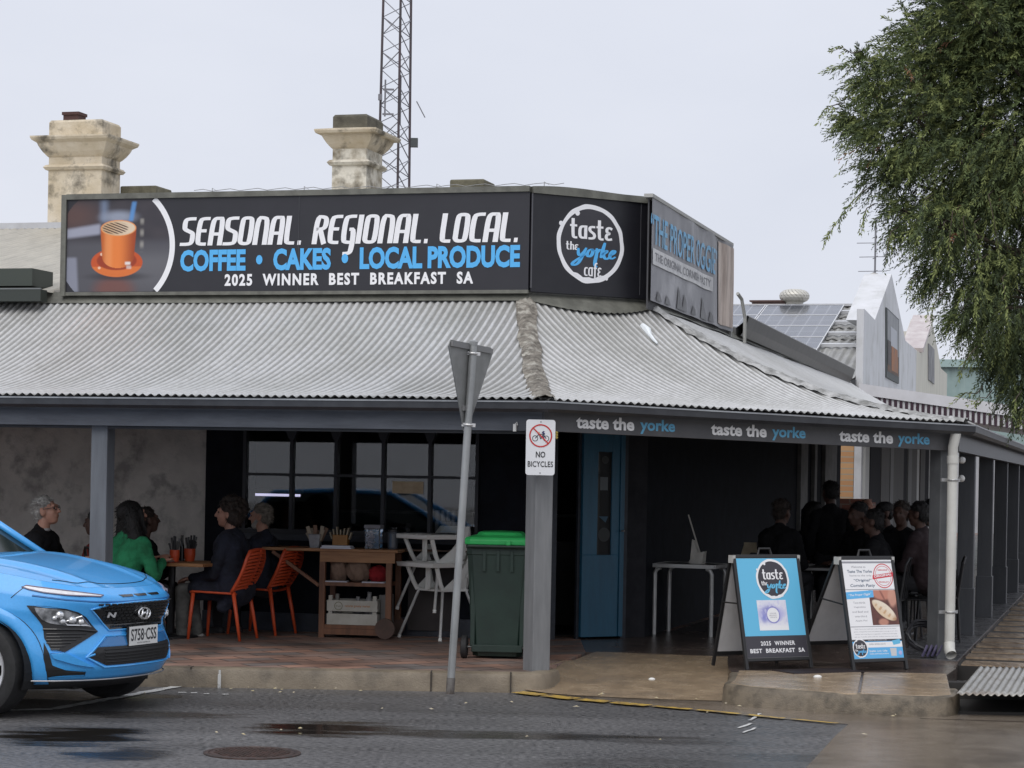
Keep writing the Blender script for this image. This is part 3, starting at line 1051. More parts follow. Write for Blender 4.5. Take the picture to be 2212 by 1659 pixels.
mb.build('rear_roof', mat('dark_flat_roof', (.12, .12, .12), .6), cafe)
mb = MB()
mb.box((-16, 8.9, RH - .02), (-6.05, 9.1, RH + .06))
mb.build('ridge_cap', mat('pale_zinc_ridge', (.55, .56, .58), .45, (.46, .46, .47), 4, metal=.2), cafe)
mb = MB()
mb.box((-16, 2.86, 3.44), (-6.08, 3.0, 3.56))
mb.box((-16, 2.855, 3.56), (-6.08, 2.885, 3.575), 1)
mb.build('gutter', [mat('dark_green_gutter', (.035, .042, .036), .4), mat('gutter_lip_grey', (.16, .17, .17), .4)], cafe)
mb = MB(r2l)                                           # deep dark eaves gutter along the side street
g0, g1 = 5.95, 16.7
prof = [(-.02, 3.50), (-.10, 3.50), (-.16, 3.60), (-.20, 3.73), (-.18, 3.75), (-.15, 3.68), (-.05, 3.60)]
mb.grid([[(x, RD + o_, z - .008 * (x - g0)) for o_, z in prof] for x in (g0, g1)])
mb.box((g0, RD - .06, 3.30), (g1, RD - .002, 3.49), 0)
mb.add([(g1, RD + o_, z - .09) for o_, z in prof], [tuple(range(7))])
mb.build('gutter', mat('dark_brown_gutter', (.085, .080, .075), .4, (.06, .056, .05), 6), cafe)
mb = MB()
mb.box((-7.05, 2.9, 3.60), (-6.2, 3.35, 3.78))
mb.build('roof_box', mat('dark_green_tin_box', (.045, .055, .045), .5), cafe)

# chimneys (on the far side of the ridge), each with its moulded cap
CREAM = mat('cream_chimney_render', (.70, .62, .49), .85, (.54, .45, .31), 3.0, .5, 22, lo=.3, hi=.62, c3=(.05, .045, .035), sc3=3.4, f3=.8, detail=9)
WHITEW = mat('flaking_whitewash', (.74, .70, .60), .9, (.34, .29, .21), 4.2, .5, 22, lo=.36, hi=.56, c3=(.10, .085, .06), sc3=4.0, f3=.75, detail=9)
SOOT = mat('sooty_cement', (.16, .15, .115), .9, (.07, .065, .05), 5, .5, 24, lo=.3, hi=.7, detail=8)
MOSS = mat('lichen_render', (.20, .185, .13), .9, (.085, .08, .055), 6, .6, 25, lo=.3, hi=.7, detail=8)
def chimney(x, y, wd, dp, zs, mats, pot=None):
    """zs: base, band, under cornice, cornice, cornice top, block top"""
    zb, z1, z2, z3, z4, z5 = zs
    m_ = MB()
    def lev(rows, mi):
        vs, fs = [], []
        for o_, z in rows:
            vs += [(x - o_, y - o_, z), (x + wd + o_, y - o_, z), (x + wd + o_, y + dp + o_, z), (x - o_, y + dp + o_, z)]
        n = len(rows)
        for i in range(n - 1):
            for k in range(4):
                fs.append((i * 4 + k, i * 4 + (k + 1) % 4, i * 4 + 4 + (k + 1) % 4, i * 4 + 4 + k))
        fs.append(tuple(n * 4 - 4 + k for k in range(4)))
        m_.add(vs, fs, mi)
    lev([(0, zb), (0, z1 - .04), (.03, z1 - .035), (.055, z1), (.03, z1 + .03), (.0, z1 + .04)], mats[0])
    lev([(-.003, z1 + .03), (-.003, z2)], mats[1])
    lev([(-.002, z2 - .02), (.02, z2), (.06, z2 + .05), (.09, z2 + .10), (.105, z2 + .13), (.115, z2 + .16), (.17, z3 - .05), (.185, z3 - .02), (.185, z3), (.0, z4)], mats[2])
    lev([(.0, z4 - .03), (.0, z5 - .03), (-.02, z5)], mats[3])
    if pot:
        m_.box((x + pot, y + .2, z5 - .02), (x + pot + .22, y + .42, z5 + .13), 4)
        m_.box((x + pot - .015, y + .185, z5 + .10), (x + pot + .235, y + .435, z5 + .14), 4)
    o = m_.build('chimney', [CREAM, WHITEW, MOSS, SOOT, mat('brown_terracotta', (.07, .03, .025), .7)], roof)
    return o
def zat(u, v, y):
    return onp(FL, u, v, y).z
CY = 9.0
c1 = [4.5] + [zat(103, v, CY) for v in (362, 337, 297, 293, 260)]
o = chimney(onp(FL, 104, 400, CY).x, CY, onp(FL, 219, 400, CY).x - onp(FL, 104, 400, CY).x, .55, c1, (0, 0, 0, 0), .10)
o['label'] = 'cream chimney with a small brown pot'
c2 = [4.5] + [zat(740, v, CY) for v in (351, 318, 282, 276, 247)]
o = chimney(onp(FL, 717, 380, CY).x, CY, onp(FL, 791, 380, CY).x - onp(FL, 717, 380, CY).x, .62, c2, (1, 1, 0, 3))
o['label'] = 'flaking whitewashed chimney with a sooty cement top'
mb = MB()
xx = onp(FL, 259, 400, 9.6)
mb.box((xx.x, 9.6, 4.6), (onp(FL, 338, 400, 9.6).x, 10.1, zat(300, 401, 9.6)))
mb.build('chimney', MOSS, roof, bevel=.02)['label'] = 'low mossy chimney stump beside the cream one'
mb = MB()
mb.box((onp(FL, 971, 395, 9.3).x, 9.3, 4.6), (onp(FL, 1046, 395, 9.3).x, 9.8, zat(1000, 387, 9.3)))
mb.build('chimney', MOSS, roof, bevel=.02)['label'] = 'low grey chimney stump above the sign'

# ------------------------------------------------------------------ verandah: posts, beams, gutters, corrugated roof, hips
ver = thing('verandah', 'grey post verandah with a concave corrugated iron roof wrapping the corner', 'verandah', FL)
ZG, ZT, OV = 2.38, 3.49, .16
DROP = .068                                            # the corner gutter falls towards its downpipe
def prof_z(f):                                         # f: 0 at the wall, 1 at the gutter
    g = 1 - f
    return ZG + (ZT - ZG) * (.16 * g + .84 * g ** 2.05)
cor1 = FC.inverted() @ (FL @ Vector((OV * math.tan(R(22.5)), -OV, 0)))
hipL_b, hipL_t = Vector((OV * math.tan(R(22.5)) , -OV)), Vector((-1.04, 3.2))
def sag(x, y):
    return .010 * mnoise.noise(Vector((x * .5, y * .7, 3.1))) + .004 * mnoise.noise(Vector((x * 2.1, y * .9, 8.1)))
def left_fy(x, f):
    yt = 3.2
    if x > -1.04:
        yt = 3.2 - (x + 1.04) / (hipL_b.x + 1.04) * (3.2 + OV)
    y = yt + (-OV - yt) * f
    ff = (3.2 - y) / (3.2 + OV)
    return y, prof_z(ff) + sag(x, y)
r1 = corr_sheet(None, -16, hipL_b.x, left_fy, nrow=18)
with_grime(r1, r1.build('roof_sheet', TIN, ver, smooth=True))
xbR = LC + OV * math.tan(R(22.5))
def corner_fy(x, f):
    yt = CD
    if x < q0c.x:
        yt = -OV + (x - cor1.x) / (q0c.x - cor1.x) * (CD + OV)
    elif x > xc1:
        yt = CD - (x - xc1) / (xbR - xc1) * (CD + OV)
    y = yt + (-OV - yt) * f
    ff = (CD - y) / (CD + OV)
    return y, prof_z(ff) + sag(x + 9, y) - DROP * max(0, min(1, x / LC)) * ff
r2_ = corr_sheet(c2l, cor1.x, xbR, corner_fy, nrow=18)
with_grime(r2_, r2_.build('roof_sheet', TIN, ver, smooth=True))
xr0 = -OV * math.tan(R(22.5))
def side_fy(x, f):
    yt = RD
    if x < q1r.x:
        yt = -OV + (x - xr0) / (q1r.x - xr0) * (RD + OV)
    y = yt + (-OV - yt) * f
    ff = (RD - y) / (RD + OV)
    return y, prof_z(ff) + sag(x + 19, y) - DROP * ff
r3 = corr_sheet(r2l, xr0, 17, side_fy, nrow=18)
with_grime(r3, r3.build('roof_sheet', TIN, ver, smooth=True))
# dark lining under the iron
mb = MB()
n = 12
for (a, b, fy, T) in ((-16, hipL_b.x - .05, left_fy, None), (cor1.x + .05, xbR - .05, corner_fy, c2l), (xr0 + .05, 17, side_fy, r2l)):
    m_ = MB(T)
    m_.grid([[(a + (b - a) * j / 40,) + (lambda q: (q[0], q[1] - .035))(fy(a + (b - a) * j / 40, i / n)) for j in range(41)] for i in range(n + 1)])
    mb.add(m_.v, m_.f)
mb.build('lining', mat('lining_boards', (.32, .32, .32), .8), ver)
# hip flashings: rough mortar on the first, crumpled lead on the second
MORTAR = mat('crusty_hip_mortar', (.26, .235, .20), .9, (.10, .09, .075), 14, 1.0, 30, lo=.36, hi=.6, c3=(.50, .48, .42), sc3=9, f3=.8, detail=8)
def hip(a_t, a_b, T, nme, m, wd, rough, seed, cap=0.02, fall=0.0):
    m_ = MB(T)
    rows = []
    for i in range(70):
        f = i / 69
        p = a_t.lerp(a_b, f)
        d = (a_b - a_t).normalized()
        nn = Vector((-d.y, d.x))
        row = []
        for j in range(13):
            s = (j / 12 - .5) * 2
            wv = wd * (1 + .25 * mnoise.noise(Vector((f * 14, seed, 2 if s > 0 else 7))))
            q = p + nn * s * wv
            z = prof_z(f) + cap * (1 - abs(s) ** 2.2) - .012 * abs(s) + rough * mnoise.noise(Vector((f * 45, s * 4, seed))) + .010 - fall * f * f
            row.append((q.x, q.y, z))
        rows.append(row)
    m_.grid(rows, 0)
    return m_.build(nme, m, ver, smooth=True)
hip(hipL_t, hipL_b, None, 'hip_capping', MORTAR, .095, .016, 4.4, .018)['label'] = 'crusty mortar hip capping'
hip(Vector((xc1, CD)), Vector((xbR, -OV)), c2l, 'hip_capping', mat('crumpled_lead_flashing', (.50, .50, .49), .5, (.22, .22, .21), 9, .5, 30, metal=.2, lo=.36, hi=.6), .10, .030, 9.2, .020, DROP)['label'] = 'crumpled metal hip flashing'
# apron flashing between the signs and the iron
mb = MB()
def apron(T, x0, x1, y, fn, zt_=3.56):
    m_ = MB(T)
    rows = []
    n = 40
    for i in range(5):
        f = i / 4
        row = []
        for j in range(n + 1):
            x = x0 + (x1 - x0) * j / n
            dd = fn((x - x0) / (x1 - x0))
            yy = y - dd * f
            zz = zt_ + (prof_z(dd / (3.2 + OV)) + .016 - zt_) * f ** .8 + .004 * mnoise.noise(Vector((x * 5, f * 3, 1)))
            if i == 4:
                zz += .007 * math.cos(2 * math.pi * x / .076)
            row.append((x, yy, zz))
        rows.append(row)
    m_.grid(rows, 0, flip=True)
    mb.add(m_.v, m_.f)
apron(None, -16, -1.0, 3.19, lambda s: .11)
apron(c2l, xc0 - .02, xc1 + .02, CD - .01, lambda s: .08 + .17 * math.sin(math.pi * min(1, s * 1.02)) ** .8)
apron(r2l, q1r.x, 17, RD - .01, lambda s: .10)
mb.build('apron_flashing', OLIVE, ver, smooth=True)
mb = MB(c2l)                                           # a bright bird-lime streak on the iron
def onroof(u, v):
    T_ = FC.inverted()
    p, dd = T_ @ CAMP, T_.to_3x3() @ ray(u, v)
    best = None
    for k in range(4000):
        q_ = p + dd * (17 + k * .0015)
        ff_ = (CD - q_.y) / (CD + OV)
        if 0 <= ff_ <= 1 and q_.z < prof_z(ff_) + .02:
            return Vector((q_.x, q_.y, prof_z(ff_) + .012))
pl_ = [onroof(*q_) for q_ in ((1388, 702), (1398, 712), (1404, 722), (1412, 732), (1420, 740))]
mb.tube(pl_, [.030, .040, .020, .016, .010], 8)
mb.tube([onroof(1396, 716), onroof(1404, 712)], [.012, .006], 6)
mb.build('bird_lime', mat('bird_lime_white', (.78, .82, .84), .6), ver)
# gutter and beam along the three fronts
def run(T, x0, x1, fall=None):
    g = MB()
    pr = [(-.10, 2.27), (-.20, 2.265), (-.235, 2.29), (-.24, 2.345), (-.225, 2.352), (-.215, 2.34), (-.215, 2.30), (-.12, 2.29)]
    g.grid([[(x, o_, z) for o_, z in pr] for x in (x0, x1)])
    g.add([(x0, o_, z) for o_, z in pr], [tuple(range(8))])
    g.add([(x1, o_, z) for o_, z in pr], [tuple(range(7, -1, -1))])
    g.box((x0, -.246, 2.342), (x1, -.222, 2.354), 1)
    b_ = MB()
    b_.box((x0 + .06, -.085, 2.115), (x1 - .06, .0, 2.262))
    b_.box((x0 + .06, -.075, 2.262), (x1 - .06, .06, 2.37))
    for m_ in (g, b_):
        vs = [Vector((x, y, z - (fall(x) if fall else 0))) for x, y, z in m_.v]
        m_.v = [tuple(T @ p if T is not None else p) for p in vs]
    return g, b_
LIP = mat('pale_gutter_lip', (.34, .36, .38), .4, (.22, .23, .25), 5)
k225 = math.tan(R(22.5))
gL, bL = run(None, -16, .24 * k225 + .002)
gC, bC = run(c2l, -.24 * k225 - .002, LC + .24 * k225 + .002, lambda x: DROP * x / LC)
gR, bR = run(r2l, -.24 * k225 - .002, 17, lambda x: DROP)
BEAM = mat('blue_grey_beam_paint', (.095, .105, .125), .5, (.065, .072, .088), 5, .1, 30, stretch=(.5, 3, 3))
BEAM_D = mat('charcoal_beam_paint', (.080, .080, .084), .5, (.062, .062, .066), 5, .1, 30)
for g in (gL, gC, gR):
    g.build('gutter', [TRIM, LIP], ver)
bL.build('beam', BEAM, ver)
beamC = bC.build('beam', BEAM_D, ver)
bR.build('beam', TRIM, ver)
mb = MB()
mb.box((-16, .005, 2.09), (-.1, .05, 2.13))
mb.build('batten', TRIM, ver)
WLET = mat('white_lettering', (.72, .72, .72), .55)
BLET = mat('sky_blue_lettering', (.10, .36, .62), .55)
BLET_D = mat('dull_blue_lettering', (.11, .36, .55), .55)
GLET = mat('pale_grey_lettering', (.76, .76, .76), .55)
mb = MB()
def ux(F, u, v, o_):
    return onp(F, u, v, o_)
for (a, b, c, d, v0, v1, w0_, w1_) in ((1244, 1370, 1382, 1458, 936, 910, 943, 917), (1535, 1656, 1667, 1740, 949, 921, 954, 929), (1812, 1929, 1939, 2008, 959, 934, 964, 936)):
    A, B = ux(FC, a, v0, -.085), ux(FC, b, v1, -.085)
    C_, D_ = ux(FC, c, w0_, -.085), ux(FC, d, w1_, -.085)
    m_ = MB(c2l)
    fit_text(m_, 'taste the', A.x, B.x, 2.150 - DROP * A.x / LC, 2.256 - DROP * A.x / LC, -.088, .032, ends=-DROP * (B.x - A.x) / LC)
    m_.build('lettering', GLET, beamC)
    m_ = MB(c2l)
    fit_text(m_, 'yorke', C_.x, D_.x, 2.130 - DROP * C_.x / LC, 2.256 - DROP * C_.x / LC, -.088, .028, ends=-DROP * (D_.x - C_.x) / LC)
    m_.build('lettering', BLET_D, beamC)
# posts
def post(T, x, y, wd, m, z1=2.27, foot=False):
    p = MB(T)
    h = wd / 2
    p.box((x - h, y - h, FLOOR - .05), (x + h, y + h, z1))
    if foot:
        p.box((x - h - .012, y - h - .012, FLOOR), (x + h + .012, y + h + .012, FLOOR + .5))
    o = p.build('post', m, ver, bevel=.008)
    return o
xl = onp(FL, 222, 1000, .08).x
post(None, xl, .08, .155, TRIM_L, 2.3)
post(None, xl - 4.2, .08, .155, TRIM_L, 2.3)
post(None, xl - 8.4, .08, .155, TRIM_L, 2.3)
POST_G = mat('grey_post_paint', (.21, .215, .22), .5, (.16, .165, .17), 5, .08, 30, stretch=(3, 3, .4))
post(c2l, .02, .05, .165, POST_G, 2.2)
PD = mat('charcoal_post_paint', (.048, .052, .060), .5, (.06, .064, .072), 5, .1, 30, stretch=(3, 3, .4))
post(c2l, LC - .04, .05, .16, mat('mid_grey_post_paint', (.125, .13, .135), .5, (.095, .10, .105), 5), 2.2)
for k in range(1, 6):
    post(r2l, 3.25 * k, .06, .17, PD, 2.3, True)
for k in range(5):                                     # curved brackets under the side beam
    m_ = MB(r2l)
    x0 = 3.25 * k + .09
    arc = [(x0 + .55 * (1 - math.sin(R(a))), 2.12 - .5 * (1 - math.cos(R(a)))) for a in range(0, 91, 9)]
    m_.prism([(x0, 1.62), ] + arc[::-1][:] + [(x0, 2.12)], .02, .055)
    m_.build('bracket', PD, ver)
# white downpipe strapped to the corner post
PIPE = mat('white_pvc_pipe', (.66, .66, .62), .4, (.55, .54, .50), 4)
pb = FC.inverted() @ gz(2038, 1420, .22)
pt = onp(FC, 2049, 945, pb.y)
mb = MB(c2l)
px_, py_ = LC - .07, -.13
mb.tube([(px_ + .0, py_, .21), (px_, py_, .26), (px_, py_, 1.95)], .046, 16, cap=False)
mb.tube([(px_, py_, 1.93), (px_, py_, 2.00)], .053, 16)
mb.tube([(px_, py_, 2.00), (px_ - .01, py_ - .01, 2.08), (px_ - .01, py_ - .05, 2.21)], .046, 16)
mb.tube([(px_ + .0, py_, .30), (px_ - .015, py_ - .02, .235), (px_ - .035, py_ - .07, .195)], .05, 16, cap=False)
pipe = mb.build('downpipe', PIPE, ver, angle=40)
mb = MB(c2l)
for z in (.58, 1.78):
    mb.box((px_ - .11, py_ + .02, z - .015), (px_ + .11, py_ + .035, z + .015))
    mb.tube([(px_ + .05 * math.cos(a), py_ + .05 * math.sin(a), z) for a in np.linspace(math.pi, 2 * math.pi, 9)], .009, 6)
mb.build('strap', mat('zinc_strap', (.4, .4, .4), .4, metal=.6), pipe)
mb = MB(r2l)                                           # little white clips and fittings under the beam
for (x, y, z) in ((1.2, -.02, 1.98), (1.35, -.02, 1.98), (1.3, -.02, 1.80)):
    mb.ell((x, y, z), .035, 10)
mb.build('light_fitting', mat('white_fitting', (.7, .7, .68), .5), ver)
m_ = MB()
p = onp(FL, 1113, 924, -.1)
m_.box((p.x - .012, -.125, p.z - .03), (p.x + .012, -.09, p.z + .03))
m_.tube([(p.x, -.1, p.z + .03), (p.x + .012, -.1, p.z + .045), (p.x + .02, -.1, p.z + .02)], .005, 6)
m_.build('hook', mat('white_fitting', (.7, .7, .68), .5), ver)
# ------------------------------------------------------------------ the signs on the parapet
SIGNB = mat('black_sign_face', (.024, .024, .031), .42, (.019, .019, .025), 2.5, lo=.3, hi=.7)
WHITE = mat('sign_white', (.86, .86, .88), .5)
SBLUE = mat('sign_blue', (.095, .45, .86), .5)
ORANGE = mat('cup_orange', (.72, .16, .025), .45)
SY = 3.10
def sp(u, v):
    p = onp(FL, u, v, SY)
    return p.x, p.z
sgn = thing('fascia_sign', 'long black sign reading SEASONAL. REGIONAL. LOCAL. with an orange coffee cup', 'sign', FL @ Matrix.Translation((-3.5, SY, 3.55)))
Tn = Matrix.Translation((3.5, -SY, -3.55))             # from the front's frame to the sign's own
xa, xb = sp(133, 520)[0], -.99
zb_, zt_ = 3.55, 4.50
mb = MB(Tn)
mb.box((xa + .05, SY + .004, zb_), (xb, SY + .06, zt_))
mb.build('panel', SIGNB, sgn)
mb = MB(Tn)
mb.box((xa - .0, SY - .02, 3.51), (xa + .055, SY + .12, zt_ + .05))
mb.box((xa + .056, SY - .02, zt_), (xb, SY + .12, zt_ + .055))
mb.box((xa + .056, SY - .008, 3.515), (xb, SY + .10, zb_ - .001))
mb.build('frame', OLIVE, sgn)
mb = MB(Tn)
for u in (645,):
    x = sp(u, 520)[0]
    mb.box((x - .004, SY + .001, zb_), (x + .004, SY + .02, zt_))
mb.build('panel_joint', TRIM, sgn)
y0 = SY + .001
m_ = MB(Tn)
(x0, z0), (x1, z1) = sp(389, 531), sp(1125, 522)
A0, A1 = sp(389, 531), sp(389, 470)
B0, B1 = sp(1125, 522), sp(1125, 459)
strokes(m_, 'SEASONAL. REGIONAL. LOCAL.', A0[0], B0[0] - .02, A0[1], A1[1], y0, .178, .112, .14, 0, rise=B0[1] - A0[1])
build_words(m_, WHITE, sgn, .075)
m_ = MB(Tn)
A0, A1, B0 = sp(389, 587), sp(389, 540), sp(1123, 577.5)
fit_text(m_, 'COFFEE  \u2022  CAKES  \u2022  LOCAL PRODUCE', A0[0], B0[0], A0[1], A1[1], y0 - .002, .045, 0, 0, ends=B0[1] - A0[1])
build_words(m_, SBLUE, sgn, .05)
m_ = MB(Tn)
A0, A1, B0 = sp(485, 618), sp(485, 592), sp(1022, 613)
fit_text(m_, '2025  WINNER  BEST  BREAKFAST  SA', A0[0], B0[0], A0[1], A1[1], y0 - .002, .04, 0, 0, spacing=1.22, ends=B0[1] - A0[1])
build_words(m_, WHITE, sgn, .04)
# the printed photograph: a cup on a dim table inside a white arc
CXc, CZc = sp(246, 533)
RR = sp(369, 534)[0] - CXc
pic_l = xa + .062
m_ = MB(Tn)
top_a = math.asin(min(1, (zt_ - .003 - CZc) / RR))
bot_a = math.asin(max(-1, (zb_ + .003 - CZc) / RR))
def cup_ink(s, t):
    x, y = 400 + 585 * s, 585 + 550 * t
    n = .5 + .5 * mnoise.noise(Vector((x * .012, y * .012, 3)))
    c = over([.028, .026, .036], [.060, .052, .060], n)
    c = over(c, [.10, .055, .05], blob(x, y, 430, 680, 130, 80, .8))
    c = over(c, [.085, .084, .098], ss(800, 870, y))
    c = over(c, [.14, .14, .155], .8 * ss(860, 960, y) * blob(x, y, 880, 900, 200, 190, .7))
    c = over(c, [.33, .34, .42], rect_(x, y, 395, 760 - (x - 400) * .16, 588, 815 - (x - 400) * .12, 14))
    c = over(c, [.24, .25, .31], rect_(x, y, 395, 930, 455 + (y - 930) * .06, 1140, 12))
    c = over(c, [.20, .26, .38], .8 * rect_(x, y, 590, 580, 625, 720, 26))
    c = over(c, [.34, .38, .48], .8 * blob(x, y, 690, 690, 85, 34, .7))
    c = over(c, [.10, .28, .60], .9 * rect_(x + (y - 600) * .16, y, 765, 600, 790, 715, 8))
    c = over(c, [.42, .40, .36], .6 * rect_(x, y, 812, 700, 832, 900, 7) * (.5 + .5 * math.sin(y * .09)))
    c = over(c, [.19, .07, .055], .8 * blob(x, y, 670, 1120, 105, 70, .5))
    c = over(c, [.014, .012, .016], .6 * blob(x, y, 690, 1045, 150, 22, .6))
    q = math.hypot((x - 683) / 145, (y - 962) / 86)
    c = over(c, [.55, .085, .018] if y < 985 else [.70, .17, .035], 1 - ss(.98, 1.02, q))
    c = over(c, [.30, .035, .010], .9 * (1 - ss(.9, 1.0, math.hypot((x - 683) / 118, (y - 950) / 60))))
    c = over(c, [.88, .62, .45], .9 * (blob(x, y, 598, 912, 9, 9) + blob(x, y, 585, 993, 8, 8)))
    hw_ = 100 - 10 * ss(760, 940, y)
    if y > 925:
        hw_ = 90 * math.sqrt(max(0, 1 - ((y - 925) / 70) ** 2))
    k = ss(hw_ + 2, hw_ - 2, abs(x - 690)) if False else 1 - ss(hw_ - 2, hw_ + 2, abs(x - 690))
    if y > 755 and hw_ > 3:
        t_ = (x - 590) / 200
        b_ = over([.50, .11, .02], [.80, .22, .045], ss(.0, .30, t_))
        b_ = over(b_, [.86, .34, .12], .5 * blob(t_, 0, .22, 0, .10, 1, .7))
        b_ = over(b_, [.34, .055, .012], ss(.48, 1.0, t_))
        c = over(c, b_, k)
    q = math.hypot((x - 690) / 100, (y - 757) / 48)
    c = over(c, [.78, .30, .10], 1 - ss(.98, 1.02, q))
    q = math.hypot((x - 690) / 93, (y - 757) / 43)
    if q < 1.04:
        f_ = over([.62, .42, .24], [.74, .60, .44], ss(620, 760, x))
        st_ = math.sin(((y - 757) - (x - 690) * .42) * .42)
        inside = blob(x, y, 672, 757, 72, 34, .12)
        f_ = over(f_, [.075, .032, .022], inside * ss(-.35, .35, st_))
        c = over(c, f_, 1 - ss(.97, 1.03, q))
    c = over(c, [.85, .80, .76], .9 * (rect_(x, y, 730, 958, 760, 975, 5) + .6 * rect_(x, y, 738, 980, 765, 1000, 5)))
    return c
print_grid('cup_picture', sgn, pic_l, CXc + RR, zb_ + .003, zt_ - .003, 190, 175, SY + .0028, cup_ink, Tn,
           lambda s, t: math.hypot(pic_l + (CXc + RR - pic_l) * s - CXc, zt_ - .003 + (zb_ - zt_ + .006) * t - CZc) < RR)
ring(m_, CXc - .006, CZc, RR - .008, RR + .050, SY + .0014, 48, 0, a0=math.degrees(bot_a) + 3, a1=math.degrees(top_a) - 2.5)
m_.build('white_arc', WHITE, sgn)

# round logo
def logo(mb_, cx, cz, r_, y, T=None, cafe_=True, mi=(0, 1, 2), mid=None):
    """materials: white, blue, dark"""
    disc(mb_, cx, cz, r_ * .93, y, 64, mid if mid is not None else mi[2], T)
    ring(mb_, cx, cz, r_ * .885, r_, y - .0006, 96, mi[0], T, .022, .03, seed=1)
    for (a, rr, s) in ((152, 1.0, .06), (118, .86, .07), (300, .99, .045)):
        disc(mb_, cx + r_ * rr * math.cos(R(a)), cz + r_ * rr * math.sin(R(a)), r_ * s, y - .0009, 12, mi[0], T)
    pts = [(cx + r_ * .93 * math.cos(R(a)), cz + r_ * .93 * math.sin(R(a))) for a in range(232, 304, 6)]
    pts += [(cx + r_ * (.865 + .02 * math.sin(a * .3)) * math.cos(R(a)), cz + r_ * (.865 + .02 * math.sin(a * .3)) * math.sin(R(a))) for a in range(298, 236, -6)]
    poly(mb_, pts, y - .0007, mi[0], T)
    up = 0 if cafe_ else -.14
    strokes(mb_, 'taste', cx - r_ * .60, cx + r_ * .66, cz + r_ * (.12 + up), cz + r_ * (.62 + up), y - .001, .17, .11, 0, mi[0], T)
    strokes(mb_, 'the', cx - r_ * .72, cx - r_ * .36, cz + r_ * (-.18 + up), cz + r_ * (.03 + up), y - .001, .17, .11, 0, mi[0], T)
    yorke(mb_, cx - r_ * .52, cx + r_ * .74, cz + r_ * (-.58 + up), cz + r_ * (.06 + up), y - .001, mi[1], T, .17)
    if cafe_:
        strokes(mb_, 'cafe', cx - r_ * .18, cx + r_ * .34, cz - r_ * .82, cz - r_ * .48, y - .001, .16, .10, 0, mi[0], T)
# the corner sign (gently bowed) with the round logo
SC = CD - .10
q = lambda u, v: onp(FC, u, v, SC)
xL, xR = q(1152, 520).x - .02, q(1405, 540).x
lg = thing('logo_sign', 'black corner sign with a round white taste the yorke cafe logo', 'sign', FC @ Matrix.Translation((xL, SC, 3.55)))
Tn = Matrix.Translation((-xL, -SC, -3.55))
def bow(x):
    s = (x - xL) / (xR - xL)
    return -.05 * math.sin(math.pi * s) * 0
mb = MB(Tn)
ZTc = 4.50
mb.box((xL, SC + .004, 3.535), (xR, SC + .06, ZTc))
mb.build('panel', mat('black_corner_sign_face', (.010, .010, .014), .40, (.016, .016, .02), 3), lg)
mb = MB(Tn)
rows = []
for i in range(25):
    s = i / 24
    x = xL - .0 + (xR - xL) * s
    zz = ZTc + .055 + .03 * math.sin(math.pi * min(1, s * 1.3)) * (1 - s)
    rows.append([(x, SC - .02, ZTc - .01), (x, SC - .02, zz), (x, SC + .12, zz), (x, SC + .12, ZTc - .01)])
mb.grid(rows, 0, flip=True)
mb.add(rows[0], [(0, 1, 2, 3)])
mb.add(rows[-1], [(3, 2, 1, 0)])
mb.build('frame', OLIVE, lg)
mb = MB(Tn)
mb.box((xL - .006, SC - .006, 3.57), (xL + .008, SC + .003, ZTc - .01))
mb.box((xR - .12, SC + .0005, 3.57), (xR - .114, SC + .003, ZTc - .01))
mb.build('panel_joint', mat('sign_joint_grey', (.09, .09, .1), .5), lg)
mb = MB(Tn)
lc = q(1276, 527)
lr = abs(q(1276, 442).z - q(1276, 612).z) / 2
logo(mb, lc.x, lc.z, lr, SC + .0025, mid=2)
mb.build('logo', [WHITE, SBLUE, mat('logo_charcoal', (.045, .044, .052), .5, (.034, .033, .04), 3)], lg)

# the tired printed banner on the side street
SR = RD - .10
bx = lambda u, v: onp(FR, u, v, SR)
x0 = bx(1407, 550).x
x1 = bx(1581, 600).x
bn = thing('side_banner', 'faded grey banner with pale blue writing and a loose wrinkled end', 'banner', FR @ Matrix.Translation((x0, SR, 3.5)))
Tn = Matrix.Translation((-x0, -SR, -3.5))
def rip(x, z):
    s = (x - x0) / (x1 - x0)
    return -.022 * max(0, s - .1) * math.sin(x * 5.5 + 1.2 * z) - .03 * max(0, s - .72) * math.sin(x * 13 + z * 2)
mb = MB(Tn)
zb0, zt0 = 3.50, 4.52
cols = 90
rows = []
for i in range(9):
    z = zb0 + .04 * 0 + (zt0 - zb0) * i / 8
    rows.append([(x0 + (x1 - x0) * j / cols, SR + rip(x0 + (x1 - x0) * j / cols, z), z) for j in range(cols + 1)])
mb.grid(rows, 0)
mb.build('cloth', mat('banner_grey_vinyl', (.33, .33, .35), .5, (.22, .22, .24), 2.5, lo=.3, hi=.7, stretch=(1, 1, .3), c3=(.50, .50, .52), sc3=1.6, f3=.7), bn, smooth=True)
def on_banner(mm):
    return [(x, SR + rip(x, z) - .012 + (y - SR), z) for x, y, z in mm.v]
m_ = MB()
L_ = x1 - x0
fit_text(m_, '\u201cTHE PROPER OGGIE\u201d', x0 - .10, x0 + L_ * .77, 4.06, 4.36, SR, .012, 0, 0, ends=0)
stripx = [x0 + .02 + (L_ * .70) * j / 24 for j in range(25)]
m_.grid([[(x, SR + .001, z) for x in stripx] for z in (3.86, 4.02)], 1)
fit_text(m_, 'THE ORIGINAL CORNISH PASTY', x0 + .12, x0 + L_ * .68, 3.90, 3.985, SR - .002, .01, 0, 2)
pics = [x0 + L_ * (.80 + .19 * j / 10) for j in range(11)]
m_.grid([[(x, SR + .001, z) for x in pics] for z in np.linspace(3.54, 4.48, 6)], 3)
rp = random.Random(4)
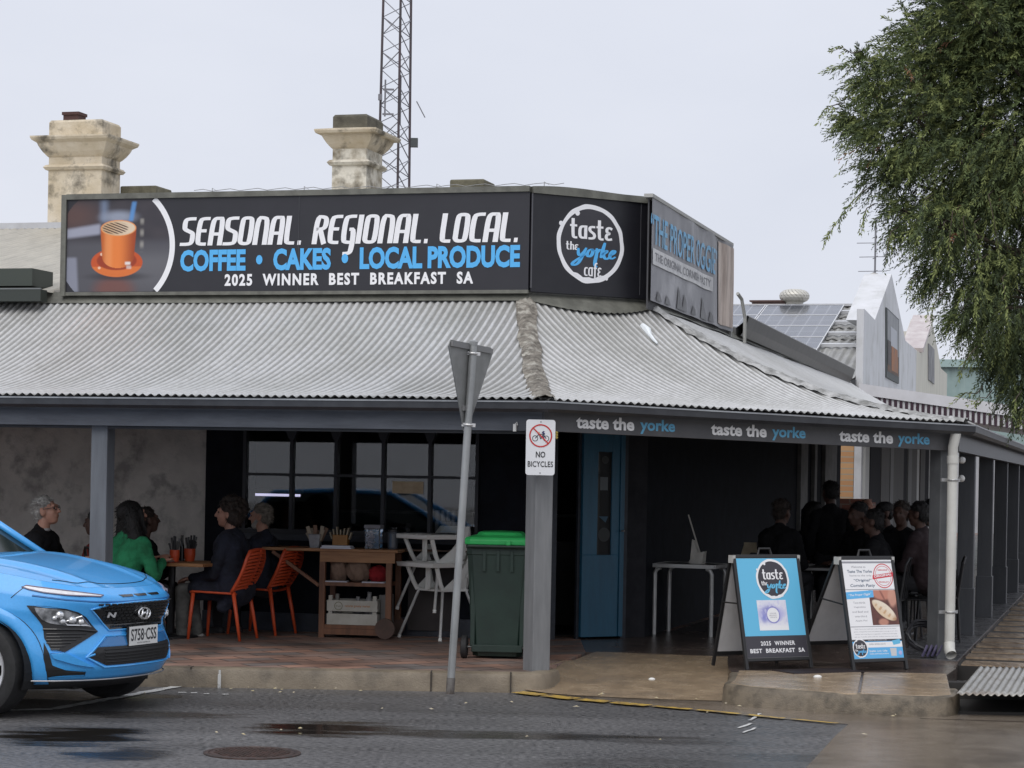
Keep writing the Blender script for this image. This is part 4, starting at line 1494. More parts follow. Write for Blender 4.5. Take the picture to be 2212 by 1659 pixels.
for k in range(7):
    xx = x0 + L_ * (.04 + .1 * k + rp.uniform(0, .04))
    h = rp.uniform(.08, .28)
    m_.add([(xx, SR + .002, 3.52), (xx + .3 * rp.uniform(.6, 1.4), SR + .002, 3.52), (xx + .2, SR + .002, 3.52 + h * .6), (xx + .08, SR + .002, 3.52 + h)], [(0, 1, 2, 3)], 4)
m_.v = on_banner(m_)
m_.M = None
w_ = MB(Tn)
w_.add(m_.v, m_.f)
w_.m = m_.m
w_.build('print', [mat('faded_print_blue', (.16, .47, .78), .5, (.24, .50, .72), 3), mat('faded_print_white', (.74, .74, .74), .5, (.52, .52, .53), 5), mat('faded_print_grey', (.24, .24, .26), .5),
                   mat('faded_print_pink', (.70, .58, .50), .5, (.36, .27, .22), 2.2, stretch=(2, 2, .6), lo=.35, hi=.6), mat('faded_print_dark', (.12, .12, .125), .5, (.19, .19, .2), 6)], bn)
mb = MB(Tn)
mb.box((x0 - .02, SR - .01, zt0 - .005), (x1 + .02, SR + .08, zt0 + .03))
mb.box((x1 - .01, SR - .005, 3.40), (x1 + .03, SR + .05, zt0))
mb.tube([(x1 + .30, SR - .02, 3.98), (x1 + .42, SR - .05, 3.92), (x1 + .5, SR - .08, 3.7), (x1 + .5, SR - .08, 3.4)], .022, 8)
mb.box((x0 + .03, SR + .035, 3.42), (x1, SR + .05, 4.5), 1)
mb.build('frame', [mat('pale_banner_rail', (.40, .40, .38), .5), mat('dark_banner_backing', (.06, .06, .065), .6)], bn)
# barbed bird wire along the parapet
mb = MB(FL)
pts = []
for i in range(40):
    x = -4.6 + i * .1
    pts.append((x, 3.3, 4.60 + .012 * math.sin(i * 2.1)))
mb.tube(pts, .0035, 5)
for x in (-4.4, -3.4, -2.0, -.9):
    mb.tube([(x, 3.3, 4.54), (x, 3.3, 4.62)], .004, 5)
    mb.bar((x, 3.3, 4.62), (x + .05, 3.3, 4.59), .004)
tag(mb.build('bird_wire', mat('thin_wire', (.3, .3, .3), .5)), 'thin bird wire strung above the long black sign', 'wire')

# ------------------------------------------------------------------ lattice mast far behind
d = 45.0
MAST = mat('rusty_red_steel', (.085, .058, .066), .6, (.06, .054, .06), 1.2)
MASTG = mat('zinc_brace', (.20, .20, .22), .5)
bs = at(851, 420, d)
ms = thing('lattice_mast', 'tall rusty three-legged steel lattice mast rising behind the whitewashed chimney', 'mast', (bs.x, bs.y, 0))
HM = 17.0
def leg_at(k, z):
    w_ = .36 * (1 - .026 * z) + .06
    a = R((205, 285, 30)[k])
    return Vector((w_ * math.cos(a), w_ * math.sin(a), z))
for k in range(3):
    mb = MB()
    mb.tube([leg_at(k, 0), leg_at(k, HM)], .026, 6)
    mb.build('leg', MAST, ms)
mb = MB()
z, i = .3, 0
while z < HM - .5:
    for k in range(3):
        j = (k + 1) % 3
        a, b = (k, j) if i % 2 else (j, k)
        mb.bar(leg_at(a, z), leg_at(b, z + .36), .016)
        if i % 2:
            mb.bar(leg_at(b, z), leg_at(a, z + .36), .014)
    z += .36
    i += 1
mb.build('bracing', MASTG, ms)
zz = at(870, 305, d).z
mb = MB()
p = leg_at(2, zz)
mb.box((p.x + .02, p.y - .06, zz - .09), (p.x + .17, p.y + .08, zz + .09))
mb.build('equipment_box', mat('dark_grey_box', (.07, .08, .08), .5), ms)
mb = MB()
for zq in (at(850, 199, d).z, at(850, 252, d).z):
    mb.bar((-.25, -.3, zq), (-.02, -.3, zq), .035)
zq = at(840, 220, d).z
mb.tube([(-.20, -.3, zq - .35), (-.20, -.3, zq + .4)], .02, 6)
mb.tube([(.12, -.3, zq - .5), (.12, -.3, zq + .5)], .012, 6)
mb.box((-.34, -.34, zq - .02), (-.26, -.26, zq + .10))
mb.bar((.42, .2, at(880, 215, d).z), (.60, .2, at(892, 250, d).z), .022)
mb.build('antenna', MASTG, ms)

# ------------------------------------------------------------------ further along the side street
WALLW = mat('white_painted_wall', (.70, .71, .74), .8, (.58, .59, .60), 1.2, lo=.3, hi=.7, stretch=(2, 2, .4), c3=(.40, .40, .38), sc3=1.6, f3=.5)
CREAMW = mat('cream_painted_wall', (.66, .64, .56), .7, (.56, .54, .47), 1.2, stretch=(2, 2, .4))
def brick(name, c1_, c2_, mo, sc=1.0):
    m = bpy.data.materials.new(name)
    m.use_nodes = True
    t = m.node_tree
    N = t.nodes.new
    tcn, mpn, br = N('ShaderNodeTexCoord'), N('ShaderNodeMapping'), N('ShaderNodeTexBrick')
    mpn.inputs['Rotation'].default_value = (R(90), 0, 0)
    t.links.new(tcn.outputs['Object'], mpn.inputs['Vector'])
    t.links.new(mpn.outputs['Vector'], br.inputs['Vector'])
    br.inputs['Scale'].default_value = sc
    br.inputs['Brick Width'].default_value, br.inputs['Row Height'].default_value = .30, .105
    br.inputs['Mortar Size'].default_value = .012
    br.inputs['Color1'].default_value, br.inputs['Color2'].default_value, br.inputs['Mortar'].default_value = c1_ + (1,), c2_ + (1,), mo + (1,)
    t.links.new(br.outputs['Color'], t.nodes['Principled BSDF'].inputs['Base Color'])
    t.nodes['Principled BSDF'].inputs['Roughness'].default_value = .8
    return m
BRICK = brick('orange_buff_brick', (.50, .26, .12), (.60, .36, .18), (.40, .34, .26))
RBRICK = brick('dull_red_brick', (.16, .055, .035), (.12, .045, .03), (.13, .10, .08))
hx = onp(FR, 1866, 700, RD).x
HF = FR @ Matrix.Translation((hx, RD, 0))              # the hall's own frame: x away along the street, y into the building
hall = thing('gabled_hall', 'white street hall with a pointed parapet gable and solar panels on its iron roof', 'building', HF)
def hp(u, v, y=0.0):
    p = onp(HF, u, v, y)
    return (p.x, p.z)
prof = [hp(1866, 667), hp(1867, 667), hp(1890, 691), hp(1926, 592), hp(1956, 736), hp(1980, 757)]
xe = prof[-1][0]
prof[0] = (0.0, prof[0][1])
mb = MB()
mb.prism([(0, 0), (xe, 0)] + prof[::-1], 0, .13)
mb.prism([prof[2], prof[4], prof[3]], .131, .55)
mb.build('gable_wall', WALLW, hall)
mb = MB()
pl = [hp(1912, 664), hp(1912, 815), hp(1939, 829), hp(1939, 690)]
mb.prism(pl, -.03, -.002, 0)
ins = lambda a, b: [(min(p[0] for p in pl) + a * (max(p[0] for p in pl) - min(p[0] for p in pl)), 0)]
pic = mb.build('mural', mat('mural_frame_grey', (.07, .08, .08), .6), hall)
mb = MB()
def lerp2(s, t):
    a = (pl[0][0] + (pl[3][0] - pl[0][0]) * s, pl[0][1] + (pl[3][1] - pl[0][1]) * s)
    b = (pl[1][0] + (pl[2][0] - pl[1][0]) * s, pl[1][1] + (pl[2][1] - pl[1][1]) * s)
    return (a[0] + (b[0] - a[0]) * t, a[1] + (b[1] - a[1]) * t)
for (s0, s1, t0, t1, mi, y) in ((.06, .94, .02, .9, 0, -.033), (.3, .8, .22, .5, 1, -.036), (.06, .94, .6, .9, 2, -.036), (.35, .85, .5, .86, 3, -.039), (.06, .3, .45, .8, 4, -.041)):
    poly(mb, [lerp2(s0, t0), lerp2(s0, t1), lerp2(s1, t1), lerp2(s1, t0)], y, mi)
mb.build('painting', [mat('mural_pale', (.34, .35, .36), .7, (.26, .27, .29), 3), mat('mural_white', (.48, .50, .54), .7), mat('mural_brown', (.20, .11, .07), .7, (.10, .08, .07), 4), mat('mural_orange', (.42, .17, .07), .7, (.25, .16, .12), 3), mat('mural_dark', (.10, .09, .09), .7)], pic)
zE, zR, xRdg = 3.62, 5.42, 6.0
mb = MB()
mb.box((.02, .14, 0), (.3, 16, zE - .1))
mb.build('wall', BRICK, hall)['label'] = 'orange brick side wall'
def hall_fy(x, f):                                     # x runs along the ridge here
    return x, 0
m_ = MB()
n = 16 * 60
rows = []
for xq, zq in ((-.15, zE), (xRdg, zR)):
    rows.append([(xq, .135 + 15.9 * j / n, zq + .016 * math.cos(2 * math.pi * 15.5 * j / n / .16)) for j in range(n + 1)])
m_.grid(rows, 0, flip=True)
m_.add([(xRdg, .56, zR), (xRdg, 16, zR), (xe, 16, zE), (xe, .56, zE)], [(0, 1, 2, 3)])
m_.build('roof', mat('pale_zinc_roof', (.42, .42, .40), .45, (.32, .32, .31), 3, metal=.2), hall)
mb = MB()
mb.box((-.30, .1, zE - .16), (-.12, 16, zE - .02))
mb.build('gutter', TRIM, hall)
mb = MB()
mb.box((xRdg - .12, .56, zR), (xRdg + .12, 16, zR + .05))
mb.build('ridge_cap', mat('pale_zinc_ridge', (.55, .56, .58), .45), hall)
sl = math.atan2(zR - zE, xRdg + .15)
RM = Matrix.Translation((-.15, 0, zE)) @ Matrix.Rotation(-sl, 4, 'Y')      # x up the slope, y along the ridge, z out
def roofp(u, v):
    T = HF @ RM
    Ti = T.inverted()
    p, dd = Ti @ CAMP, Ti.to_3x3() @ ray(u, v)
    return p + dd * ((.1 - p.z) / dd.z)
sa, sb = roofp(1826, 645), roofp(1779, 756)
ya = (sa.y + sb.y) / 2
def solar_material():
    m = bpy.data.materials.new('solar_cells')
    m.use_nodes = True
    t = m.node_tree
    N = t.nodes.new
    tcn, br = N('ShaderNodeTexCoord'), N('ShaderNodeTexBrick')
    t.links.new(tcn.outputs['Object'], br.inputs['Vector'])
    br.offset = 0
    br.inputs['Scale'].default_value = 1.0
    br.inputs['Brick Width'].default_value, br.inputs['Row Height'].default_value = .50, .275
    br.inputs['Mortar Size'].default_value = .012
    br.inputs['Color1'].default_value, br.inputs['Color2'].default_value, br.inputs['Mortar'].default_value = (.05, .06, .085, 1), (.045, .055, .08, 1), (.22, .23, .26, 1)
    b = t.nodes['Principled BSDF']
    t.links.new(br.outputs['Color'], b.inputs['Base Color'])
    b.inputs['Roughness'].default_value = .22
    b.inputs['Coat Weight'].default_value = .6
    return m
SOLAR = solar_material()
arr = tag(bpy.data.objects.new('solar_array', None), None)
COL.objects.link(arr)
arr.parent = hall
arr.matrix_local = RM
proto_m = None
ALU = mat('bright_aluminium', (.72, .73, .75), .35, metal=.3)
pm = MB()
pm.box((0, 0, .06), (1.0, 1.62, .10), 0)
for a, b in (((-.0, 0), (.022, 1.62)), ((.978, 0), (1.0, 1.62)), ((.022, 0), (.978, .022)), ((.022, 1.598), (.978, 1.62))):
    pm.box((a[0], a[1], .061), (b[0], b[1], .107), 1)
pmesh = pm.mesh('panel', [SOLAR, ALU])
top = max(sa.x, sb.x) - .02
top = min(top, 6.1)
for i in range(5):
    for j in range(6):
        o = bpy.data.objects.new('panel', pmesh)
        COL.objects.link(o)
        o.parent = arr
        o.location = (top - 1.0 - 1.03 * i, ya + .03 + j * 1.64 + (.25 if j > 2 else 0), 0)
for k in range(4):
    mb = MB()
    mb.box((top - .55 - 1.03 * k, ya - .75, .03), (top - .47 - 1.03 * k, ya + .05, .09))
    mb.build('rail', ALU, arr)
mb = MB()
for k in range(3):
    mb = MB()
    mb.grid([[(top - .86 - 1.03 * k + .16 * f, ya - .78 + .84 * j / 40, .02 + .03 * math.sin(math.pi * f) + .016 * math.sin(2 * math.pi * j / 10)) for j in range(41)] for f in np.linspace(0, 1, 6)])
    mb.build('flashing', mat('crimped_grey_flashing', (.26, .26, .25), .5), arr)
# vents, aerial
TU = HF @ Matrix.Translation((0, 0, 0))
p = onp(HF, 1715, 640, 7.4)
wv = thing('roof_vent', 'round silver whirlybird vent on the ridge of the solar panel roof', 'roof vent', HF @ Matrix.Translation((xRdg, onp(FR @ Matrix.Translation((hx + xRdg, RD, 0)) @ Matrix.Rotation(R(-90), 4, 'Z'), 1716, 640, 0).x * -1, zR)))
mb = MB()
mb.lathe([(.16, -.1), (.16, .08)], 16)
mb.build('collar', ALU, wv)
mb = MB()
for k in range(22):
    a0_ = 2 * math.pi * k / 22
    mb.grid([[((.30 * math.sin(t) ** .7 + .02) * math.cos(a0_ + e + .5 * math.cos(t)), (.30 * math.sin(t) ** .7 + .02) * math.sin(a0_ + e + .5 * math.cos(t)), .22 - .15 * math.cos(t)) for t in np.linspace(.05, math.pi - .25, 8)] for e in (0, .24)])
mb.lathe([(.18, .05), (.22, .2), (.12, .36)], 16)
mb.build('turbine', mat('cream_vane', (.62, .60, .54), .4, metal=.2), wv)
yv = onp(FR @ Matrix.Translation((hx + xRdg, RD, 0)) @ Matrix.Rotation(R(-90), 4, 'Z'), 1662, 636, 0).x * -1
mb = MB(HF @ Matrix.Translation((xRdg, yv, zR)))
mb.box((-.1, -.35, 0), (.25, .35, .10))
mb.box((-.14, -.40, .10), (.29, .40, .13))
tag(mb.build('ridge_vent', mat('brown_roof_cap', (.12, .07, .06), .6)), 'flat brown cap on the ridge beside the silver whirlybird vent', 'roof vent')
d = 47.0
ab = at(1889, 640, d)
an = thing('tv_aerial', 'thin television aerial with a small round dish standing beside the white gable', 'aerial', (ab.x, ab.y, 5.4))
mb = MB()
tz = at(1890, 470, d).z - 5.4
mb.tube([(0, 0, -.1), (0, 0, tz)], .022, 6)
mb.bar((-.18, 0, 0), (0, 0, .5), .02)
mb.bar((.18, 0, 0), (0, 0, .5), .02)
mb.build('mast', MASTG, an)
mb = MB()
for v, wl in ((526, .40), (556, .34), (587, .36)):
    zq = at(1890, v, d).z - 5.4
    mb.bar((-wl, 0, zq), (wl * .7, 0, zq + .02), .014)
    mb.bar((0, -.3, zq), (0, .3, zq), .014)
mb.build('boom', MASTG, an)
mb = MB()
zq = at(1888, 604, d).z - 5.4
mb.lathe([(.02, .05), (.10, .03), (.155, -.03)], 18, 0, Matrix.Translation((-.02, -.10, zq)) @ Matrix.Rotation(R(80), 4, 'X'))
mb.build('dish', mat('pale_dish', (.5, .49, .47), .5), an)

# second, cream shop with its own pointed gable
sx0 = xe
shop = thing('gabled_shop', 'cream shop with a pointed pink-edged gable past the white hall', 'building', HF @ Matrix.Translation((sx0, 0, 0)))
prof2 = [hp(1981, 757), hp(1989, 763), hp(2013, 689), hp(2033, 796), hp(2046, 808)]
prof2 = [(x - sx0, z) for x, z in prof2]
xe2 = prof2[-1][0]
prof2[0] = (0.005, prof2[0][1])
mb = MB()
mb.prism([(0.005, 0), (xe2, 0)] + prof2[::-1], .0, .5)
mb.build('gable_wall', CREAMW, shop)
mb = MB()
a, b = prof2[1], prof2[2]
mb.prism([(a[0], a[1] + .02), (b[0], b[1] + .02), (b[0], b[1] + .10), (a[0] - .05, a[1] + .12)], -.06, .45)
mb.build('barge_board', mat('dusty_pink_barge', (.62, .58, .57), .6, (.48, .42, .42), 3), shop)
mb = MB()
pl = [(x - sx0, z) for x, z in (hp(2004, 742), hp(2004, 820), hp(2016, 830), hp(2016, 755))]
mb.prism(pl, -.03, -.002)
mb.build('mural', mat('dark_mural', (.15, .15, .16), .7, (.30, .30, .31), 1.5), shop)
mb = MB()
mb.add([(0, .5, prof2[0][1] - .3), (prof2[2][0], .5, prof2[2][1] - .3), (prof2[2][0], 14, prof2[2][1] - .3), (0, 14, prof2[0][1] - .3)], [(0, 1, 2, 3)])
mb.add([(prof2[2][0], .5, prof2[2][1] - .3), (xe2, .5, 4.5), (xe2, 14, 4.5), (prof2[2][0], 14, prof2[2][1] - .3)], [(0, 1, 2, 3)])
mb.build('roof', CREAMTIN, shop)
mb = MB()
p = hp(1968, 722)
mb.box((-3.0, 4.0, 4.3), (-.3, 7.0, 5.5))
for k in range(9):
    mb.box((-2.9 + k * .3, 3.97, 5.2), (-2.75 + k * .3, 3.999, 5.35), 1)
mb.build('back_room', [WALLW, TRIM], shop)
# the hall's own verandah: raked end with a valance of white and dark boards, posts and shopfront below it
VX = hx - .75
VF = FR @ Matrix.Translation((VX, RD, 0)) @ Matrix.Rotation(R(-90), 4, 'Z')   # x out over the footpath, y away
vl = thing('striped_verandah', 'white verandah with a raked end valance of white and maroon boards', 'verandah', VF)
def vp(u, v):
    p = onp(VF, u, v, 0)
    return p.x, p.z
xs0, xs1 = .02, 4.3
t0, t1 = vp(1867, 830), vp(2203, 878)
s0, s1 = vp(1867, 853.5), vp(2203, 902)
b0, b1 = vp(1890, 873), vp(2200, 955)
lin = lambda p, q_, x: p[1] + (q_[1] - p[1]) * (x - p[0]) / (q_[0] - p[0])
mb = MB()
mb.prism([(xs0, lin(s0, s1, xs0)), (xs1, lin(s0, s1, xs1)), (xs1, lin(t0, t1, xs1)), (xs0, lin(t0, t1, xs0))], -.02, .06)
mb.build('fascia', mat('white_fascia', (.68, .68, .71), .6, (.60, .60, .62), 3), vl)
mb = MB()
mb2 = MB()
x = xs0
k = 0
VW = .045
while x < xs1:
    z1_, z0_ = lin(s0, s1, x), lin(s0, s1, x) - .20
    (mb if k % 2 else mb2).prism([(x, z0_ - .02 * (k % 2)), (x + VW - .004, z0_ - .02 * (k % 2)), (x + VW - .004, z1_), (x, z1_)], .0 + .02 * (1 - k % 2), .025 + .02 * (1 - k % 2))
    x += VW if k % 2 else VW * 1.15
    k += 1
mb.build('valance', mat('maroon_board', (.045, .02, .035), .6), vl)
mb2.build('valance', mat('white_board', (.66, .66, .68), .6), vl)
mb = MB()
mb.add([(0, .0, lin(t0, t1, 0)), (xs1, 0, lin(t0, t1, xs1)), (xs1, 30, lin(t0, t1, xs1)), (0, 30, lin(t0, t1, 0))], [(0, 1, 2, 3)])
mb.build('roof', mat('pale_zinc_roof', (.42, .42, .40), .45), vl)
for k in range(1, 7):
    mb = MB()
    mb.box((3.3, 4.2 * k, FLOOR), (3.44, 4.2 * k + .14, 2.75))
    mb.build('post', WALLW, vl)
# what shows of the hall's front under that roof: white corner, boards, dark windows
mb = MB()
pal = [mat('front_white_trim', (.58, .58, .56), .6), mat('front_dark_window', (.03, .03, .035), .7, spec=.1), mat('front_grey_boards', (.16, .155, .15), .7, (.11, .105, .10), 6, stretch=(8, 1, .3)), mat('front_mid_grey', (.24, .24, .235), .7)]
seq = [(1863, 1872, 0), (1873, 1895, 1), (1896, 1914, 2), (1915, 1922, 3), (1923, 1945, 2), (1946, 1953, 1), (1954, 1962, 3), (1963, 1974, 2), (1975, 1981, 0), (1982, 1992, 2), (1993, 2001, 1), (2002, 2006, 0), (2007, 2020, 2)]
for a, b, mi in seq:
    xa_, xb_ = onp(HF, a, 1020, 0).x, onp(HF, b, 1020, 0).x
    mb.box((xa_, -.05 - .01 * mi, FLOOR), (xb_, -.002, 2.75), mi)
mb.build('front', pal, hall)
mb = MB(HF @ Matrix.Translation((-1.6, .4, 0)))
mb.box((-.3, -.75, FLOOR - .02), (.3, .05, 1.30))
mb.box((-.36, -.81, 1.30), (.36, .11, 1.40))
mb.box((-.30, -.75, 1.40), (.30, .05, 1.46))
tag(mb.build('brick_pier', RBRICK), 'low red brick pier with a capping in front of the orange brick wall', 'pier')

# teal iron shed, far trees
d = 72.0
tb_ = at(2075, 900, d)
sh = thing('teal_shed', 'teal corrugated iron building far down the side street', 'building', frame((tb_.x + 1.5, tb_.y, 0), -TH))
zt2 = at(2075, 792, d).z
mb = MB()
n = 120
mb.grid([[(-3 + 9 * j / n, .03 * math.cos(2 * math.pi * 9 * j / n / .3), z) for j in range(n + 1)] for z in (2.9, zt2)])
mb.box((-3, .04, 0), (6, .3, 2.9), 1)
mb.build('wall', [mat('teal_iron', (.30, .40, .39), .6, (.25, .34, .33), 2), mat('pale_render', (.42, .43, .45), .8, (.34, .35, .37), 1)], sh)
mb = MB()
mb.box((-3.2, -.2, zt2), (6.2, 6, zt2 + .25))
mb.build('roof', mat('pale_teal_iron', (.32, .43, .42), .5), sh)
# ------------------------------------------------------------------ trees
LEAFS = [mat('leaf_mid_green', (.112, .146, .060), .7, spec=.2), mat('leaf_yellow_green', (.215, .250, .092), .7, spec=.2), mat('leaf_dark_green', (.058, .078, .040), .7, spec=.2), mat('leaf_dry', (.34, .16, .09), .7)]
BARK = mat('grey_brown_bark', (.11, .085, .065), .9, (.05, .04, .03), 8, .6, 20, stretch=(3, 3, .6))
def sprays(P, D, n_leaf, length, leaf_l, leaf_w, g, droop=.5, mats_w=(.5, .25, .25, 0), shade=None):
    """P, D: (n,3) starts and directions. Each spray is a bending stem with narrow leaves on all sides. Returns verts, faces, material."""
    n = len(P)
    t = (np.arange(n_leaf) + .5) / n_leaf
    L = length * g.uniform(.6, 1.35, n)
    pos = P[:, None, :] + D[:, None, :] * (L[:, None] * t[None, :])[:, :, None]
    pos[:, :, 2] -= (droop * L[:, None] * t[None, :] ** 2)
    tan = D[:, None, :].repeat(n_leaf, 1).copy()
    tan[:, :, 2] -= 2 * droop * t[None, :]
    tan /= np.linalg.norm(tan, axis=2, keepdims=True)
    rnd = g.normal(size=(n, n_leaf, 3))
    side = rnd - tan * (rnd * tan).sum(2, keepdims=True)
    side /= np.linalg.norm(side, axis=2, keepdims=True) + 1e-6
    ld = side * .62 + tan * .85
    ld /= np.linalg.norm(ld, axis=2, keepdims=True)
    wd = np.cross(ld, g.normal(size=(n, n_leaf, 3)))
    wd /= np.linalg.norm(wd, axis=2, keepdims=True) + 1e-6
    ll = leaf_l * g.uniform(.6, 1.25, (n, n_leaf, 1)) * (1.05 - .45 * t[None, :, None])
    a = pos
    b = pos + ld * ll * .45 + wd * leaf_w
    c = pos + ld * ll
    e = pos + ld * ll * .45 - wd * leaf_w
    V = np.stack([a, b, c, e], 2).reshape(-1, 3)
    m = g.choice(len(mats_w), p=np.array(mats_w) / sum(mats_w), size=n)
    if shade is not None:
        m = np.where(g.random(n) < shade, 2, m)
    M_ = np.repeat(m, n_leaf)
    # stems as thin flat strips
    k = n_leaf
    return V, M_, pos
def leaf_mesh(name, V, M_, mats, stems=None):
    nf = len(V) // 4
    me = bpy.data.meshes.new(name)
    me.vertices.add(len(V))
    me.vertices.foreach_set('co', V.astype(np.float32).ravel())
    me.loops.add(nf * 4)
    me.loops.foreach_set('vertex_index', np.arange(nf * 4, dtype=np.int32))
    me.polygons.add(nf)
    me.polygons.foreach_set('loop_start', np.arange(0, nf * 4, 4, dtype=np.int32))
    me.polygons.foreach_set('loop_total', np.full(nf, 4, dtype=np.int32))
    for m in mats:
        me.materials.append(m)
    me.polygons.foreach_set('material_index', M_.astype(np.int32))
    me.update(calc_edges=True)
    me.validate()
    return me
g = np.random.default_rng(11)
DT = 25.0
blobs = [(1985, 165, 105, 0), (1960, 280, 95, -.3), (2075, 105, 140, .4), (2165, 290, 200, 0), (2000, 390, 80, .3), (2095, 520, 100, 0), (2180, 640, 105, -.3),
         (2160, 765, 42, 0), (2205, 780, 60, .4), (2030, 575, 34, -.2), (2270, 190, 290, .6), (1878, 180, 36, -.4), (1872, 285, 32, .2), (1905, 365, 34, 0), (1945, 455, 40, -.3),
         (1856, 140, 20, -.2), (1836, 240, 17, .0), (2095, 660, 42, -.5), (2100, 30, 75, -.5), (2210, 480, 150, .8), (2250, 700, 110, .5), (2140, 40, 105, 0), (2222, 838, 42, 0), (2025, 480, 50, -.6),
         (2440, 330, 320, .5), (2560, 620, 260, 0), (2680, 200, 330, 0), (2420, -180, 330, 0), (2170, -150, 190, 0), (2760, 520, 260, 1.5)]
Ps, Ds, Sh = [], [], []
TC = at(2330, 300, DT + .2)
for (u, v, r_, dz) in blobs:
    c = np.array(at(u, v, DT + dz))
    rr = r_ / F_PX * DT
    vis = u - r_ < 2250
    n = int((520 if vis else 70) * rr ** 2 / .35 * (1.0 if r_ > 60 else 1.25)) + (22 if vis else 8)
    # clump: a handful of twig centres in the blob, sprays gathered round them
    nc = max(6, n // 20)
    q_ = g.normal(size=(nc, 3))
    q_ /= np.linalg.norm(q_, axis=1, keepdims=True)
    cen = c + q_ * (rr * g.uniform(.30, 1.0, (nc, 1)) ** .6) * np.array([1, .9, 1])
    idx = g.integers(0, nc, n)
    P_ = cen[idx] + g.normal(size=(n, 3)) * min(.15, rr * .24) * np.array([1, 1, .8])
    out = P_ - c
    out /= np.linalg.norm(out, axis=1, keepdims=True) + 1e-6
    away = P_ - np.array(TC)
    away /= np.linalg.norm(away, axis=1, keepdims=True)
    D_ = out * .5 + away * .55 + g.normal(size=(n, 3)) * .35 + np.array([0, 0, -.22])
    D_ /= np.linalg.norm(D_, axis=1, keepdims=True)
    Ps.append(P_)
    Ds.append(D_)
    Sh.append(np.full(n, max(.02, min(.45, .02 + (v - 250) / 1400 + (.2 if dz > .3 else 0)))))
# long weeping streamers
st = [((1862, 414), (1781, 523)), ((1872, 450), (1860, 503)), ((1925, 500), (1912, 568)), ((2058, 455), (2046, 575)), ((2080, 470), (2090, 570)), ((2105, 480), (2120, 650)), ((2135, 420), (2160, 560)),
      ((2110, 850), (2060, 872)), ((2195, 860), (2190, 905)), ((1975, 600), (1962, 628)), ((2100, 760), (2072, 815)), ((1990, 100), (1958, 36)), ((1840, 115), (1797, 112)), ((2030, 640), (2010, 690)), ((1800, 228), (1776, 256)),
      ((2040, 480), (2020, 600)), ((2000, 430), (1975, 540)), ((2165, 600), (2180, 720)), ((2120, 560), (2105, 680)), ((2130, 860), (2105, 880))]
sP, sD = [], []
for (a, b) in st:
    dz = -.9 + random.uniform(-.2, .2)
    A, B = at(*a, DT + dz), at(*b, DT + dz - .1)
    k = max(4, int((B - A).length / .045))
    for i in range(k):
        f = i / k
        p = A.lerp(B, f) + Vector((0, 0, .06 * math.sin(math.pi * f)))
        dd = (B - A).normalized() + Vector(g.normal(size=3) * .25)
        sP.append(tuple(p))
        sD.append(tuple(dd.normalized()))
P_, D_, sh_ = np.concatenate(Ps), np.concatenate(Ds), np.concatenate(Sh)
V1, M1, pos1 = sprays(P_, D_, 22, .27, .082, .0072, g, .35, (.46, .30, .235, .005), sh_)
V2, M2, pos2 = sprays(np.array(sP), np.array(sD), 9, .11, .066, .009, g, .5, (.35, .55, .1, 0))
tree = thing('weeping_tree', 'large drooping green street tree hanging over the side street verandah', 'tree', (8.4, 26.0, 0))
off = np.array([8.4, 26.0, 0])
me = leaf_mesh('crown', np.concatenate([V1, V2]) - off, np.concatenate([M1, M2]), LEAFS)
o = bpy.data.objects.new('crown', me)
COL.objects.link(o)
o.parent = tree
mb = MB(Matrix.Translation((-8.4, -26.0, 0)))
mb.tube([(8.4, 26, -.05), (8.35, 26, 1.4), (8.2, 25.9, 2.6)], [.28, .22, .19], 12)
bl = sorted(range(len(blobs)), key=lambda i: -blobs[i][2])[:24]
for i in bl:
    u, v, r_, dz = blobs[i]
    c = at(u, v, DT + dz)
    s = Vector((8.2, 25.9, 2.6))
    m1 = s.lerp(c, .35) + Vector((0, 0, .5))
    m2 = s.lerp(c, .7) + Vector((0, 0, .35))
    mb.tube([s, m1, m2, c], [.09, .055, .03, .012], 7)
    for k in range(5):
        e = c + Vector(g.normal(size=3)).normalized() * (r_ / F_PX * DT * .8)
        mb.tube([m2.lerp(c, .5), (c + e) / 2 + Vector((0, 0, .05)), e], [.016, .010, .004], 5)
for (a, b) in st:
    A, B = at(*a, DT - .9), at(*b, DT - 1.0)
    mb.tube([A + Vector((.15, .4, .1)), A, A.lerp(B, .5) + Vector((0, 0, .06)), B], [.008, .006, .004, .002], 5)
mb.build('trunk', BARK, tree, smooth=True)

def far_tree(name, label, u0, u1, v0, d, dens, mats, base=0.0, hfac=1.0):
    A, B = at(u0, v0, d), at(u1, v0, d)
    cx, wd = (A.x + B.x) / 2, (B.x - A.x) / 2
    top = A.z
    t_ = thing(name, label, 'tree', (cx, d, 0))
    n = dens
    q_ = g.normal(size=(n, 3))
    q_ /= np.linalg.norm(q_, axis=1, keepdims=True)
    P0_ = q_ * g.uniform(.55, 1, (n, 1)) * np.array([wd, wd * .8, top * .42])
    lump = 1 + .28 * np.sin(q_[:, :1] * 5 + 1) * np.cos(q_[:, 2:] * 6)
    P0_ = P0_ * lump + np.array([0, 0, top * .56])
    V, M_, _ = sprays(P0_, q_ * .7 + np.array([0, 0, .1]), 8, wd * .16, wd * .10, wd * .02, g, .3, (.5, .2, .3, 0))
    me_ = leaf_mesh('crown', V, M_, mats)
    o_ = bpy.data.objects.new('crown', me_)
    COL.objects.link(o_)
    o_.parent = t_
    m_ = MB()
    m_.tube([(0, 0, 0), (.05, 0, top * .3), (0, 0, top * .7)], [wd * .09, wd * .07, wd * .03], 8)
    for k in range(5):
        a = k * 1.3
        m_.tube([(0, 0, top * .3), (wd * .4 * math.cos(a), wd * .4 * math.sin(a), top * .6)], [wd * .05, wd * .015], 6)
    m_.build('trunk', BARK, t_)
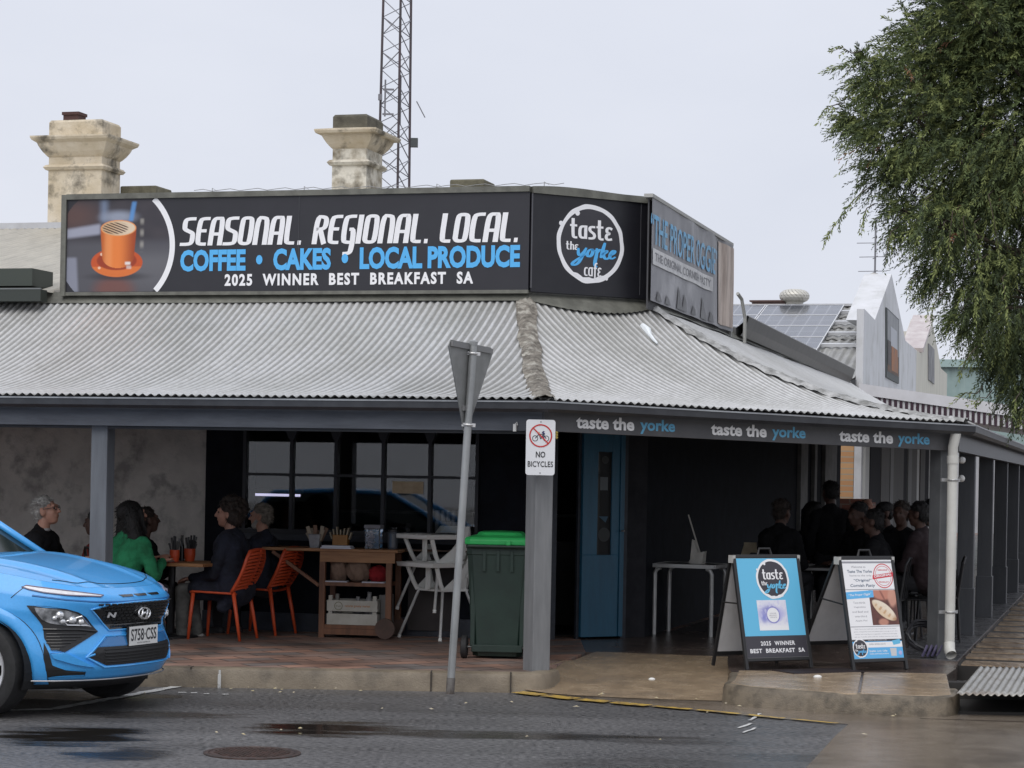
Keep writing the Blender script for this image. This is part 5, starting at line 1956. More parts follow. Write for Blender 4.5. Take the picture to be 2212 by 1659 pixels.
FARL = [mat('far_olive_leaf', (.085, .095, .05), .6), mat('far_pale_leaf', (.13, .13, .07), .6), mat('far_dark_leaf', (.045, .055, .03), .6)]
far_tree('street_tree', 'olive green tree behind the teal iron building', 2036, 2130, 740, 95, 900, FARL)
far_tree('street_tree', 'pale green tree at the far end of the side street', 2125, 2330, 700, 100, 1200, FARL)
# ------------------------------------------------------------------ street furniture: sign post, bicycle sign, bin, two sign boards
GALV = mat('galvanised_pole', (.36, .37, .37), .42, (.27, .28, .28), 6, .08, 40, metal=.35, stretch=(2, 2, .5), r2=.32)
base = gz(972, 1499)
topP = at(1023, 738, base.y + .02)
up = (topP - base)
PLm = up.length
up.normalize()
xa_ = Vector((1, 0, 0)) - up * up.x
xa_.normalize()
ya_ = up.cross(xa_)
PT = Matrix((xa_, ya_, up)).transposed().to_4x4()
PT.translation = base
sp_ = thing('give_way_sign', 'leaning galvanised street pole with the grey back of a triangular sign', 'street sign', PT)
mb = MB()
mb.tube([(0, 0, -.05), (0, 0, PLm)], .031, 18)
mb.lathe([(.033, PLm - .03), (.035, PLm), (.02, PLm + .012)], 18)
mb.build('pole', GALV, sp_, angle=40)
mb = MB()
mb.lathe([(.034, -.02), (.0345, .13)], 16, 0)
mb.build('pole_foot', mat('dark_stained_steel', (.07, .055, .045), .6, (.16, .15, .14), 12), sp_)
ang = R(64)
TT = Matrix.Translation((-.02, .04, 0)) @ Matrix.Rotation(ang, 4, 'Z')
W2, H2, zt3 = .385, .70, PLm - .015
tri = [(-.03, zt3 - H2), (.03, zt3 - H2), (W2, zt3 - .05), (W2 - .03, zt3), (-W2 + .03, zt3), (-W2, zt3 - .05)]
mb = MB(TT)
mb.prism(tri, -.004, .004)
o = mb.build('sign_plate', mat('bare_aluminium_back', (.27, .275, .27), .5, (.19, .195, .19), 4, .05, 20, metal=.25), sp_)
for z, hw in ((zt3 - .03, W2 - .03), (zt3 - .52, .09)):
    mb = MB(TT)
    mb.box((-hw, -.022, z - .02), (hw, -.005, z + .02))
    mb.build('stiffener', mat('bare_aluminium_rib', (.22, .22, .22), .45, metal=.3), o)
for z in (zt3 - .08, zt3 - H2 + .05):
    mb = MB()
    mb.tube([(.034 * math.cos(a), .034 * math.sin(a), z) for a in np.linspace(0, 2 * math.pi, 17)[:-1]], .010, 6, closed=True)
    mb.box((-.05, -.012, z - .014), (.06, .012, z + .014))
    mb.build('clamp', mat('bright_clamp', (.6, .6, .6), .35, metal=.5), sp_)

# NO BICYCLES sign on the corner post
nb0, nb1 = at(1137, 906, 17.76), at(1198, 1027, 17.76)
cx_, cz_ = (nb0.x + nb1.x) / 2, (nb0.z + nb1.z) / 2
hw, hh = (nb1.x - nb0.x) / 2, (nb0.z - nb1.z) / 2
nb = thing('no_bicycles_sign', 'white NO BICYCLES sign with a red circle fixed to the grey corner post', 'sign', frame((cx_, 17.76, cz_), 5))
mb = MB()
rr = .022
outl = []
for (sx_, sz_, a0_) in ((1, -1, -90), (1, 1, 0), (-1, 1, 90), (-1, -1, 180)):
    for k in range(6):
        a = R(a0_ + 18 * k)
        outl.append((sx_ * (hw - rr) + rr * math.cos(a), sz_ * (hh - rr) + rr * math.sin(a)))
mb.prism(outl, 0, .004)
mb.box((-.03, .005, -hh * .6), (.03, .06, hh * .6))
mb.build('plate', mat('white_sign_sheet', (.76, .77, .79), .45), nb)
RED = mat('sign_red', (.55, .03, .025), .5)
BLK = mat('sign_black', (.02, .02, .022), .5)
mb = MB()
fit_text(mb, 'NO', -.037, .040, -.082, -.033, -.003, .02)
mb.build('lettering', BLK, nb)
mb = MB()
fit_text(mb, 'BICYCLES', -hw + .017, hw - .014, -.158, -.112, -.003, .012, spacing=1.05)
mb.build('lettering', BLK, nb)
mb = MB()
# a small bicycle with its rider, ringed and struck through
zc = .095
for x in (-.045, .045):
    ring(mb, x, zc - .022, .019, .024, -.0022, 24, 1)
def ln(a, b, w_, mi, y=-.0022):
    ribbon(mb, [a, b], lambda d_, t: w_, lambda x, z, e: Vector((x, y - e, z)), mi)
ln((-.045, zc - .022), (-.014, zc + .012), .006, 1)
ln((-.014, zc + .012), (.02, zc + .012), .006, 1)
ln((.02, zc + .012), (.045, zc - .022), .006, 1)
ln((-.014, zc + .012), (.0, zc - .026), .006, 1)
ln((.0, zc - .026), (.02, zc + .012), .006, 1)
ln((.012, zc + .030), (.032, zc + .012), .013, 3)
ln((.016, zc + .034), (.030, zc + .034), .008, 3)
ln((-.022, zc + .022), (-.008, zc + .028), .006, 4)
ln((.018, zc + .0), (.028, zc - .024), .008, 3)
ring(mb, 0, zc, .083, .094, -.003, 56, 0)
ln((-.062, zc + .062), (.062, zc - .062), .010, 0, -.0035)
mb.build('pictogram', [RED, BLK, mat('bolt_grey', (.3, .3, .3), .4), mat('rider_navy', (.03, .03, .12), .5), mat('handlebar_amber', (.5, .30, .03), .5)], nb)
for z in (hh - .018, -hh + .018):
    mb = MB()
    disc(mb, 0, z, .006, -.0025, 12)
    mb.build('bolt', mat('bolt_grey', (.3, .3, .3), .4), nb)
mb = MB(Matrix.Translation(at(1202, 940, 17.86)))
for k in range(3):
    mb.ell((0, 0, -.02 + .02 * k), (.013, .012, .012), 8)
tag(mb.build('yellow_tie', mat('yellow_plastic', (.55, .42, .10), .5)), 'small yellow plastic tie beside the NO BICYCLES sign', 'tie')

# wheelie bin
bpos = gz(1078, 1424, FLOOR)
bn_ = thing('wheelie_bin', 'dark green wheelie bin with a bright green lid beside the grey corner post', 'bin', frame((bpos.x, bpos.y + .33, FLOOR), -4))
GRN = mat('dark_green_plastic', (.018, .040, .030), .5, (.013, .028, .022), 4, .05, 40)
LGRN = mat('bright_green_plastic', (.035, .48, .12), .42, (.03, .40, .10), 4)
RUB = mat('black_rubber', (.018, .018, .019), .7)
mb = MB()
def tray(levels, mi=0, capb=True, capt=True):
    vs, fs = [], []
    for (hx_, y0_, y1_, z) in levels:
        c_ = .05
        vs += [(-hx_ + c_, y0_, z), (hx_ - c_, y0_, z), (hx_, y0_ + c_, z), (hx_, y1_ - c_, z), (hx_ - c_, y1_, z), (-hx_ + c_, y1_, z), (-hx_, y1_ - c_, z), (-hx_, y0_ + c_, z)]
    for i in range(len(levels) - 1):
        for k in range(8):
            fs.append((i * 8 + k, i * 8 + (k + 1) % 8, i * 8 + 8 + (k + 1) % 8, i * 8 + 8 + k))
    if capb:
        fs.append(tuple(range(7, -1, -1)))
    if capt:
        fs.append(tuple(len(levels) * 8 - 8 + k for k in range(8)))
    return vs, fs
BH = 1.0
mb.add(*tray([(.215, -.28, .22, .02), (.225, -.30, .25, .10), (.272, -.34, .33, BH - .10), (.278, -.345, .335, BH - .09), (.278, -.345, .335, BH - .04), (.285, -.36, .35, BH - .038), (.285, -.36, .35, BH - .01)]))
for x in (-.12, .0, .12):
    mb.box((x - .014, -.356, BH - .24), (x + .014, -.335, BH - .06))
mb.box((-.235, -.315, .105), (-.195, -.28, BH - .2))
mb.box((.195, -.315, .105), (.235, -.28, BH - .2))
mb.box((-.22, -.33, .06), (.22, -.28, .12))
mb.build('body', GRN, bn_, bevel=.012)
mb = MB()
mb.add(*tray([(.295, -.37, .36, BH - .008), (.298, -.372, .362, BH + .035), (.285, -.355, .35, BH + .055), (.20, -.27, .27, BH + .075), (.18, -.25, .25, BH + .10), (.05, -.1, .1, BH + .108)]))
mb.box((.07, -.40, BH - .01), (.11, -.37, BH + .03))
mb.build('lid', LGRN, bn_, bevel=.008)
mb = MB()
mb.tube([(-.26, -.385, BH - .02), (.26, -.385, BH - .02)], .014, 10)
mb.build('handle', GRN, bn_)
for x in (-.285, .285):
    mb = MB(Matrix.Translation((x, -.30, .10)) @ Matrix.Rotation(R(90), 4, 'Y'))
    mb.lathe([(.03, -.028), (.085, -.028), (.10, -.02), (.10, .02), (.085, .028), (.03, .028)], 24)
    mb.build('wheel', RUB, bn_, angle=40)
mb = MB()
mb.tube([(-.29, -.30, .10), (.29, -.30, .10)], .012, 8)
mb.build('axle', mat('dull_steel', (.15, .15, .15), .4, metal=.6), bn_)

# the two folding sign boards
AFR = mat('black_frame_paint', (.018, .018, .019), .45)
AGR = mat('grey_back_sheet', (.66, .66, .665), .5, (.56, .56, .565), 4, .05, 20)
def a_frame(name, label, uv_bl, uv_br, poster, spread, wid, hgt, lean=.235):
    a, b = gz(*uv_bl, FLOOR + .005), gz(*uv_br, FLOOR + .005)
    deg = 30.0
    M4 = frame(((a.x + b.x) / 2, (a.y + b.y) / 2, FLOOR + .005), deg)
    t_ = thing(name, label, 'sign board', M4)
    L = hgt
    hw_ = wid / 2
    Tf = Matrix.Rotation(-lean, 4, 'X')
    top_y, top_z = L * math.sin(lean), L * math.cos(lean)
    f = MB(Tf)
    for x in (-hw_, hw_ - .028):
        f.box((x, -.012, 0), (x + .028, .016, L))
    f.box((-hw_ + .028, -.012, L - .03), (hw_ - .028, .016, L))
    f.box((-hw_ + .028, -.012, .07), (hw_ - .028, .016, .098))
    f.build('frame', AFR, t_, bevel=.004)
    f = MB(Tf)
    f.box((-hw_ + .029, -.004, .099), (hw_ - .029, .010, L - .031))
    f.build('front_panel', mat('sheet_edge_grey', (.3, .3, .3), .5), t_)
    f = MB(Tf)
    PRINTS.clear()
    poster(f, -hw_ + .032, hw_ - .032, .102, L - .034)
    po = f.build('poster', POSTER, t_)
    for kind_, a_, b_, c_, d_, yy in PRINTS:
        print_grid('picture', po, a_, b_, c_, d_, 70, 70, yy, flower_ink if kind_ == 'flower' else pasty_ink, Tf)
    # rear leaf
    la = math.asin(min(.95, (spread - top_y) / L))
    Tr = Matrix.Translation((0, top_y + .03, top_z)) @ Matrix.Rotation(la, 4, 'X')
    r = MB(Tr)
    for x in (-hw_, hw_ - .026):
        r.box((x, -.008, -L * 1.0), (x + .026, .012, -.02))
    r.box((-hw_ + .026, -.008, -.05), (hw_ - .026, .012, -.02))
    r.box((-hw_ + .026, -.008, -L + .09), (hw_ - .026, .012, -L + .12))
    r.build('rear_frame', AFR, t_)
    r = MB(Tr)
    r.box((-hw_ + .027, -.002, -L + .125), (hw_ - .027, .006, -.055))
    r.build('rear_panel', AGR, t_)
    h_ = MB()
    h_.tube([(-.07, top_y + .015, top_z), (-.055, top_y + .02, top_z + .05), (.055, top_y + .02, top_z + .05), (.07, top_y + .015, top_z)], .011, 8)
    h_.build('handle', AFR, t_)
    for x in (-hw_ + .01, hw_ - .01):
        h_ = MB()
        h_.tube([(x, (L - .42) * math.sin(lean), (L - .42) * math.cos(lean)), (x, top_y + .03 + .42 * math.sin(la), top_z - .42 * math.cos(la))], .007, 6)
        h_.build('stay', AFR, t_)
        h_ = MB()
        h_.box((x - .014, top_y - .020, top_z - .07), (x + .014, top_y + .045, top_z - .005), 1)
        h_.m = [0] * len(h_.f)
        h_.build('hinge', mat('pale_hinge', (.45, .45, .43), .5), t_)
    return t_
POSTER = [mat('poster_white', (.84, .84, .85), .4), mat('poster_sky_blue', (.13, .49, .74), .4), mat('poster_charcoal', (.045, .042, .052), .4), mat('poster_red', (.62, .05, .07), .45),
          mat('poster_lavender', (.42, .42, .72), .45, (.68, .68, .82), 14, lo=.35, hi=.6), mat('poster_violet', (.20, .20, .52), .45, (.36, .36, .66), 20), mat('poster_grey', (.30, .30, .33), .5),
          mat('pastry_cream', (.72, .58, .40), .5, (.60, .38, .18), 22, lo=.35, hi=.55), mat('hand_pink', (.52, .23, .16), .5, (.34, .12, .09), 12), mat('pastry_dark', (.09, .035, .03), .5), mat('poster_bright_blue', (.12, .45, .80), .45), mat('poster_pale_grey', (.60, .60, .61), .45),
          mat('poster_text_blue', (.045, .09, .16), .5)]
PRINTS = []
def flower_ink(s, t):
    n = mnoise.noise(Vector((s * 5, t * 5, 2)))
    n2 = mnoise.noise(Vector((s * 13, t * 13, 7)))
    c = over([.80, .80, .84], [.66, .67, .80], .5 + .5 * n)
    c = over(c, [.40, .40, .72], .9 * blob(s, t, .45, .46 + .08 * n, .46, .24 + .1 * n, .5))
    c = over(c, [.16, .17, .48], .8 * blob(s, t, .42, .36 + .06 * n2, .24, .15, .7))
    c = over(c, [.20, .22, .58], .8 * blob(s, t, .20, .62, .10, .14, .7))
    c = over(c, [.58, .58, .80], .7 * ss(.0, .5, n2))
    return over(c, [.84, .84, .86], ss(.70, .92, t))
def pasty_ink(s, t):
    n = mnoise.noise(Vector((s * 7, t * 7, 2)))
    n2 = mnoise.noise(Vector((s * 20, t * 20, 4)))
    c = over([.085, .032, .028], [.16, .06, .045], .5 + .5 * n)
    c = over(c, [.52, .22, .155], blob(s + .06 * n, t, .52, .08, .42, .20, .2))
    c = over(c, [.58, .30, .22], .9 * blob(s, t, .86, .22 + .05 * n, .17, .26, .25))
    c = over(c, [.24, .09, .07], .8 * blob(s - .5 * t, t, .42, .15, .04, .16, .5))
    c = over(c, [.50, .24, .17], blob(s, t, .42, .92, .18, .10, .3))
    a = R(33)
    x, y = (s - .50) * math.cos(a) + (t - .58) * math.sin(a), -(s - .50) * math.sin(a) + (t - .58) * math.cos(a)
    q = math.hypot(x / .50, y / (.165 + .03 * math.cos(x * 3)))
    p_ = over([.74, .58, .40], [.80, .70, .56], ss(.1, -.1, y) if False else 1 - ss(-.1, .1, y))
    p_ = over(p_, [.50, .26, .10], .7 * ss(.1, .7, math.sin(x * 34 + y * 9)) * blob(x, y, 0, .03, .42, .07, .4))
    p_ = over(p_, [.36, .17, .07], .8 * ss(.30, .5, x) + .25 * max(0, n2))
    return over(c, p_, 1 - ss(.94, 1.03, q))
def poster_blue(f, x0, x1, z0, z1):
    W_, H_ = x1 - x0, z1 - z0
    X, Z = lambda s: x0 + W_ * s, lambda t: z0 + H_ * t
    y = -.0065
    poly(f, [(X(0), Z(.215)), (X(1), Z(.215)), (X(1), Z(1)), (X(0), Z(1))], y, 1)
    poly(f, [(X(0), Z(0)), (X(1), Z(0)), (X(1), Z(.213)), (X(0), Z(.213))], y, 2)
    logo(f, X(.56), Z(.79), W_ * .27, y - .001, None, False, (0, 1, 2))
    poly(f, [(X(.25), Z(.27)), (X(.73), Z(.27)), (X(.73), Z(.575)), (X(.25), Z(.575))], y - .0006, 0)
    PRINTS.append(('flower', X(.25), X(.73), Z(.27), Z(.575), y - .0009))
    blob_ = [(.30, .39), (.34, .45), (.40, .50), (.46, .54), (.52, .54), (.58, .50), (.66, .46), (.715, .43), (.71, .40), (.64, .39), (.58, .35), (.52, .34), (.46, .36), (.38, .34), (.32, .35)]
    disc(f, X(.495), Z(.425), W_ * .105, y - .0016, 36, 0)
    ring(f, X(.495), Z(.425), W_ * .098, W_ * .115, y - .0019, 40, 5)
    for k, (a, b) in enumerate(((.44, .55), (.435, .555), (.44, .55))):
        fit_text(f, ('WINNER', 'BREAKFAST', '2025')[k], X(a), X(b), Z(.435 - .02 * k), Z(.446 - .02 * k), y - .0022, .0, mi=6)
    fit_text(f, '2025  WINNER', X(.235), X(.80), Z(.118), Z(.162), y - .001, .025, spacing=1.15)
    fit_text(f, 'BEST  BREAKFAST  SA', X(.05), X(.95), Z(.045), Z(.088), y - .001, .03, spacing=1.1)
def poster_pasty(f, x0, x1, z0, z1):
    W_, H_ = x1 - x0, z1 - z0
    X, Z = lambda s: x0 + W_ * s, lambda t: z0 + H_ * t
    y = -.0065
    P = lambda pts, yy, mi: poly(f, [(X(a), Z(b)) for a, b in pts], yy, mi)
    P([(0, .0), (1, .0), (1, 1), (0, 1)], y, 0)
    P([(0, .965), (1, .965), (1, .985), (0, .985)], y - .0004, 6)
    for k, (s, a, b, t, h_) in enumerate((('Welcome to', .17, .46, .918, .022), ('Taste The Yorke', .08, .58, .868, .030), ('home to the only', .12, .56, .826, .024), ('\u201cOriginal\u201d', .18, .54, .772, .034), ('Cornish Pasty', .10, .60, .715, .040))):
        fit_text(f, s, X(a), X(b), Z(t), Z(t + h_), y - .0006, .012 if k in (1, 3, 4) else 0, .25 if k > 2 else 0, 6 if k in (0, 2) else 12)
    P([(0, .694), (1, .694), (1, .701), (0, .701)], y - .0005, 6)
    # red stamp
    kx = 1
    ring(f, X(.80), Z(.835), W_ * .185, W_ * .20, y - .0006, 48, 3)
    ring(f, X(.80), Z(.835), W_ * .155, W_ * .162, y - .0006, 48, 3)
    P([(.575, .80), (1.0, .83), (1.01, .872), (.585, .842)], y - .0009, 3)
    fit_text(f, 'ORIGINAL', X(.61), X(.975), Z(.815), Z(.840), y - .0013, .03, mi=0, ends=H_ * .026)
    fit_text(f, 'GENUINE', X(.70), X(.90), Z(.888), Z(.902), y - .0009, .02, mi=3)
    fit_text(f, 'PRODUCT', X(.70), X(.90), Z(.765), Z(.779), y - .0009, .02, mi=3)
    # blue ribbon, text block, pastry photograph
    P([(0, .600), (.55, .618), (.55, .690), (0, .672)], y - .0008, 10)
    fit_text(f, '\u201cThe Proper Oggie\u201d', X(.04), X(.50), Z(.622), Z(.650), y - .0012, .01, .2, 0, ends=H_ * .015)
    for k, s in enumerate(('Two-thirds', 'Vegetables', 'and Beef and', 'one-third', 'Apple Pie!')):
        fit_text(f, s, X(.08 if k == 2 else .12), X(.40 if k == 2 else .36), Z(.555 - .046 * k), Z(.575 - .046 * k), y - .0006, 0, 0, 6)
    PRINTS.append(('pasty', X(.46), X(1), Z(.335), Z(.690), y - .0005))
    P([(0, .318), (1, .318), (1, .325), (0, .325)], y - .0005, 6)
    for k in range(4):
        fit_text(f, ('Made fresh to the traditional recipe brought here by the miners', 'pastry crimped by hand and baked each morning in our own', 'kitchen with local beef and vegetables and finished with apple', 'ask our friendly staff inside for todays flavours and sizes')[k], X(.08 - .02 * (k % 2)), X(.92 + .02 * (k % 2)), Z(.290 - .026 * k), Z(.302 - .026 * k), y - .0006, 0, 0, 6)
    P([(0, 0), (1, 0), (1, .175), (0, .175)], y - .0006, 10)
    P([(.26, .11), (1, .11), (1, .165), (.26, .165)], y - .0009, 0)
    P([(.0, .172), (1, .172), (1, .192), (.0, .192)], y - .0009, 2)
    fit_text(f, 'taste the yorke cafe', X(.32), X(.70), Z(.177), Z(.188), y - .0013, .01, mi=0)
    fit_text(f, 'OPEN SEVEN DAYS', X(.33), X(.66), Z(.135), Z(.15), y - .0012, .01, mi=6)
    fit_text(f, 'Breakfast  Lunch  Coffee', X(.32), X(.68), Z(.065), Z(.085), y - .0010, .01, mi=0)
    fit_text(f, 'Cakes and local produce', X(.32), X(.70), Z(.035), Z(.055), y - .0010, .01, mi=0)
    P([(.75, .02), (.86, .02), (.87, .10), (.74, .10)], y - .0012, 11)
    P([(.82, .13), (.97, .145), (.96, .19), (.80, .175)], y - .0012, 1)
    disc(f, X(.94), Z(.05), W_ * .035, y - .0012, 16, 4)
    logo(f, X(.145), Z(.105), W_ * .15, y - .0013, None, False, (0, 10, 2))
a_frame('sign_board', 'sky blue folding sign board with a round logo, 2025 WINNER BEST BREAKFAST SA', (1606, 1447), (1761, 1444), poster_blue, .46, .70, .985)
a_frame('sign_board', 'white folding sign board with a red ORIGINAL stamp and a cornish pasty photograph', (1836, 1447), (1968, 1449), poster_pasty, .70, .60, .985)
# dark tray lying between the boards
mb = MB(frame(gz(1790, 1452, FLOOR + .006), 28))
mb.box((-.42, -.10, 0), (.30, .22, .012))
tag(mb.build('rubber_mat', mat('wet_black_mat', (.03, .022, .024), .3)), 'dark wet rubber mat lying on the footpath between the two sign boards', 'mat')
# ------------------------------------------------------------------ the blue car
PAINT = mat('bright_blue_car_paint', (.062, .395, .87), .34, (.052, .36, .81), 60, .05, 160, coat=.8, spec=.5)
GLOSSB = mat('gloss_black_plastic', (.010, .010, .011), .18, coat=.5)
MATB = mat('black_bumper_plastic', (.016, .016, .017), .55)
CGLASS = mat('tinted_car_glass', (.010, .018, .018), .05, spec=.25)
CHROME = mat('chrome', (.80, .80, .80), .12, metal=1.0)
LENS = mat('clear_lamp_lens', (.92, .94, .95), .05, trans=1.0)
CH, CDEG = 22.5, -22.5
ploc = at(311, 1374, 15.7)
Hv = Vector((math.cos(R(CH)), -math.sin(R(CH)), 0))
car_o = Vector((ploc.x, ploc.y, 0)) - Hv * .86
CARF = frame(car_o, CDEG)                              # x forward, y to the car's left, z up; origin under the front axle
car = thing('parked_car', 'bright blue small SUV parked nose-right at the kerb, white plate S758 CSS', 'car', CARF)
NF = 2.65
HZ0, HZ1, HZP = .86, .25, 2.2
def plan(a):
    """a in 0..1 from nose centre along one side to tail centre -> (x, y) with y >= 0"""
    th = a * math.pi
    if th <= math.pi / 2:
        c, s = math.cos(th), math.sin(th)
        return -.30 + 1.16 * c ** (2 / NF), .895 * s ** (2 / NF)
    c, s = -math.cos(th), math.sin(th)
    return -2.30 - 1.06 * c ** (2 / 4.0), .895 * s ** (2 / 4.0)
# arc-length table from the nose centre
_tab = []
_l, _p = 0.0, plan(0)
for k in range(0, 2001):
    p_ = plan(k / 2000)
    _l += math.hypot(p_[0] - _p[0], p_[1] - _p[1])
    _p = p_
    _tab.append((_l, p_[0], p_[1]))
_ta = np.array(_tab)
def plan_s(s):
    sg = 1 if s >= 0 else -1
    s = abs(s)
    return float(np.interp(s, _ta[:, 0], _ta[:, 1])), sg * float(np.interp(s, _ta[:, 0], _ta[:, 2]))
STOT = _ta[-1, 0]
def hood_z(x, y):
    t = max(0.0, min(1.0, (.86 - x) / 1.42))
    z = HZ0 + HZ1 * (1 - (1 - t) ** HZP)
    ay = abs(y)
    z -= .075 * (ay / .9) ** 3.2 + .08 * (ay / .8) ** 2.5 * (1 - t) ** 5
    z += .016 * math.exp(-((ay - (.34 + .20 * t)) / .045) ** 2) * min(1, t * 3.2)
    z -= .012 * math.exp(-((ay - (.42 + .20 * t)) / .05) ** 2) * min(1, t * 3)
    return z
def pull(q, front):
    """how far the skin sits inside the plan outline at height q (0 bottom, 1 shoulder)"""
    pts_f = [(0, .16), (.06, .05), (.16, .01), (.33, .0), (.50, .03), (.62, .045), (.74, .02), (.84, .0), (.91, .015), (1.0, .10)]
    pts_s = [(0, .06), (.08, .03), (.3, .005), (.5, .012), (.7, .0), (.85, .025), (1.0, .09)]
    f = np.interp(q, [p[0] for p in pts_f], [p[1] for p in pts_f])
    s = np.interp(q, [p[0] for p in pts_s], [p[1] for p in pts_s])
    return f * front + s * (1 - front)
def top_z(s):
    x, y = plan_s(s)
    if x > -.62:
        e = .004
        a_, b_ = plan_s(s + e), plan_s(s - e)
        l = math.hypot(a_[0] - b_[0], a_[1] - b_[1]) or 1
        nx, ny = (a_[1] - b_[1]) / l, -(a_[0] - b_[0]) / l
        front = max(0.0, min(1.0, (nx - .25) / .6)) if nx > 0 else 0
        d_ = .10 * front + .09 * (1 - front)
        return hood_z(x - nx * d_, y - ny * d_) - .001
    return np.interp(x, [-3.36, -3.0, -.40], [1.02, 1.0, 1.0])
ZB = .23
def skin(s, z, off=0.0):
    """a point of the body skin: s metres round from the nose centre (left side positive), z height"""
    e = .004
    x, y = plan_s(s)
    xa2, ya2 = plan_s(s + e)
    xb2, yb2 = plan_s(s - e)
    tx, ty = xa2 - xb2, ya2 - yb2
    l = math.hypot(tx, ty) or 1
    nx, ny = ty / l, -tx / l                           # outward
    front = max(0.0, min(1.0, (nx - .25) / .6)) if nx > 0 else 0
    zt = top_z(s)
    q_ = max(0, min(1, (z - ZB) / (zt - ZB)))
    d_ = pull(q_, front)
    return Vector((x - nx * (d_ - off), y - ny * (d_ - off), z))
# main skin with the wheel arches cut out
AX, ARCH = (0.065, -2.53), .372
mb = MB()
ns, nq = 460, 46
vid = {}
P = []
for i in range(ns):
    s = -STOT + 2 * STOT * i / ns
    for j in range(nq + 1):
        z = ZB + (top_z(s) - ZB) * j / nq
        P.append(skin(s, z))
fs = []
for i in range(ns):
    i2 = (i + 1) % ns
    for j in range(nq):
        q_ = (i * (nq + 1) + j, i2 * (nq + 1) + j, i2 * (nq + 1) + j + 1, i * (nq + 1) + j + 1)
        c = (P[q_[0]] + P[q_[2]]) / 2
        if abs(c.y) > .6 and any(math.hypot(c.x - ax, c.z - .335) < ARCH for ax in AX):
            continue
        fs.append(q_)
mb.add(P, fs)
mb.build('body', PAINT, car, smooth=True)
# bonnet sheet between the shoulders
mb = MB()
rows = []
nb_ = 60
for i in range(nb_ + 1):
    # rows run across; x from the nose back to the windscreen foot
    f = i / nb_
    row = []
    a = f
    for j in range(41):
        t = j / 40 * 2 - 1
        # along the curve of the shoulder line
        s = (.02 + f * 1.80)
        x, y = plan_s(s)
        p = skin(s, top_z(s))
        yy = p.y * t
        xx = p.x + (0.0) 
        row.append((xx, yy, hood_z(xx, yy)))
    rows.append(row)
x_front = skin(0, top_z(0)).x
mb.grid(rows, 0)
mb.build('bonnet', PAINT, car, smooth=True)
# grid of the nose: feature outlines are given as (s, z) on the skin, mirrored to both sides
def patch(mb_, pts, off, mi=0, back=None, n=1):
    vs = [skin(s, z, off) for s, z in pts]
    k = len(vs)
    c = skin(sum(p[0] for p in pts) / k, sum(p[1] for p in pts) / k, off)
    mb_.add(vs + [c], [(i, (i + 1) % k, k) for i in range(k)], mi)
def dense(pts, step=.03):
    out = []
    for i in range(len(pts)):
        a, b = pts[i], pts[(i + 1) % len(pts)]
        k = max(1, int(math.hypot(b[0] - a[0], b[1] - a[1]) / step))
        out += [(a[0] + (b[0] - a[0]) * j / k, a[1] + (b[1] - a[1]) * j / k) for j in range(k)]
    return out
def area(mb_, pts, off, mi=0, edge=True, depth=.02):
    """fills an outline on the skin with a fine grid so that it follows the curve, with a rim wall"""
    ss, zz = [p[0] for p in pts], [p[1] for p in pts]
    nz_ = 14
    z0_, z1_ = min(zz), max(zz)
    def span(z):
        xs_ = []
        for i in range(len(pts)):
            (s0_, a0_), (s1_, a1_) = pts[i], pts[(i + 1) % len(pts)]
            if (a0_ <= z < a1_) or (a1_ <= z < a0_):
                xs_.append(s0_ + (s1_ - s0_) * (z - a0_) / (a1_ - a0_))
        return (min(xs_), max(xs_)) if len(xs_) >= 2 else None
    rows_ = []
    for i in range(nz_ + 1):
        z = z0_ + (z1_ - z0_) * min(.9995, max(.0005, i / nz_))
        sp2 = span(z)
        if sp2 is None:
            continue
        rows_.append([skin(sp2[0] + (sp2[1] - sp2[0]) * j / 16, z, off) for j in range(17)])
    mb_.grid(rows_, mi)
    if edge:
        dn = dense(pts)
        a_ = [skin(s, z, off) for s, z in dn]
        b_ = [skin(s, z, off - depth) for s, z in dn]
        k = len(dn)
        mb_.add(a_ + b_, [(i, (i + 1) % k, k + (i + 1) % k, k + i) for i in range(k)], mi)
def line_on(mb_, pts, r_, off=.0, mi=0, closed=False):
    mb_.tube([skin(s, z, off) for s, z in dense(pts, .025)[: None if closed else -1] + ([] if closed else [pts[-1]])] if closed else
             [skin(pts[i][0] + (pts[i + 1][0] - pts[i][0]) * j / 8, pts[i][1] + (pts[i + 1][1] - pts[i][1]) * j / 8, off) for i in range(len(pts) - 1) for j in range(8)] + [skin(pts[-1][0], pts[-1][1], off)],
             r_, 6, mi, closed=closed)
def mir(pts):
    return [(-s, z) for s, z in pts][::-1]
GR = [(-.53, .755), (-.38, .79), (-.15, .797), (.15, .797), (.38, .79), (.53, .755), (.415, .655), (.36, .605), (-.36, .605), (-.415, .655)]
LOW = [(-.545, .425), (-.47, .492), (.47, .492), (.545, .425), (.40, .362), (-.40, .362)]
BAND = [(-.385, .555), (.385, .555), (.465, .497), (-.465, .497)]
mb = MB()
area(mb, GR, .006)
grille = mb.build('grille', GLOSSB, car)
mb = MB()
for k in range(8):                                     # rows of small raised scales
    z = .622 + k * .0225
    for j in range(-9, 10):
        s = j * .054 + (.027 if k % 2 else 0)
        lim = (.37 if z < .66 else .42 + (z - .66) * .8) - .03
        if abs(s) > lim or (abs(s + .02) < .075 and .665 < z < .75):
            continue
        a = [skin(s - .021, z, .007), skin(s + .021, z, .007), skin(s + .015, z + .011, .020), skin(s - .015, z + .011, .020), skin(s - .019, z + .016, .007), skin(s + .019, z + .016, .007)]
        mb.add(a, [(0, 1, 2, 3), (3, 2, 5, 4), (0, 3, 4), (1, 5, 2)])
mb.build('scale', mat('satin_black_trim', (.022, .022, .023), .35), grille)
mb = MB()
line_on(mb, GR, .007, .004, 0, True)
mb.build('grille_surround', PAINT, car)
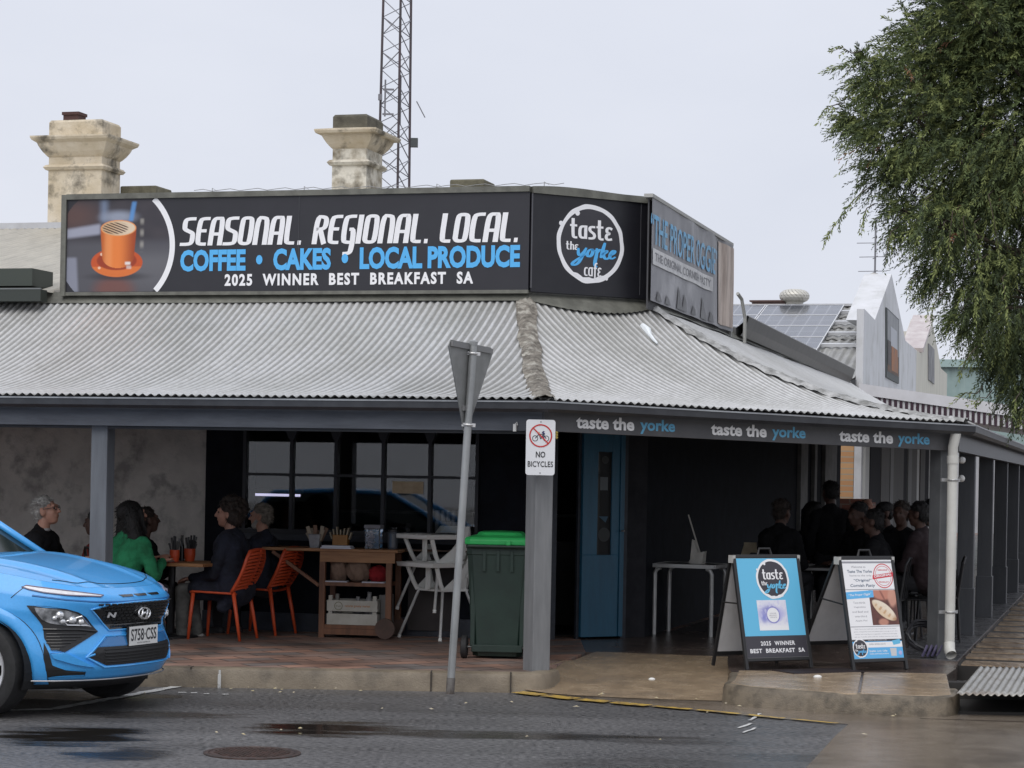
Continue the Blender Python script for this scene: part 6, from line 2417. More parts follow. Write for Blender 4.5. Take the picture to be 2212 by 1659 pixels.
mb = MB()
area(mb, LOW, .005)
for k in range(5):
    z = .385 + k * .022
    line_on(mb, [(-.42, z), (.42, z)], .004, .008)
mb.build('lower_intake', MATB, car)
mb = MB()
area(mb, BAND, .006)
mb.build('bumper_band', mat('mid_blue_band', (.03, .17, .42), .35, coat=.6), car)
for pts, r_ in (([(-.50, .445), (-.565, .425), (-.42, .350), (.42, .350), (.565, .425), (.50, .445)], .008), ([(-.565, .425), (-.40, .565), (.40, .565), (.565, .425)], .007)):
    mb = MB()
    line_on(mb, pts, r_, .004)
    mb.build('bumper_crease', PAINT, car)
# bonnet shutline, lip, scoops
mb = MB()
pts = []
for j in range(41):
    y = -.60 + 1.2 * j / 40
    x = .70 - .22 * (abs(y) / .6) ** 2.4
    pts.append((x, y, hood_z(x, y) + .0015))
mb.tube(pts, .0035, 5)
mb.build('shutline', GLOSSB, car)
for sg in (1, -1):
    mb = MB()
    line_on(mb, [(sg * 1.02, .905), (sg * 1.05, .88), (sg * 1.10, .835)], .003, .001)
    mb.build('shutline', GLOSSB, car)
for s0_ in (-.275, -.10, .085):
    mb = MB()
    area(mb, [(s0_, .853), (s0_ + .03, .838), (s0_ + .155, .838), (s0_ + .165, .853)], .004, 0, False)
    mb.build('nose_slot', GLOSSB, car)
mb = MB()
line_on(mb, [(-.95, .853), (-.71, .825), (-.50, .808), (-.25, .803), (.25, .803), (.50, .808), (.71, .825), (.95, .853)], .009, -.004)
mb.build('lip_crease', mat('blue_paint_crease', (.02, .14, .38), .4), car)
for sg in (1, -1):
    f_ = (lambda p: p) if sg > 0 else mir
    # daytime lamp strip
    DRL = [(-1.03, .912), (-1.0, .922), (-.79, .898), (-.595, .876), (-.465, .860), (-.425, .854), (-.455, .846), (-.695, .858), (-.87, .876), (-.985, .898)]
    mb = MB()
    area(mb, f_(DRL), .007)
    o = mb.build('running_light', mat('running_light_white', (.82, .82, .83), .25, (.62, .62, .66), 14, coat=1.0), car)
    mb = MB()
    line_on(mb, f_(DRL), .0055, .006, 0, True)
    mb.build('bezel', mat('pale_purple_bezel', (.20, .18, .24), .3), o)
    SUR = [(-.985, .785), (-.85, .783), (-.705, .762), (-.62, .737), (-.56, .702), (-.52, .66), (-.46, .60), (-.595, .532), (-.715, .465), (-.805, .475), (-.86, .56), (-.87, .64), (-.91, .695), (-.95, .74)]
    mb = MB()
    area(mb, f_(SUR), .006)
    sur = mb.build('lamp_surround', MATB, car)
    LN = [(-.93, .772), (-.83, .770), (-.71, .752), (-.63, .728), (-.57, .685), (-.51, .632), (-.68, .642), (-.83, .664), (-.88, .69), (-.915, .735)]
    mb = MB()
    area(mb, f_(LN), .010, 0, True, .01)
    hl = mb.build('headlight', mat('headlight_grey', (.34, .35, .37), .18, (.08, .085, .09), 9, coat=1.0, lo=.4, hi=.6), car)
    mb = MB()
    for (s_, z_, r_) in ((-.755, .722, .030), (-.735, .676, .022), (-.665, .685, .030), (-.60, .672, .024), (-.79, .70, .018)):
        c = skin(s_ * sg, z_, .012)
        mb.ell(c, (r_, r_, r_ * .9), 12)
    mb.build('bulb_lens', mat('bright_lamp_chrome', (.86, .87, .88), .08, metal=.7), hl)
    mb = MB()
    line_on(mb, f_([(-.72, .672), (-.60, .71), (-.53, .645), (-.70, .650)]), .006, .014, 0, True)
    mb.build('lamp_trim', CHROME, hl)
    mb = MB()
    for k in range(6):                                 # honeycomb ribs in the corner intake
        z = .485 + k * .021
        s1_ = -.49 - max(0, (.60 - z)) * 1.85
        line_on(mb, f_([(-.845 + (.03 if z < .52 else 0), z), (s1_ - .05, z)]), .0045, .009)
    line_on(mb, f_([(-.87, .622), (-.62, .618), (-.47, .602)]), .008, .010)
    mb.build('intake_rib', GLOSSB, sur)
    # blue blade under the corner intake and the black air curtain
    mb = MB()
    area(mb, f_([(-.815, .458), (-.715, .462), (-.50, .352), (-.64, .375), (-.79, .42)]), .022, 0, True, .03)
    mb.build('bumper_blade', PAINT, car)
    mb = MB()
    area(mb, f_([(-.862, .53), (-.825, .46), (-.80, .37), (-.70, .335), (-.56, .325), (-.56, .292), (-.862, .285)]), .005)
    mb.build('air_curtain', MATB, car)
    # flare round the front arch
    for ax in AX:
        mb = MB()
        rows = []
        for k in range(37):
            a = R(-28 + 236 * k / 36)
            row = []
            for rr_, oo in ((ARCH - .004, -.05), (ARCH - .004, .012), (ARCH + .03, .016), (ARCH + .085, .008), (ARCH + .09, -.004)):
                xx, zz = ax + rr_ * math.cos(a), .335 + rr_ * math.sin(a)
                zz = max(ZB + .005, zz)
                # side position that lies at this x
                idx = int(np.argmin(np.abs(_ta[:, 1] - xx) + (_ta[:, 2] < .3) * 9))
                p = skin(_ta[idx, 0] * (1 if sg < 0 else -1), min(zz, 1.0), oo)
                row.append((xx, p.y, zz))
            rows.append(row)
        mb.grid(rows, 0, flip=sg < 0)
        mb.build('wheel_arch', PAINT, car, smooth=True)
        mb = MB()
        mb.tube([rows[k][4] for k in range(37)], .004, 5)
        mb.build('arch_seam', GLOSSB, car)
# black lower lip
mb = MB()
rows = []
for i in range(81):
    s = -1.05 + 2.1 * i / 80
    rows.append([skin(s, ZB, -.01) + Vector((0, 0, .045)), skin(s, ZB, .045) + Vector((0, 0, .04)), skin(s, ZB, .05) + Vector((0, 0, .018)), skin(s, ZB, -.02) + Vector((0, 0, -.035)), skin(s, ZB, -.3) + Vector((0, 0, -.04))])
mb.grid(rows)
mb.build('lower_lip', MATB, car, smooth=True)
mb = MB()
line_on(mb, [(-.95, .262), (-.5, .262), (0, .262), (.5, .262), (.95, .262)], .005, .04)
mb.build('lip_strip', mat('satin_silver', (.42, .42, .43), .35, metal=.5), car)
# plate, emblem, N badge
pc = skin(.0, .555, .022)
mb = MB(Matrix.Translation((pc.x, 0, .555)))
mb.box((-.02, -.190, -.072), (.0, .190, .072))
mb.box((.0005, -.186, -.067), (.004, .186, .067), 1)
TPl = Matrix.Translation((.0045, 0, 0)) @ Matrix.Rotation(R(90), 4, 'Z')
fit_text(mb, 'S758\u00b7CSS', -.168, .168, -.036, .050, -.001, .015, 0, 2, T=TPl)
fit_text(mb, 'SOUTH AUSTRALIA', -.085, .085, -.056, -.046, -.001, .0, 0, 2, T=TPl)
mb.build('number_plate', [MATB, mat('plate_white', (.74, .74, .72), .4), mat('plate_black', (.03, .03, .035), .5)], car)
ec = skin(-.0, .712, .022)
mb = MB()
TE = Matrix.Translation((ec.x, 0, .712)) @ Matrix.Rotation(R(90), 4, 'Z') @ Matrix.Rotation(R(-6), 4, 'X')
mb.tube([TE @ Vector((.075 * math.cos(a), 0, .040 * math.sin(a))) for a in np.linspace(0, 2 * math.pi, 33)[:-1]], .0085, 8, closed=True)
mb.tube([TE @ Vector(p) for p in ((-.046, 0, -.030), (-.030, -.004, 0), (-.022, 0, .034))], .0105, 8)
mb.tube([TE @ Vector(p) for p in ((.022, 0, -.034), (.030, -.004, 0), (.046, 0, .030))], .0105, 8)
mb.tube([TE @ Vector(p) for p in ((-.034, -.003, -.006), (0, -.005, .002), (.034, -.003, .008))], .009, 8)
mb.build('emblem', CHROME, car, smooth=True)
mb = MB()
nc_ = skin(-.37, .714, .022)
TN = Matrix.Translation(nc_) @ Matrix.Rotation(R(52), 4, 'Z')
fit_text(mb, 'N', -.030, .030, -.018, .018, -.002, .05, .35, 0, T=TN)
mb.build('badge', CHROME, car)
# wheels
TYRE = mat('tyre_rubber', (.020, .020, .021), .75, (.012, .012, .012), 30)
RIMW = mat('machined_alloy', (.72, .72, .73), .25, metal=.6)
RIMB = mat('dark_alloy', (.03, .03, .032), .35)
for ax in AX:
    for sg in (1, -1):
        TW = Matrix.Translation((ax, sg * .785, .335)) @ Matrix.Rotation(R(90 if sg < 0 else -90), 4, 'X')
        wh_ = bpy.data.objects.new('wheel', None)
        COL.objects.link(wh_)
        wh_.parent = car
        wh_.matrix_local = TW
        m_ = MB()
        m_.lathe([(.235, -.105), (.29, -.115), (.325, -.10), (.335, -.07), (.335, .07), (.325, .10), (.29, .115), (.238, .105)], 56, cap=False)
        m_.build('tyre', TYRE, wh_, angle=40)
        m_ = MB()
        m_.lathe([(.236, .10), (.232, .112), (.218, .110), (.214, .106)], 48, 1, cap=False)
        m_.lathe([(.214, .106), (.21, .06), (.21, -.09), (.0, -.09)], 48, 0, cap=False)
        for k in range(5):
            a = 2 * math.pi * k / 5
            for e in (-.20, .20):
                p0_, p1_ = Vector((.045 * math.cos(a + e * 2), .045 * math.sin(a + e * 2), .088)), Vector((.222 * math.cos(a + e * 1.35), .222 * math.sin(a + e * 1.35), .098))
                m_.bar(p0_, p1_, .040, .024, 1)
                m_.bar(p0_ + Vector((0, 0, -.02)), p1_ + Vector((0, 0, -.02)), .046, .03, 0)
        m_.lathe([(.065, .07), (.065, .095), (.03, .10)], 24, 0)
        m_.build('rim', [RIMB, RIMW], wh_, angle=40)
# arch liners and underbody
mb = MB()
for ax in AX:
    for sg in (1, -1):
        rows = []
        for k in range(25):
            a = R(-20 + 220 * k / 24)
            rows.append([(ax + .38 * math.cos(a), sg * y, max(.2, .335 + .38 * math.sin(a))) for y in (.50, .86)])
        mb.grid(rows)
        mb.add([(ax - .4, sg * .5, .2), (ax + .4, sg * .5, .2), (ax + .4, sg * .5, .78), (ax - .4, sg * .5, .78)], [(0, 1, 2, 3)])
mb.box((-3.0, -.74, .19), (-.0, .74, .25))
mb.box((-.45, -.48, .19), (.60, .48, .40))
mb.build('underbody', mat('underbody_black', (.008, .008, .008), .8), car)
# glasshouse
ZC = hood_z(-.55, .3) - .015
gh = lambda x: None
ST = [(-.52, .77, 1.065, .74, 1.075), (-1.28, .765, 1.0, .585, 1.50), (-2.0, .765, 1.0, .60, 1.545), (-2.75, .745, 1.0, .57, 1.50), (-3.24, .70, 1.0, .64, 1.05)]
mb = MB()
def quad_in(a, b, c, d, mi, ins=0.0, off=Vector((0, 0, 0))):
    pts = [Vector(a), Vector(b), Vector(c), Vector(d)]
    ce = sum(pts, Vector()) / 4
    mb.add([p + (ce - p) * ins + off for p in pts], [(0, 1, 2, 3)], mi)
for sg in (1, -1):
    base_z = 1.0
    A = (-.60, sg * .765, 1.03), (-1.30, sg * .60, 1.485), (-2.75, sg * .585, 1.485), (-3.20, sg * .70, 1.03)
    mb.add([A[0], A[1], A[2], A[3]], [(0, 1, 2, 3)], 0)
mb.add([(-.545, .72, 1.075), (-.545, -.72, 1.075), (-1.27, -.585, 1.50), (-1.27, .585, 1.50)], [(0, 1, 2, 3)], 0)
mb.add([(-3.24, .66, 1.06), (-3.24, -.66, 1.06), (-2.78, -.57, 1.49), (-2.78, .57, 1.49)], [(0, 1, 2, 3)], 0)
mb.build('window', CGLASS, car)
mb = MB()
rows = []
for i in range(13):
    f = i / 12
    x = -1.25 - 1.58 * f
    rows.append([(x, y * (.60 - .02 * f), 1.505 + .05 * math.sin(math.pi * (.15 + .8 * f)) - .045 * abs(y) ** 3) for y in np.linspace(-1, 1, 13)])
mb.grid(rows)
mb.build('roof', PAINT, car, smooth=True)
mb = MB()
mb.tube([(-.50, .745, 1.062), (-.9, .675, 1.30), (-1.28, .60, 1.50)], .030, 8)
mb.tube([(-.50, -.745, 1.062), (-.9, -.675, 1.30), (-1.28, -.60, 1.50)], .030, 8)
for sg in (1, -1):
    mb.tube([(-1.28, sg * .60, 1.50), (-2.0, sg * .60, 1.525), (-2.78, sg * .58, 1.49), (-3.22, sg * .67, 1.06)], .03, 8)
    mb.tube([(-1.95, sg * .765, 1.0), (-1.98, sg * .60, 1.50)], .028, 8)
mb.build('pillar', PAINT, car, smooth=True)
mb = MB()
mb.box((-3.30, -.80, .93), (-.62, .80, 1.02))
mb.box((-.62, -.74, 1.0), (-.50, .74, 1.062), 1)
mb.build('shoulder', [PAINT, GLOSSB], car, bevel=.03)
mb = MB()
for y in (-.35, .35):
    mb.box((-1.75, y - .22, .5), (-1.45, y + .22, 1.18))
    mb.box((-1.66, y - .12, 1.18), (-1.54, y + .12, 1.34))
mb.box((-2.7, -.6, .5), (-2.45, .6, 1.2))
mb.box((-1.0, -.65, .95), (-.62, .65, 1.04))
mb.build('seat', mat('dark_seat_cloth', (.02, .02, .022), .9), car)
# ------------------------------------------------------------------ chairs, tables and the things on them
OR = mat('orange_plastic', (.62, .085, .025), .45, (.50, .065, .02), 4)
WOODT = mat('oiled_pine', (.36, .18, .075), .5, (.22, .10, .04), 3, .1, 30, stretch=(.8, 8, 8))
WOODD = mat('dark_table_top', (.10, .055, .03), .4, (.06, .03, .018), 4, stretch=(1, 6, 6))
WOODB = mat('red_brown_frame_wood', (.20, .085, .04), .5, (.12, .05, .024), 3, .1, 30, stretch=(6, 6, .8))
BLKM = mat('black_powder_coat', (.014, .014, .016), .45)
ALUM = mat('brushed_aluminium', (.62, .62, .60), .34, (.50, .50, .49), 8, metal=.3)
WPL = mat('white_chair_plastic', (.82, .82, .78), .4)
def fplace(u, v, deg, z=FLOOR):
    p = gz(u, v, z)
    return frame((p.x, p.y, z), deg)
def orange_chair(M4, label, grp):
    t_ = thing('orange_chair', label, 'chair', M4, grp)
    # seat faces +y
    m_ = MB()
    m_.grid([[(x * (.215 + .012 * math.sin(3 * f)), -.20 + .42 * f, .455 - .018 * math.cos(x * 1.4) + .012 * f - .03 * max(0, f - .85) * 6 * .3) for x in np.linspace(-1, 1, 13)] for f in np.linspace(0, 1, 12)])
    o = m_.build('seat', OR, t_, smooth=True)
    md = o.modifiers.new('thickness', 'SOLIDIFY')
    md.thickness = .018
    bk = lambda f: (-.20 - .165 * f - .03 * math.sin(math.pi * f), .455 + .385 * f)
    m_ = MB()
    # rim
    wd = lambda f: .205 + .02 * math.sin(math.pi * f) - .035 * max(0, f - .8) / .2
    left = [(-wd(f), bk(f)[0], bk(f)[1]) for f in np.linspace(0, 1, 12)]
    top = [(x, bk(1)[0] - .012 * (1 - (x / .17) ** 2), bk(1)[1] + .012 * (1 - (x / .17) ** 2)) for x in np.linspace(-.16, .16, 7)]
    m_.tube(left + top + [(-p[0], p[1], p[2]) for p in left[::-1]], .017, 8)
    for k in range(11):                                # pierced back: bowed slats
        f = .06 + .085 * k
        y, z = bk(f)
        m_.tube([(x * wd(f), y - .045 * (1 - x * x), z + .018 * (1 - x * x)) for x in np.linspace(-1, 1, 9)], .0145, 6)
    m_.tube([(0, bk(f)[0] - .045, bk(f)[1] + .018) for f in np.linspace(.02, .98, 9)], .012, 6)
    m_.build('backrest', OR, t_, smooth=True)
    for x, y0_, y1_ in ((-.195, .19, .225), (.195, .19, .225), (-.185, -.21, -.295), (.185, -.21, -.295)):
        m_ = MB()
        m_.tube([(x, y0_, .46), (x * 1.08, (y0_ + y1_) / 2, .24), (x * 1.14, y1_, 0)], [.020, .018, .014], 8)
        m_.build('leg', OR, t_, smooth=True)
    return t_
# chair 1: near legs at (408,1384) and (521,1384)
A, B = gz(408, 1384, FLOOR), gz(521, 1383, FLOOR)
A2 = gz(450, 1372, FLOOR)
cc = (A + B) / 2 + Vector((.10, .24, 0))
orange_chair(frame((cc.x - .09, cc.y, FLOOR), 74), 'orange plastic chair under the curly haired person in the navy coat', 'orange plastic chairs by the shop window')
A, B = gz(480, 1371, FLOOR), gz(569, 1372.5, FLOOR)
cc2 = (gz(569, 1373, FLOOR) + gz(597, 1365, FLOOR)) / 2 + Vector((-.24, .0, 0))
orange_chair(frame((cc2.x + .13, cc2.y + .02, FLOOR), 68), 'orange plastic chair behind its twin, under the bearded person by the window', 'orange plastic chairs by the shop window')

def cafe_chair(M4, label, grp='black metal chairs under the verandah'):
    t_ = thing('metal_chair', label, 'chair', M4, grp)
    m_ = MB()
    m_.slab([(-.2, -.2), (.2, -.2), (.2, .2), (-.2, .2)], .44, .46)
    m_.build('seat', BLKM, t_, bevel=.01)
    m_ = MB()
    m_.tube([(-.19, -.19, .45), (-.19, -.24, .80), (-.12, -.26, .86), (.12, -.26, .86), (.19, -.24, .80), (.19, -.19, .45)], .012, 8)
    for x in (-.1, 0, .1):
        m_.bar((x, -.20, .46), (x, -.26, .85), .03, .006)
    m_.build('backrest', BLKM, t_)
    for x, y in ((-.19, .19), (.19, .19), (-.19, -.19), (.19, -.19)):
        m_ = MB()
        m_.tube([(x, y, .45), (x * 1.12, y * 1.15, 0)], .012, 8)
        m_.build('leg', BLKM, t_)
    return t_
def cafe_table(M4, label, w_, d_, h_, top, grp=None):
    t_ = thing('cafe_table', label, 'table', M4, grp)
    m_ = MB()
    m_.slab([(-w_ / 2, -d_ / 2), (w_ / 2, -d_ / 2), (w_ / 2, d_ / 2), (-w_ / 2, d_ / 2)], h_ - .032, h_)
    m_.build('table_top', top, t_, bevel=.005)
    m_ = MB()
    m_.tube([(0, 0, .03), (0, 0, h_ - .033)], .035, 12)
    m_.build('column', BLKM, t_)
    m_ = MB()
    m_.lathe([(.26, 0), (.25, .015), (.05, .035)], 24)
    m_.build('base', BLKM, t_)
    return t_
tB = at(372, 1209, 20.9)
cafe_table(frame((tB.x, tB.y, FLOOR), -TH), 'wooden cafe table holding two orange cups between the green coat and the orange chairs', .95, .72, .72, WOODT)
tA = at(160, 1215, 20.6)
cafe_table(frame((tA.x, tA.y, FLOOR), -TH), 'wooden cafe table behind the blue car bonnet', .75, .75, .72, WOODT)
ZTB = FLOOR + .72
def cup_of(u, v, d, r_, h_, label, stuff):
    p = at(u, v, d)
    t_ = thing('orange_cup', label, 'cup', (p.x, p.y, ZTB))
    m_ = MB()
    m_.lathe([(r_ * .8, 0), (r_, h_ * .5), (r_, h_), (r_ * .9, h_), (r_ * .85, h_ * .4)], 18)
    m_.build('cup', OR, t_, smooth=False)
    m_ = MB()
    rr = random.Random(int(u))
    for k in range(stuff):
        a, q = rr.uniform(0, 6.3), rr.uniform(.2, .75) * r_
        m_.tube([(q * math.cos(a) * .5, q * math.sin(a) * .5, h_ * .3), (q * 1.6 * math.cos(a), q * 1.6 * math.sin(a), h_ + rr.uniform(.04, .13))], [.005, .011], 6, k % 2)
    m_.build('cutlery', [BLKM, mat('dull_cutlery', (.12, .12, .12), .3, metal=.5)], t_)
    return t_
cup_of(377, 1200, 20.75, .047, .115, 'straight orange cup of cutlery, the nearer of two on the cafe table', 9)
cup_of(410, 1193, 21.0, .055, .12, 'wider orange cup packed with black handled cutlery beside the pepper bottle', 16)
p = at(393, 1200, 21.05)
m_ = MB(Matrix.Translation((p.x, p.y, ZTB)))
m_.lathe([(.022, 0), (.022, .14), (.012, .18), (.012, .24), (.015, .245)], 12)
tag(m_.build('sauce_bottle', mat('black_bottle', (.012, .012, .014), .2)), 'tall thin black sauce bottle standing between the two orange cups', 'bottle')
p = at(360, 1205, 20.7)
m_ = MB(frame((p.x, p.y, ZTB), -10))
m_.box((-.13, -.10, .0), (.10, .10, .006))
m_.box((-.10, -.05, .006), (.07, .09, .018), 1)
tag(m_.build('menu_card', [mat('red_menu', (.30, .04, .03), .5), mat('menu_page', (.35, .30, .26), .6)]), 'red backed menu lying flat on the cafe table', 'menu')

# trolley bench by the window
L0, L1 = gz(694, 1376, FLOOR), gz(838, 1376, FLOOR)
TM = frame((L0.x, L0.y, FLOOR), -9)
inv_ = TM.inverted()
tr = thing('service_trolley', 'rustic timber serving bench on wooden wheels with two shelves under the window', 'trolley', TM)
wl = (L1 - L0).length
HT = .86
m_ = MB()
m_.box((-.60, -.04, HT - .03), (wl + .09, .50, HT))
m_.box((wl + .09, .30, HT - .02), (wl + .75, .50, HT - .001), 1)
m_.build('table_top', [WOODT, WOODD], tr, bevel=.006)
m_ = MB()
m_.box((-.02, -.025, HT - .13), (wl + .06, .005, HT - .031))
m_.build('apron', WOODT, tr)
for x, z0_ in ((0, 0), (wl, .16)):
    for y in (.0, .44):
        m_ = MB()
        m_.box((x - .025, y - .02, z0_ if y < .1 or x > .1 else 0), (x + .03, y + .03, HT - .031))
        m_.build('leg', WOODB, tr)
for z in (.50, .09):
    m_ = MB()
    m_.box((.031, -.015, z), (wl - .026, .46, z + .035))
    m_.build('shelf', WOODB, tr)
m_ = MB()
m_.box((.031, -.02, .03), (wl - .0, .005, .088))
m_.build('rail', WOODB, tr)
m_ = MB()
m_.bar((-.50, -.0, HT - .04), (-.03, -.0, .50), .045, .03)
m_.build('brace', WOODB, tr)
for y in (-.035, .44):
    m_ = MB(Matrix.Translation((wl - .02, y, .10)) @ Matrix.Rotation(R(90), 4, 'X'))
    m_.lathe([(.02, -.02), (.098, -.02), (.10, 0), (.098, .02), (.02, .02)], 24)
    m_.build('wheel', mat('dark_wooden_wheel', (.10, .055, .04), .6, (.06, .035, .025), 6), tr, angle=40)
m_ = MB()
m_.box((wl + .10, .45, .06), (wl + .62, .48, HT - .05))
m_.build('cupboard', mat('dark_cupboard', (.03, .022, .02), .6, (.02, .015, .014), 4), tr)
def on_trolley(x, y, z, deg=0):
    return TM @ Matrix.Translation((x, y, z)) @ Matrix.Rotation(R(deg), 4, 'Z')
# on its top
t_ = thing('sugar_tin', 'small grey tin tub of paper sugar sticks on the trolley bench', 'tub', on_trolley(-.10, .10, HT))
m_ = MB()
m_.lathe([(.062, 0), (.082, .13), (.088, .135), (.078, .13)], 4, 0, Matrix.Rotation(R(45), 4, 'Z'))
m_.build('tub', mat('dull_tin', (.30, .31, .32), .35, (.22, .22, .23), 10, metal=.4), t_)
m_ = MB()
for k in range(12):
    a = k * 2.4
    x, y = .045 * math.cos(a) * (k / 12), .03 * math.sin(a)
    m_.box((x - .018, y - .004, .08), (x + .018, y + .004, .17 + .025 * (k % 3)), k % 2, Matrix.Rotation(R(k * 5 - 30), 4, 'Y'))
m_.build('sugar_stick', [mat('pale_paper', (.30, .25, .19), .7), mat('brown_paper', (.17, .10, .065), .7)], t_)
t_ = thing('napkin_box', 'square honey coloured box of paper napkins on the trolley bench', 'box', on_trolley(.14, .16, HT))
m_ = MB()
m_.box((-.075, -.05, .02), (.075, .05, .13))
m_.build('box', mat('honey_wood', (.34, .16, .035), .5, (.25, .11, .02), 8), t_, bevel=.004)
m_ = MB()
for k in range(7):
    m_.box((-.06 + .018 * k, -.03, .11), (-.048 + .018 * k, .03, .18 + .015 * (k % 3)), 0, Matrix.Rotation(R(k * 6 - 18), 4, 'Y'))
m_.build('napkin', mat('cream_napkin', (.30, .26, .19), .8), t_)
m_ = MB(on_trolley(.13, .03, HT, 2))
m_.box((-.14, -.10, 0), (.16, .08, .012))
m_.box((-.13, -.09, .013), (.15, .07, .03))
tag(m_.build('paper_stack', mat('white_paper', (.55, .56, .62), .6)), 'short stack of white paper menus in front of the napkin box', 'papers')
t_ = thing('treat_jar', 'clear square jar of pale pink treats on the trolley bench', 'jar', on_trolley(.47, .14, HT))
m_ = MB()
m_.box((-.075, -.075, 0), (.075, .075, .20))
m_.build('jar', mat('jar_glass', (.8, .82, .84), .05, trans=.9), t_, bevel=.01)
m_ = MB()
for k in range(46):
    m_.ell((random.uniform(-.055, .0), random.uniform(-.058, .05), .02 + .15 * (k / 46)), (.016, .014, .011), 8)
m_.build('treats', mat('pale_pink_treat', (.58, .44, .40), .6), t_)
m_ = MB()
m_.box((-.08, -.08, .201), (.08, .08, .235))
m_.build('lid', mat('grey_jar_lid', (.16, .16, .18), .5), t_)
t_ = thing('glass_jar', 'smaller dark lidded jar beside the jar of pale pink treats', 'jar', on_trolley(.64, .22, HT))
m_ = MB()
m_.lathe([(.045, 0), (.05, .02), (.05, .15), (.04, .17)], 16)
m_.build('jar', mat('dim_glass', (.10, .11, .13), .08), t_)
m_ = MB()
m_.lathe([(.046, .171), (.046, .19), (.01, .20)], 16)
m_.build('lid', BLKM, t_)
# on its shelves
def bundle(name, label, cat, M4, r_, m, seed, squash=(1, .8, 1)):
    mm = MB(M4)
    vs, n1, n2 = [], 28, 18
    rows = []
    for i in range(n2 + 1):
        th = math.pi * i / n2
        row = []
        for j in range(n1 + 1):
            a = 2 * math.pi * j / n1
            d_ = Vector((math.sin(th) * math.cos(a), math.sin(th) * math.sin(a), math.cos(th)))
            k = 1 + .16 * mnoise.noise(d_ * 2.6 + Vector((seed, 0, 0))) + .10 * math.sin(8 * a + 5 * d_.z + seed)* math.sin(th)
            row.append((d_.x * r_ * k * squash[0], d_.y * r_ * k * squash[1], max(-r_ * squash[2] * .9, d_.z * r_ * k * squash[2]) + r_ * squash[2] * .9))
        rows.append(row)
    mm.grid(rows, 0, flip=True)
    return tag(mm.build(name, m, None, smooth=True), label, cat)
CLOTH = mat('taupe_blanket', (.26, .175, .13), .9, (.19, .125, .09), 8, .4, 60)
bundle('folded_blanket', 'taupe fleece blanket rolled upright at the end of the trolley shelf', 'blanket', on_trolley(.14, .14, .54), .115, CLOTH, 1.0, (.75, .9, 1.15))
bundle('folded_blanket', 'taupe fleece blanket bunched beside the red blanket on the trolley shelf', 'blanket', on_trolley(.33, .12, .54), .125, CLOTH, 5.2, (.95, .9, 1.05))
bundle('red_blanket', 'red fleece blanket bundled on the trolley shelf', 'blanket', on_trolley(.52, .14, .54), .10, mat('crimson_fleece', (.34, .012, .018), .9, (.22, .008, .012), 8, .3, 60), 8.4, (1.0, .9, .85))
for x, nm in ((.13, 'white sheets of paper under the taupe blankets'), (.50, 'white sheets of paper under the red blanket')):
    m_ = MB(on_trolley(x, .06, .5355, 3))
    m_.box((-.11, -.06, 0), (.11, .14, .010))
    tag(m_.build('paper_stack', mat('white_paper', (.55, .56, .62), .6)), nm, 'papers')
t_ = thing('fruit_crate', 'white slatted fruit crate of bottles on the lowest trolley shelf', 'crate', on_trolley(.05, .0, .126))
m_ = MB()
CW, CDp, CHh = .50, .34, .28
for z in (.0, .13):
    for y in (.0, CDp - .012):
        m_.box((0, y, z), (CW, y + .012, z + .105))
    for x in (.0, CW - .012):
        m_.box((x, .013, z), (x + .012, CDp - .013, z + .105))
for x in (.013, CW - .05):
    for y in (.013, CDp - .05):
        m_.box((x, y, 0), (x + .036, y + .036, CHh))
m_.box((.013, .013, 0), (CW - .013, CDp - .013, .01))
m_.build('crate', mat('whitewashed_slat', (.50, .49, .44), .7, (.40, .38, .33), 6), t_)
m_ = MB()
fit_text(m_, 'natures greeny market', .18, .43, .165, .195, -.0015, .01)
m_.build('lettering', mat('printed_orange', (.42, .18, .06), .7), t_)
m_ = MB()
ring(m_, .115, .18, .034, .042, -.0015, 24, 1)
fit_text(m_, 'fruit', .09, .14, .17, .19, -.0015, .01, mi=1)
m_.m = [0] * len(m_.f)
m_.build('stamp', mat('printed_olive', (.22, .21, .15), .7), t_)
for k, (x, y, r_, h_) in enumerate(((.12, .16, .045, .26), (.36, .18, .05, .30), (.42, .12, .035, .24), (.25, .22, .05, .25))):
    m_ = MB(on_trolley(.05 + x, y, .14, 0) @ Matrix.Rotation(R((-35, 4, 6, 2)[k]), 4, 'Y'))
    m_.lathe([(r_ * .9, 0), (r_, .02), (r_, h_ * .6), (r_ * .4, h_ * .85), (r_ * .4, h_)], 14)
    tag(m_.build('bottle', (mat('white_bottle', (.55, .55, .52), .4), mat('grey_bottle', (.28, .28, .28), .4))[k % 2]),
        ('white bottle lying slanted in the fruit crate', 'grey bottle standing at the back right of the fruit crate', 'short white bottle at the right end of the fruit crate', 'grey bottle in the middle of the fruit crate')[k], 'bottle')
m_ = MB(on_trolley(.56, .10, .126, 0))
m_.box((0, 0, 0), (.07, .28, .29))
tag(m_.build('grey_box', mat('grey_carton', (.15, .145, .14), .7)), 'narrow grey carton between the fruit crate and the bench leg', 'box')

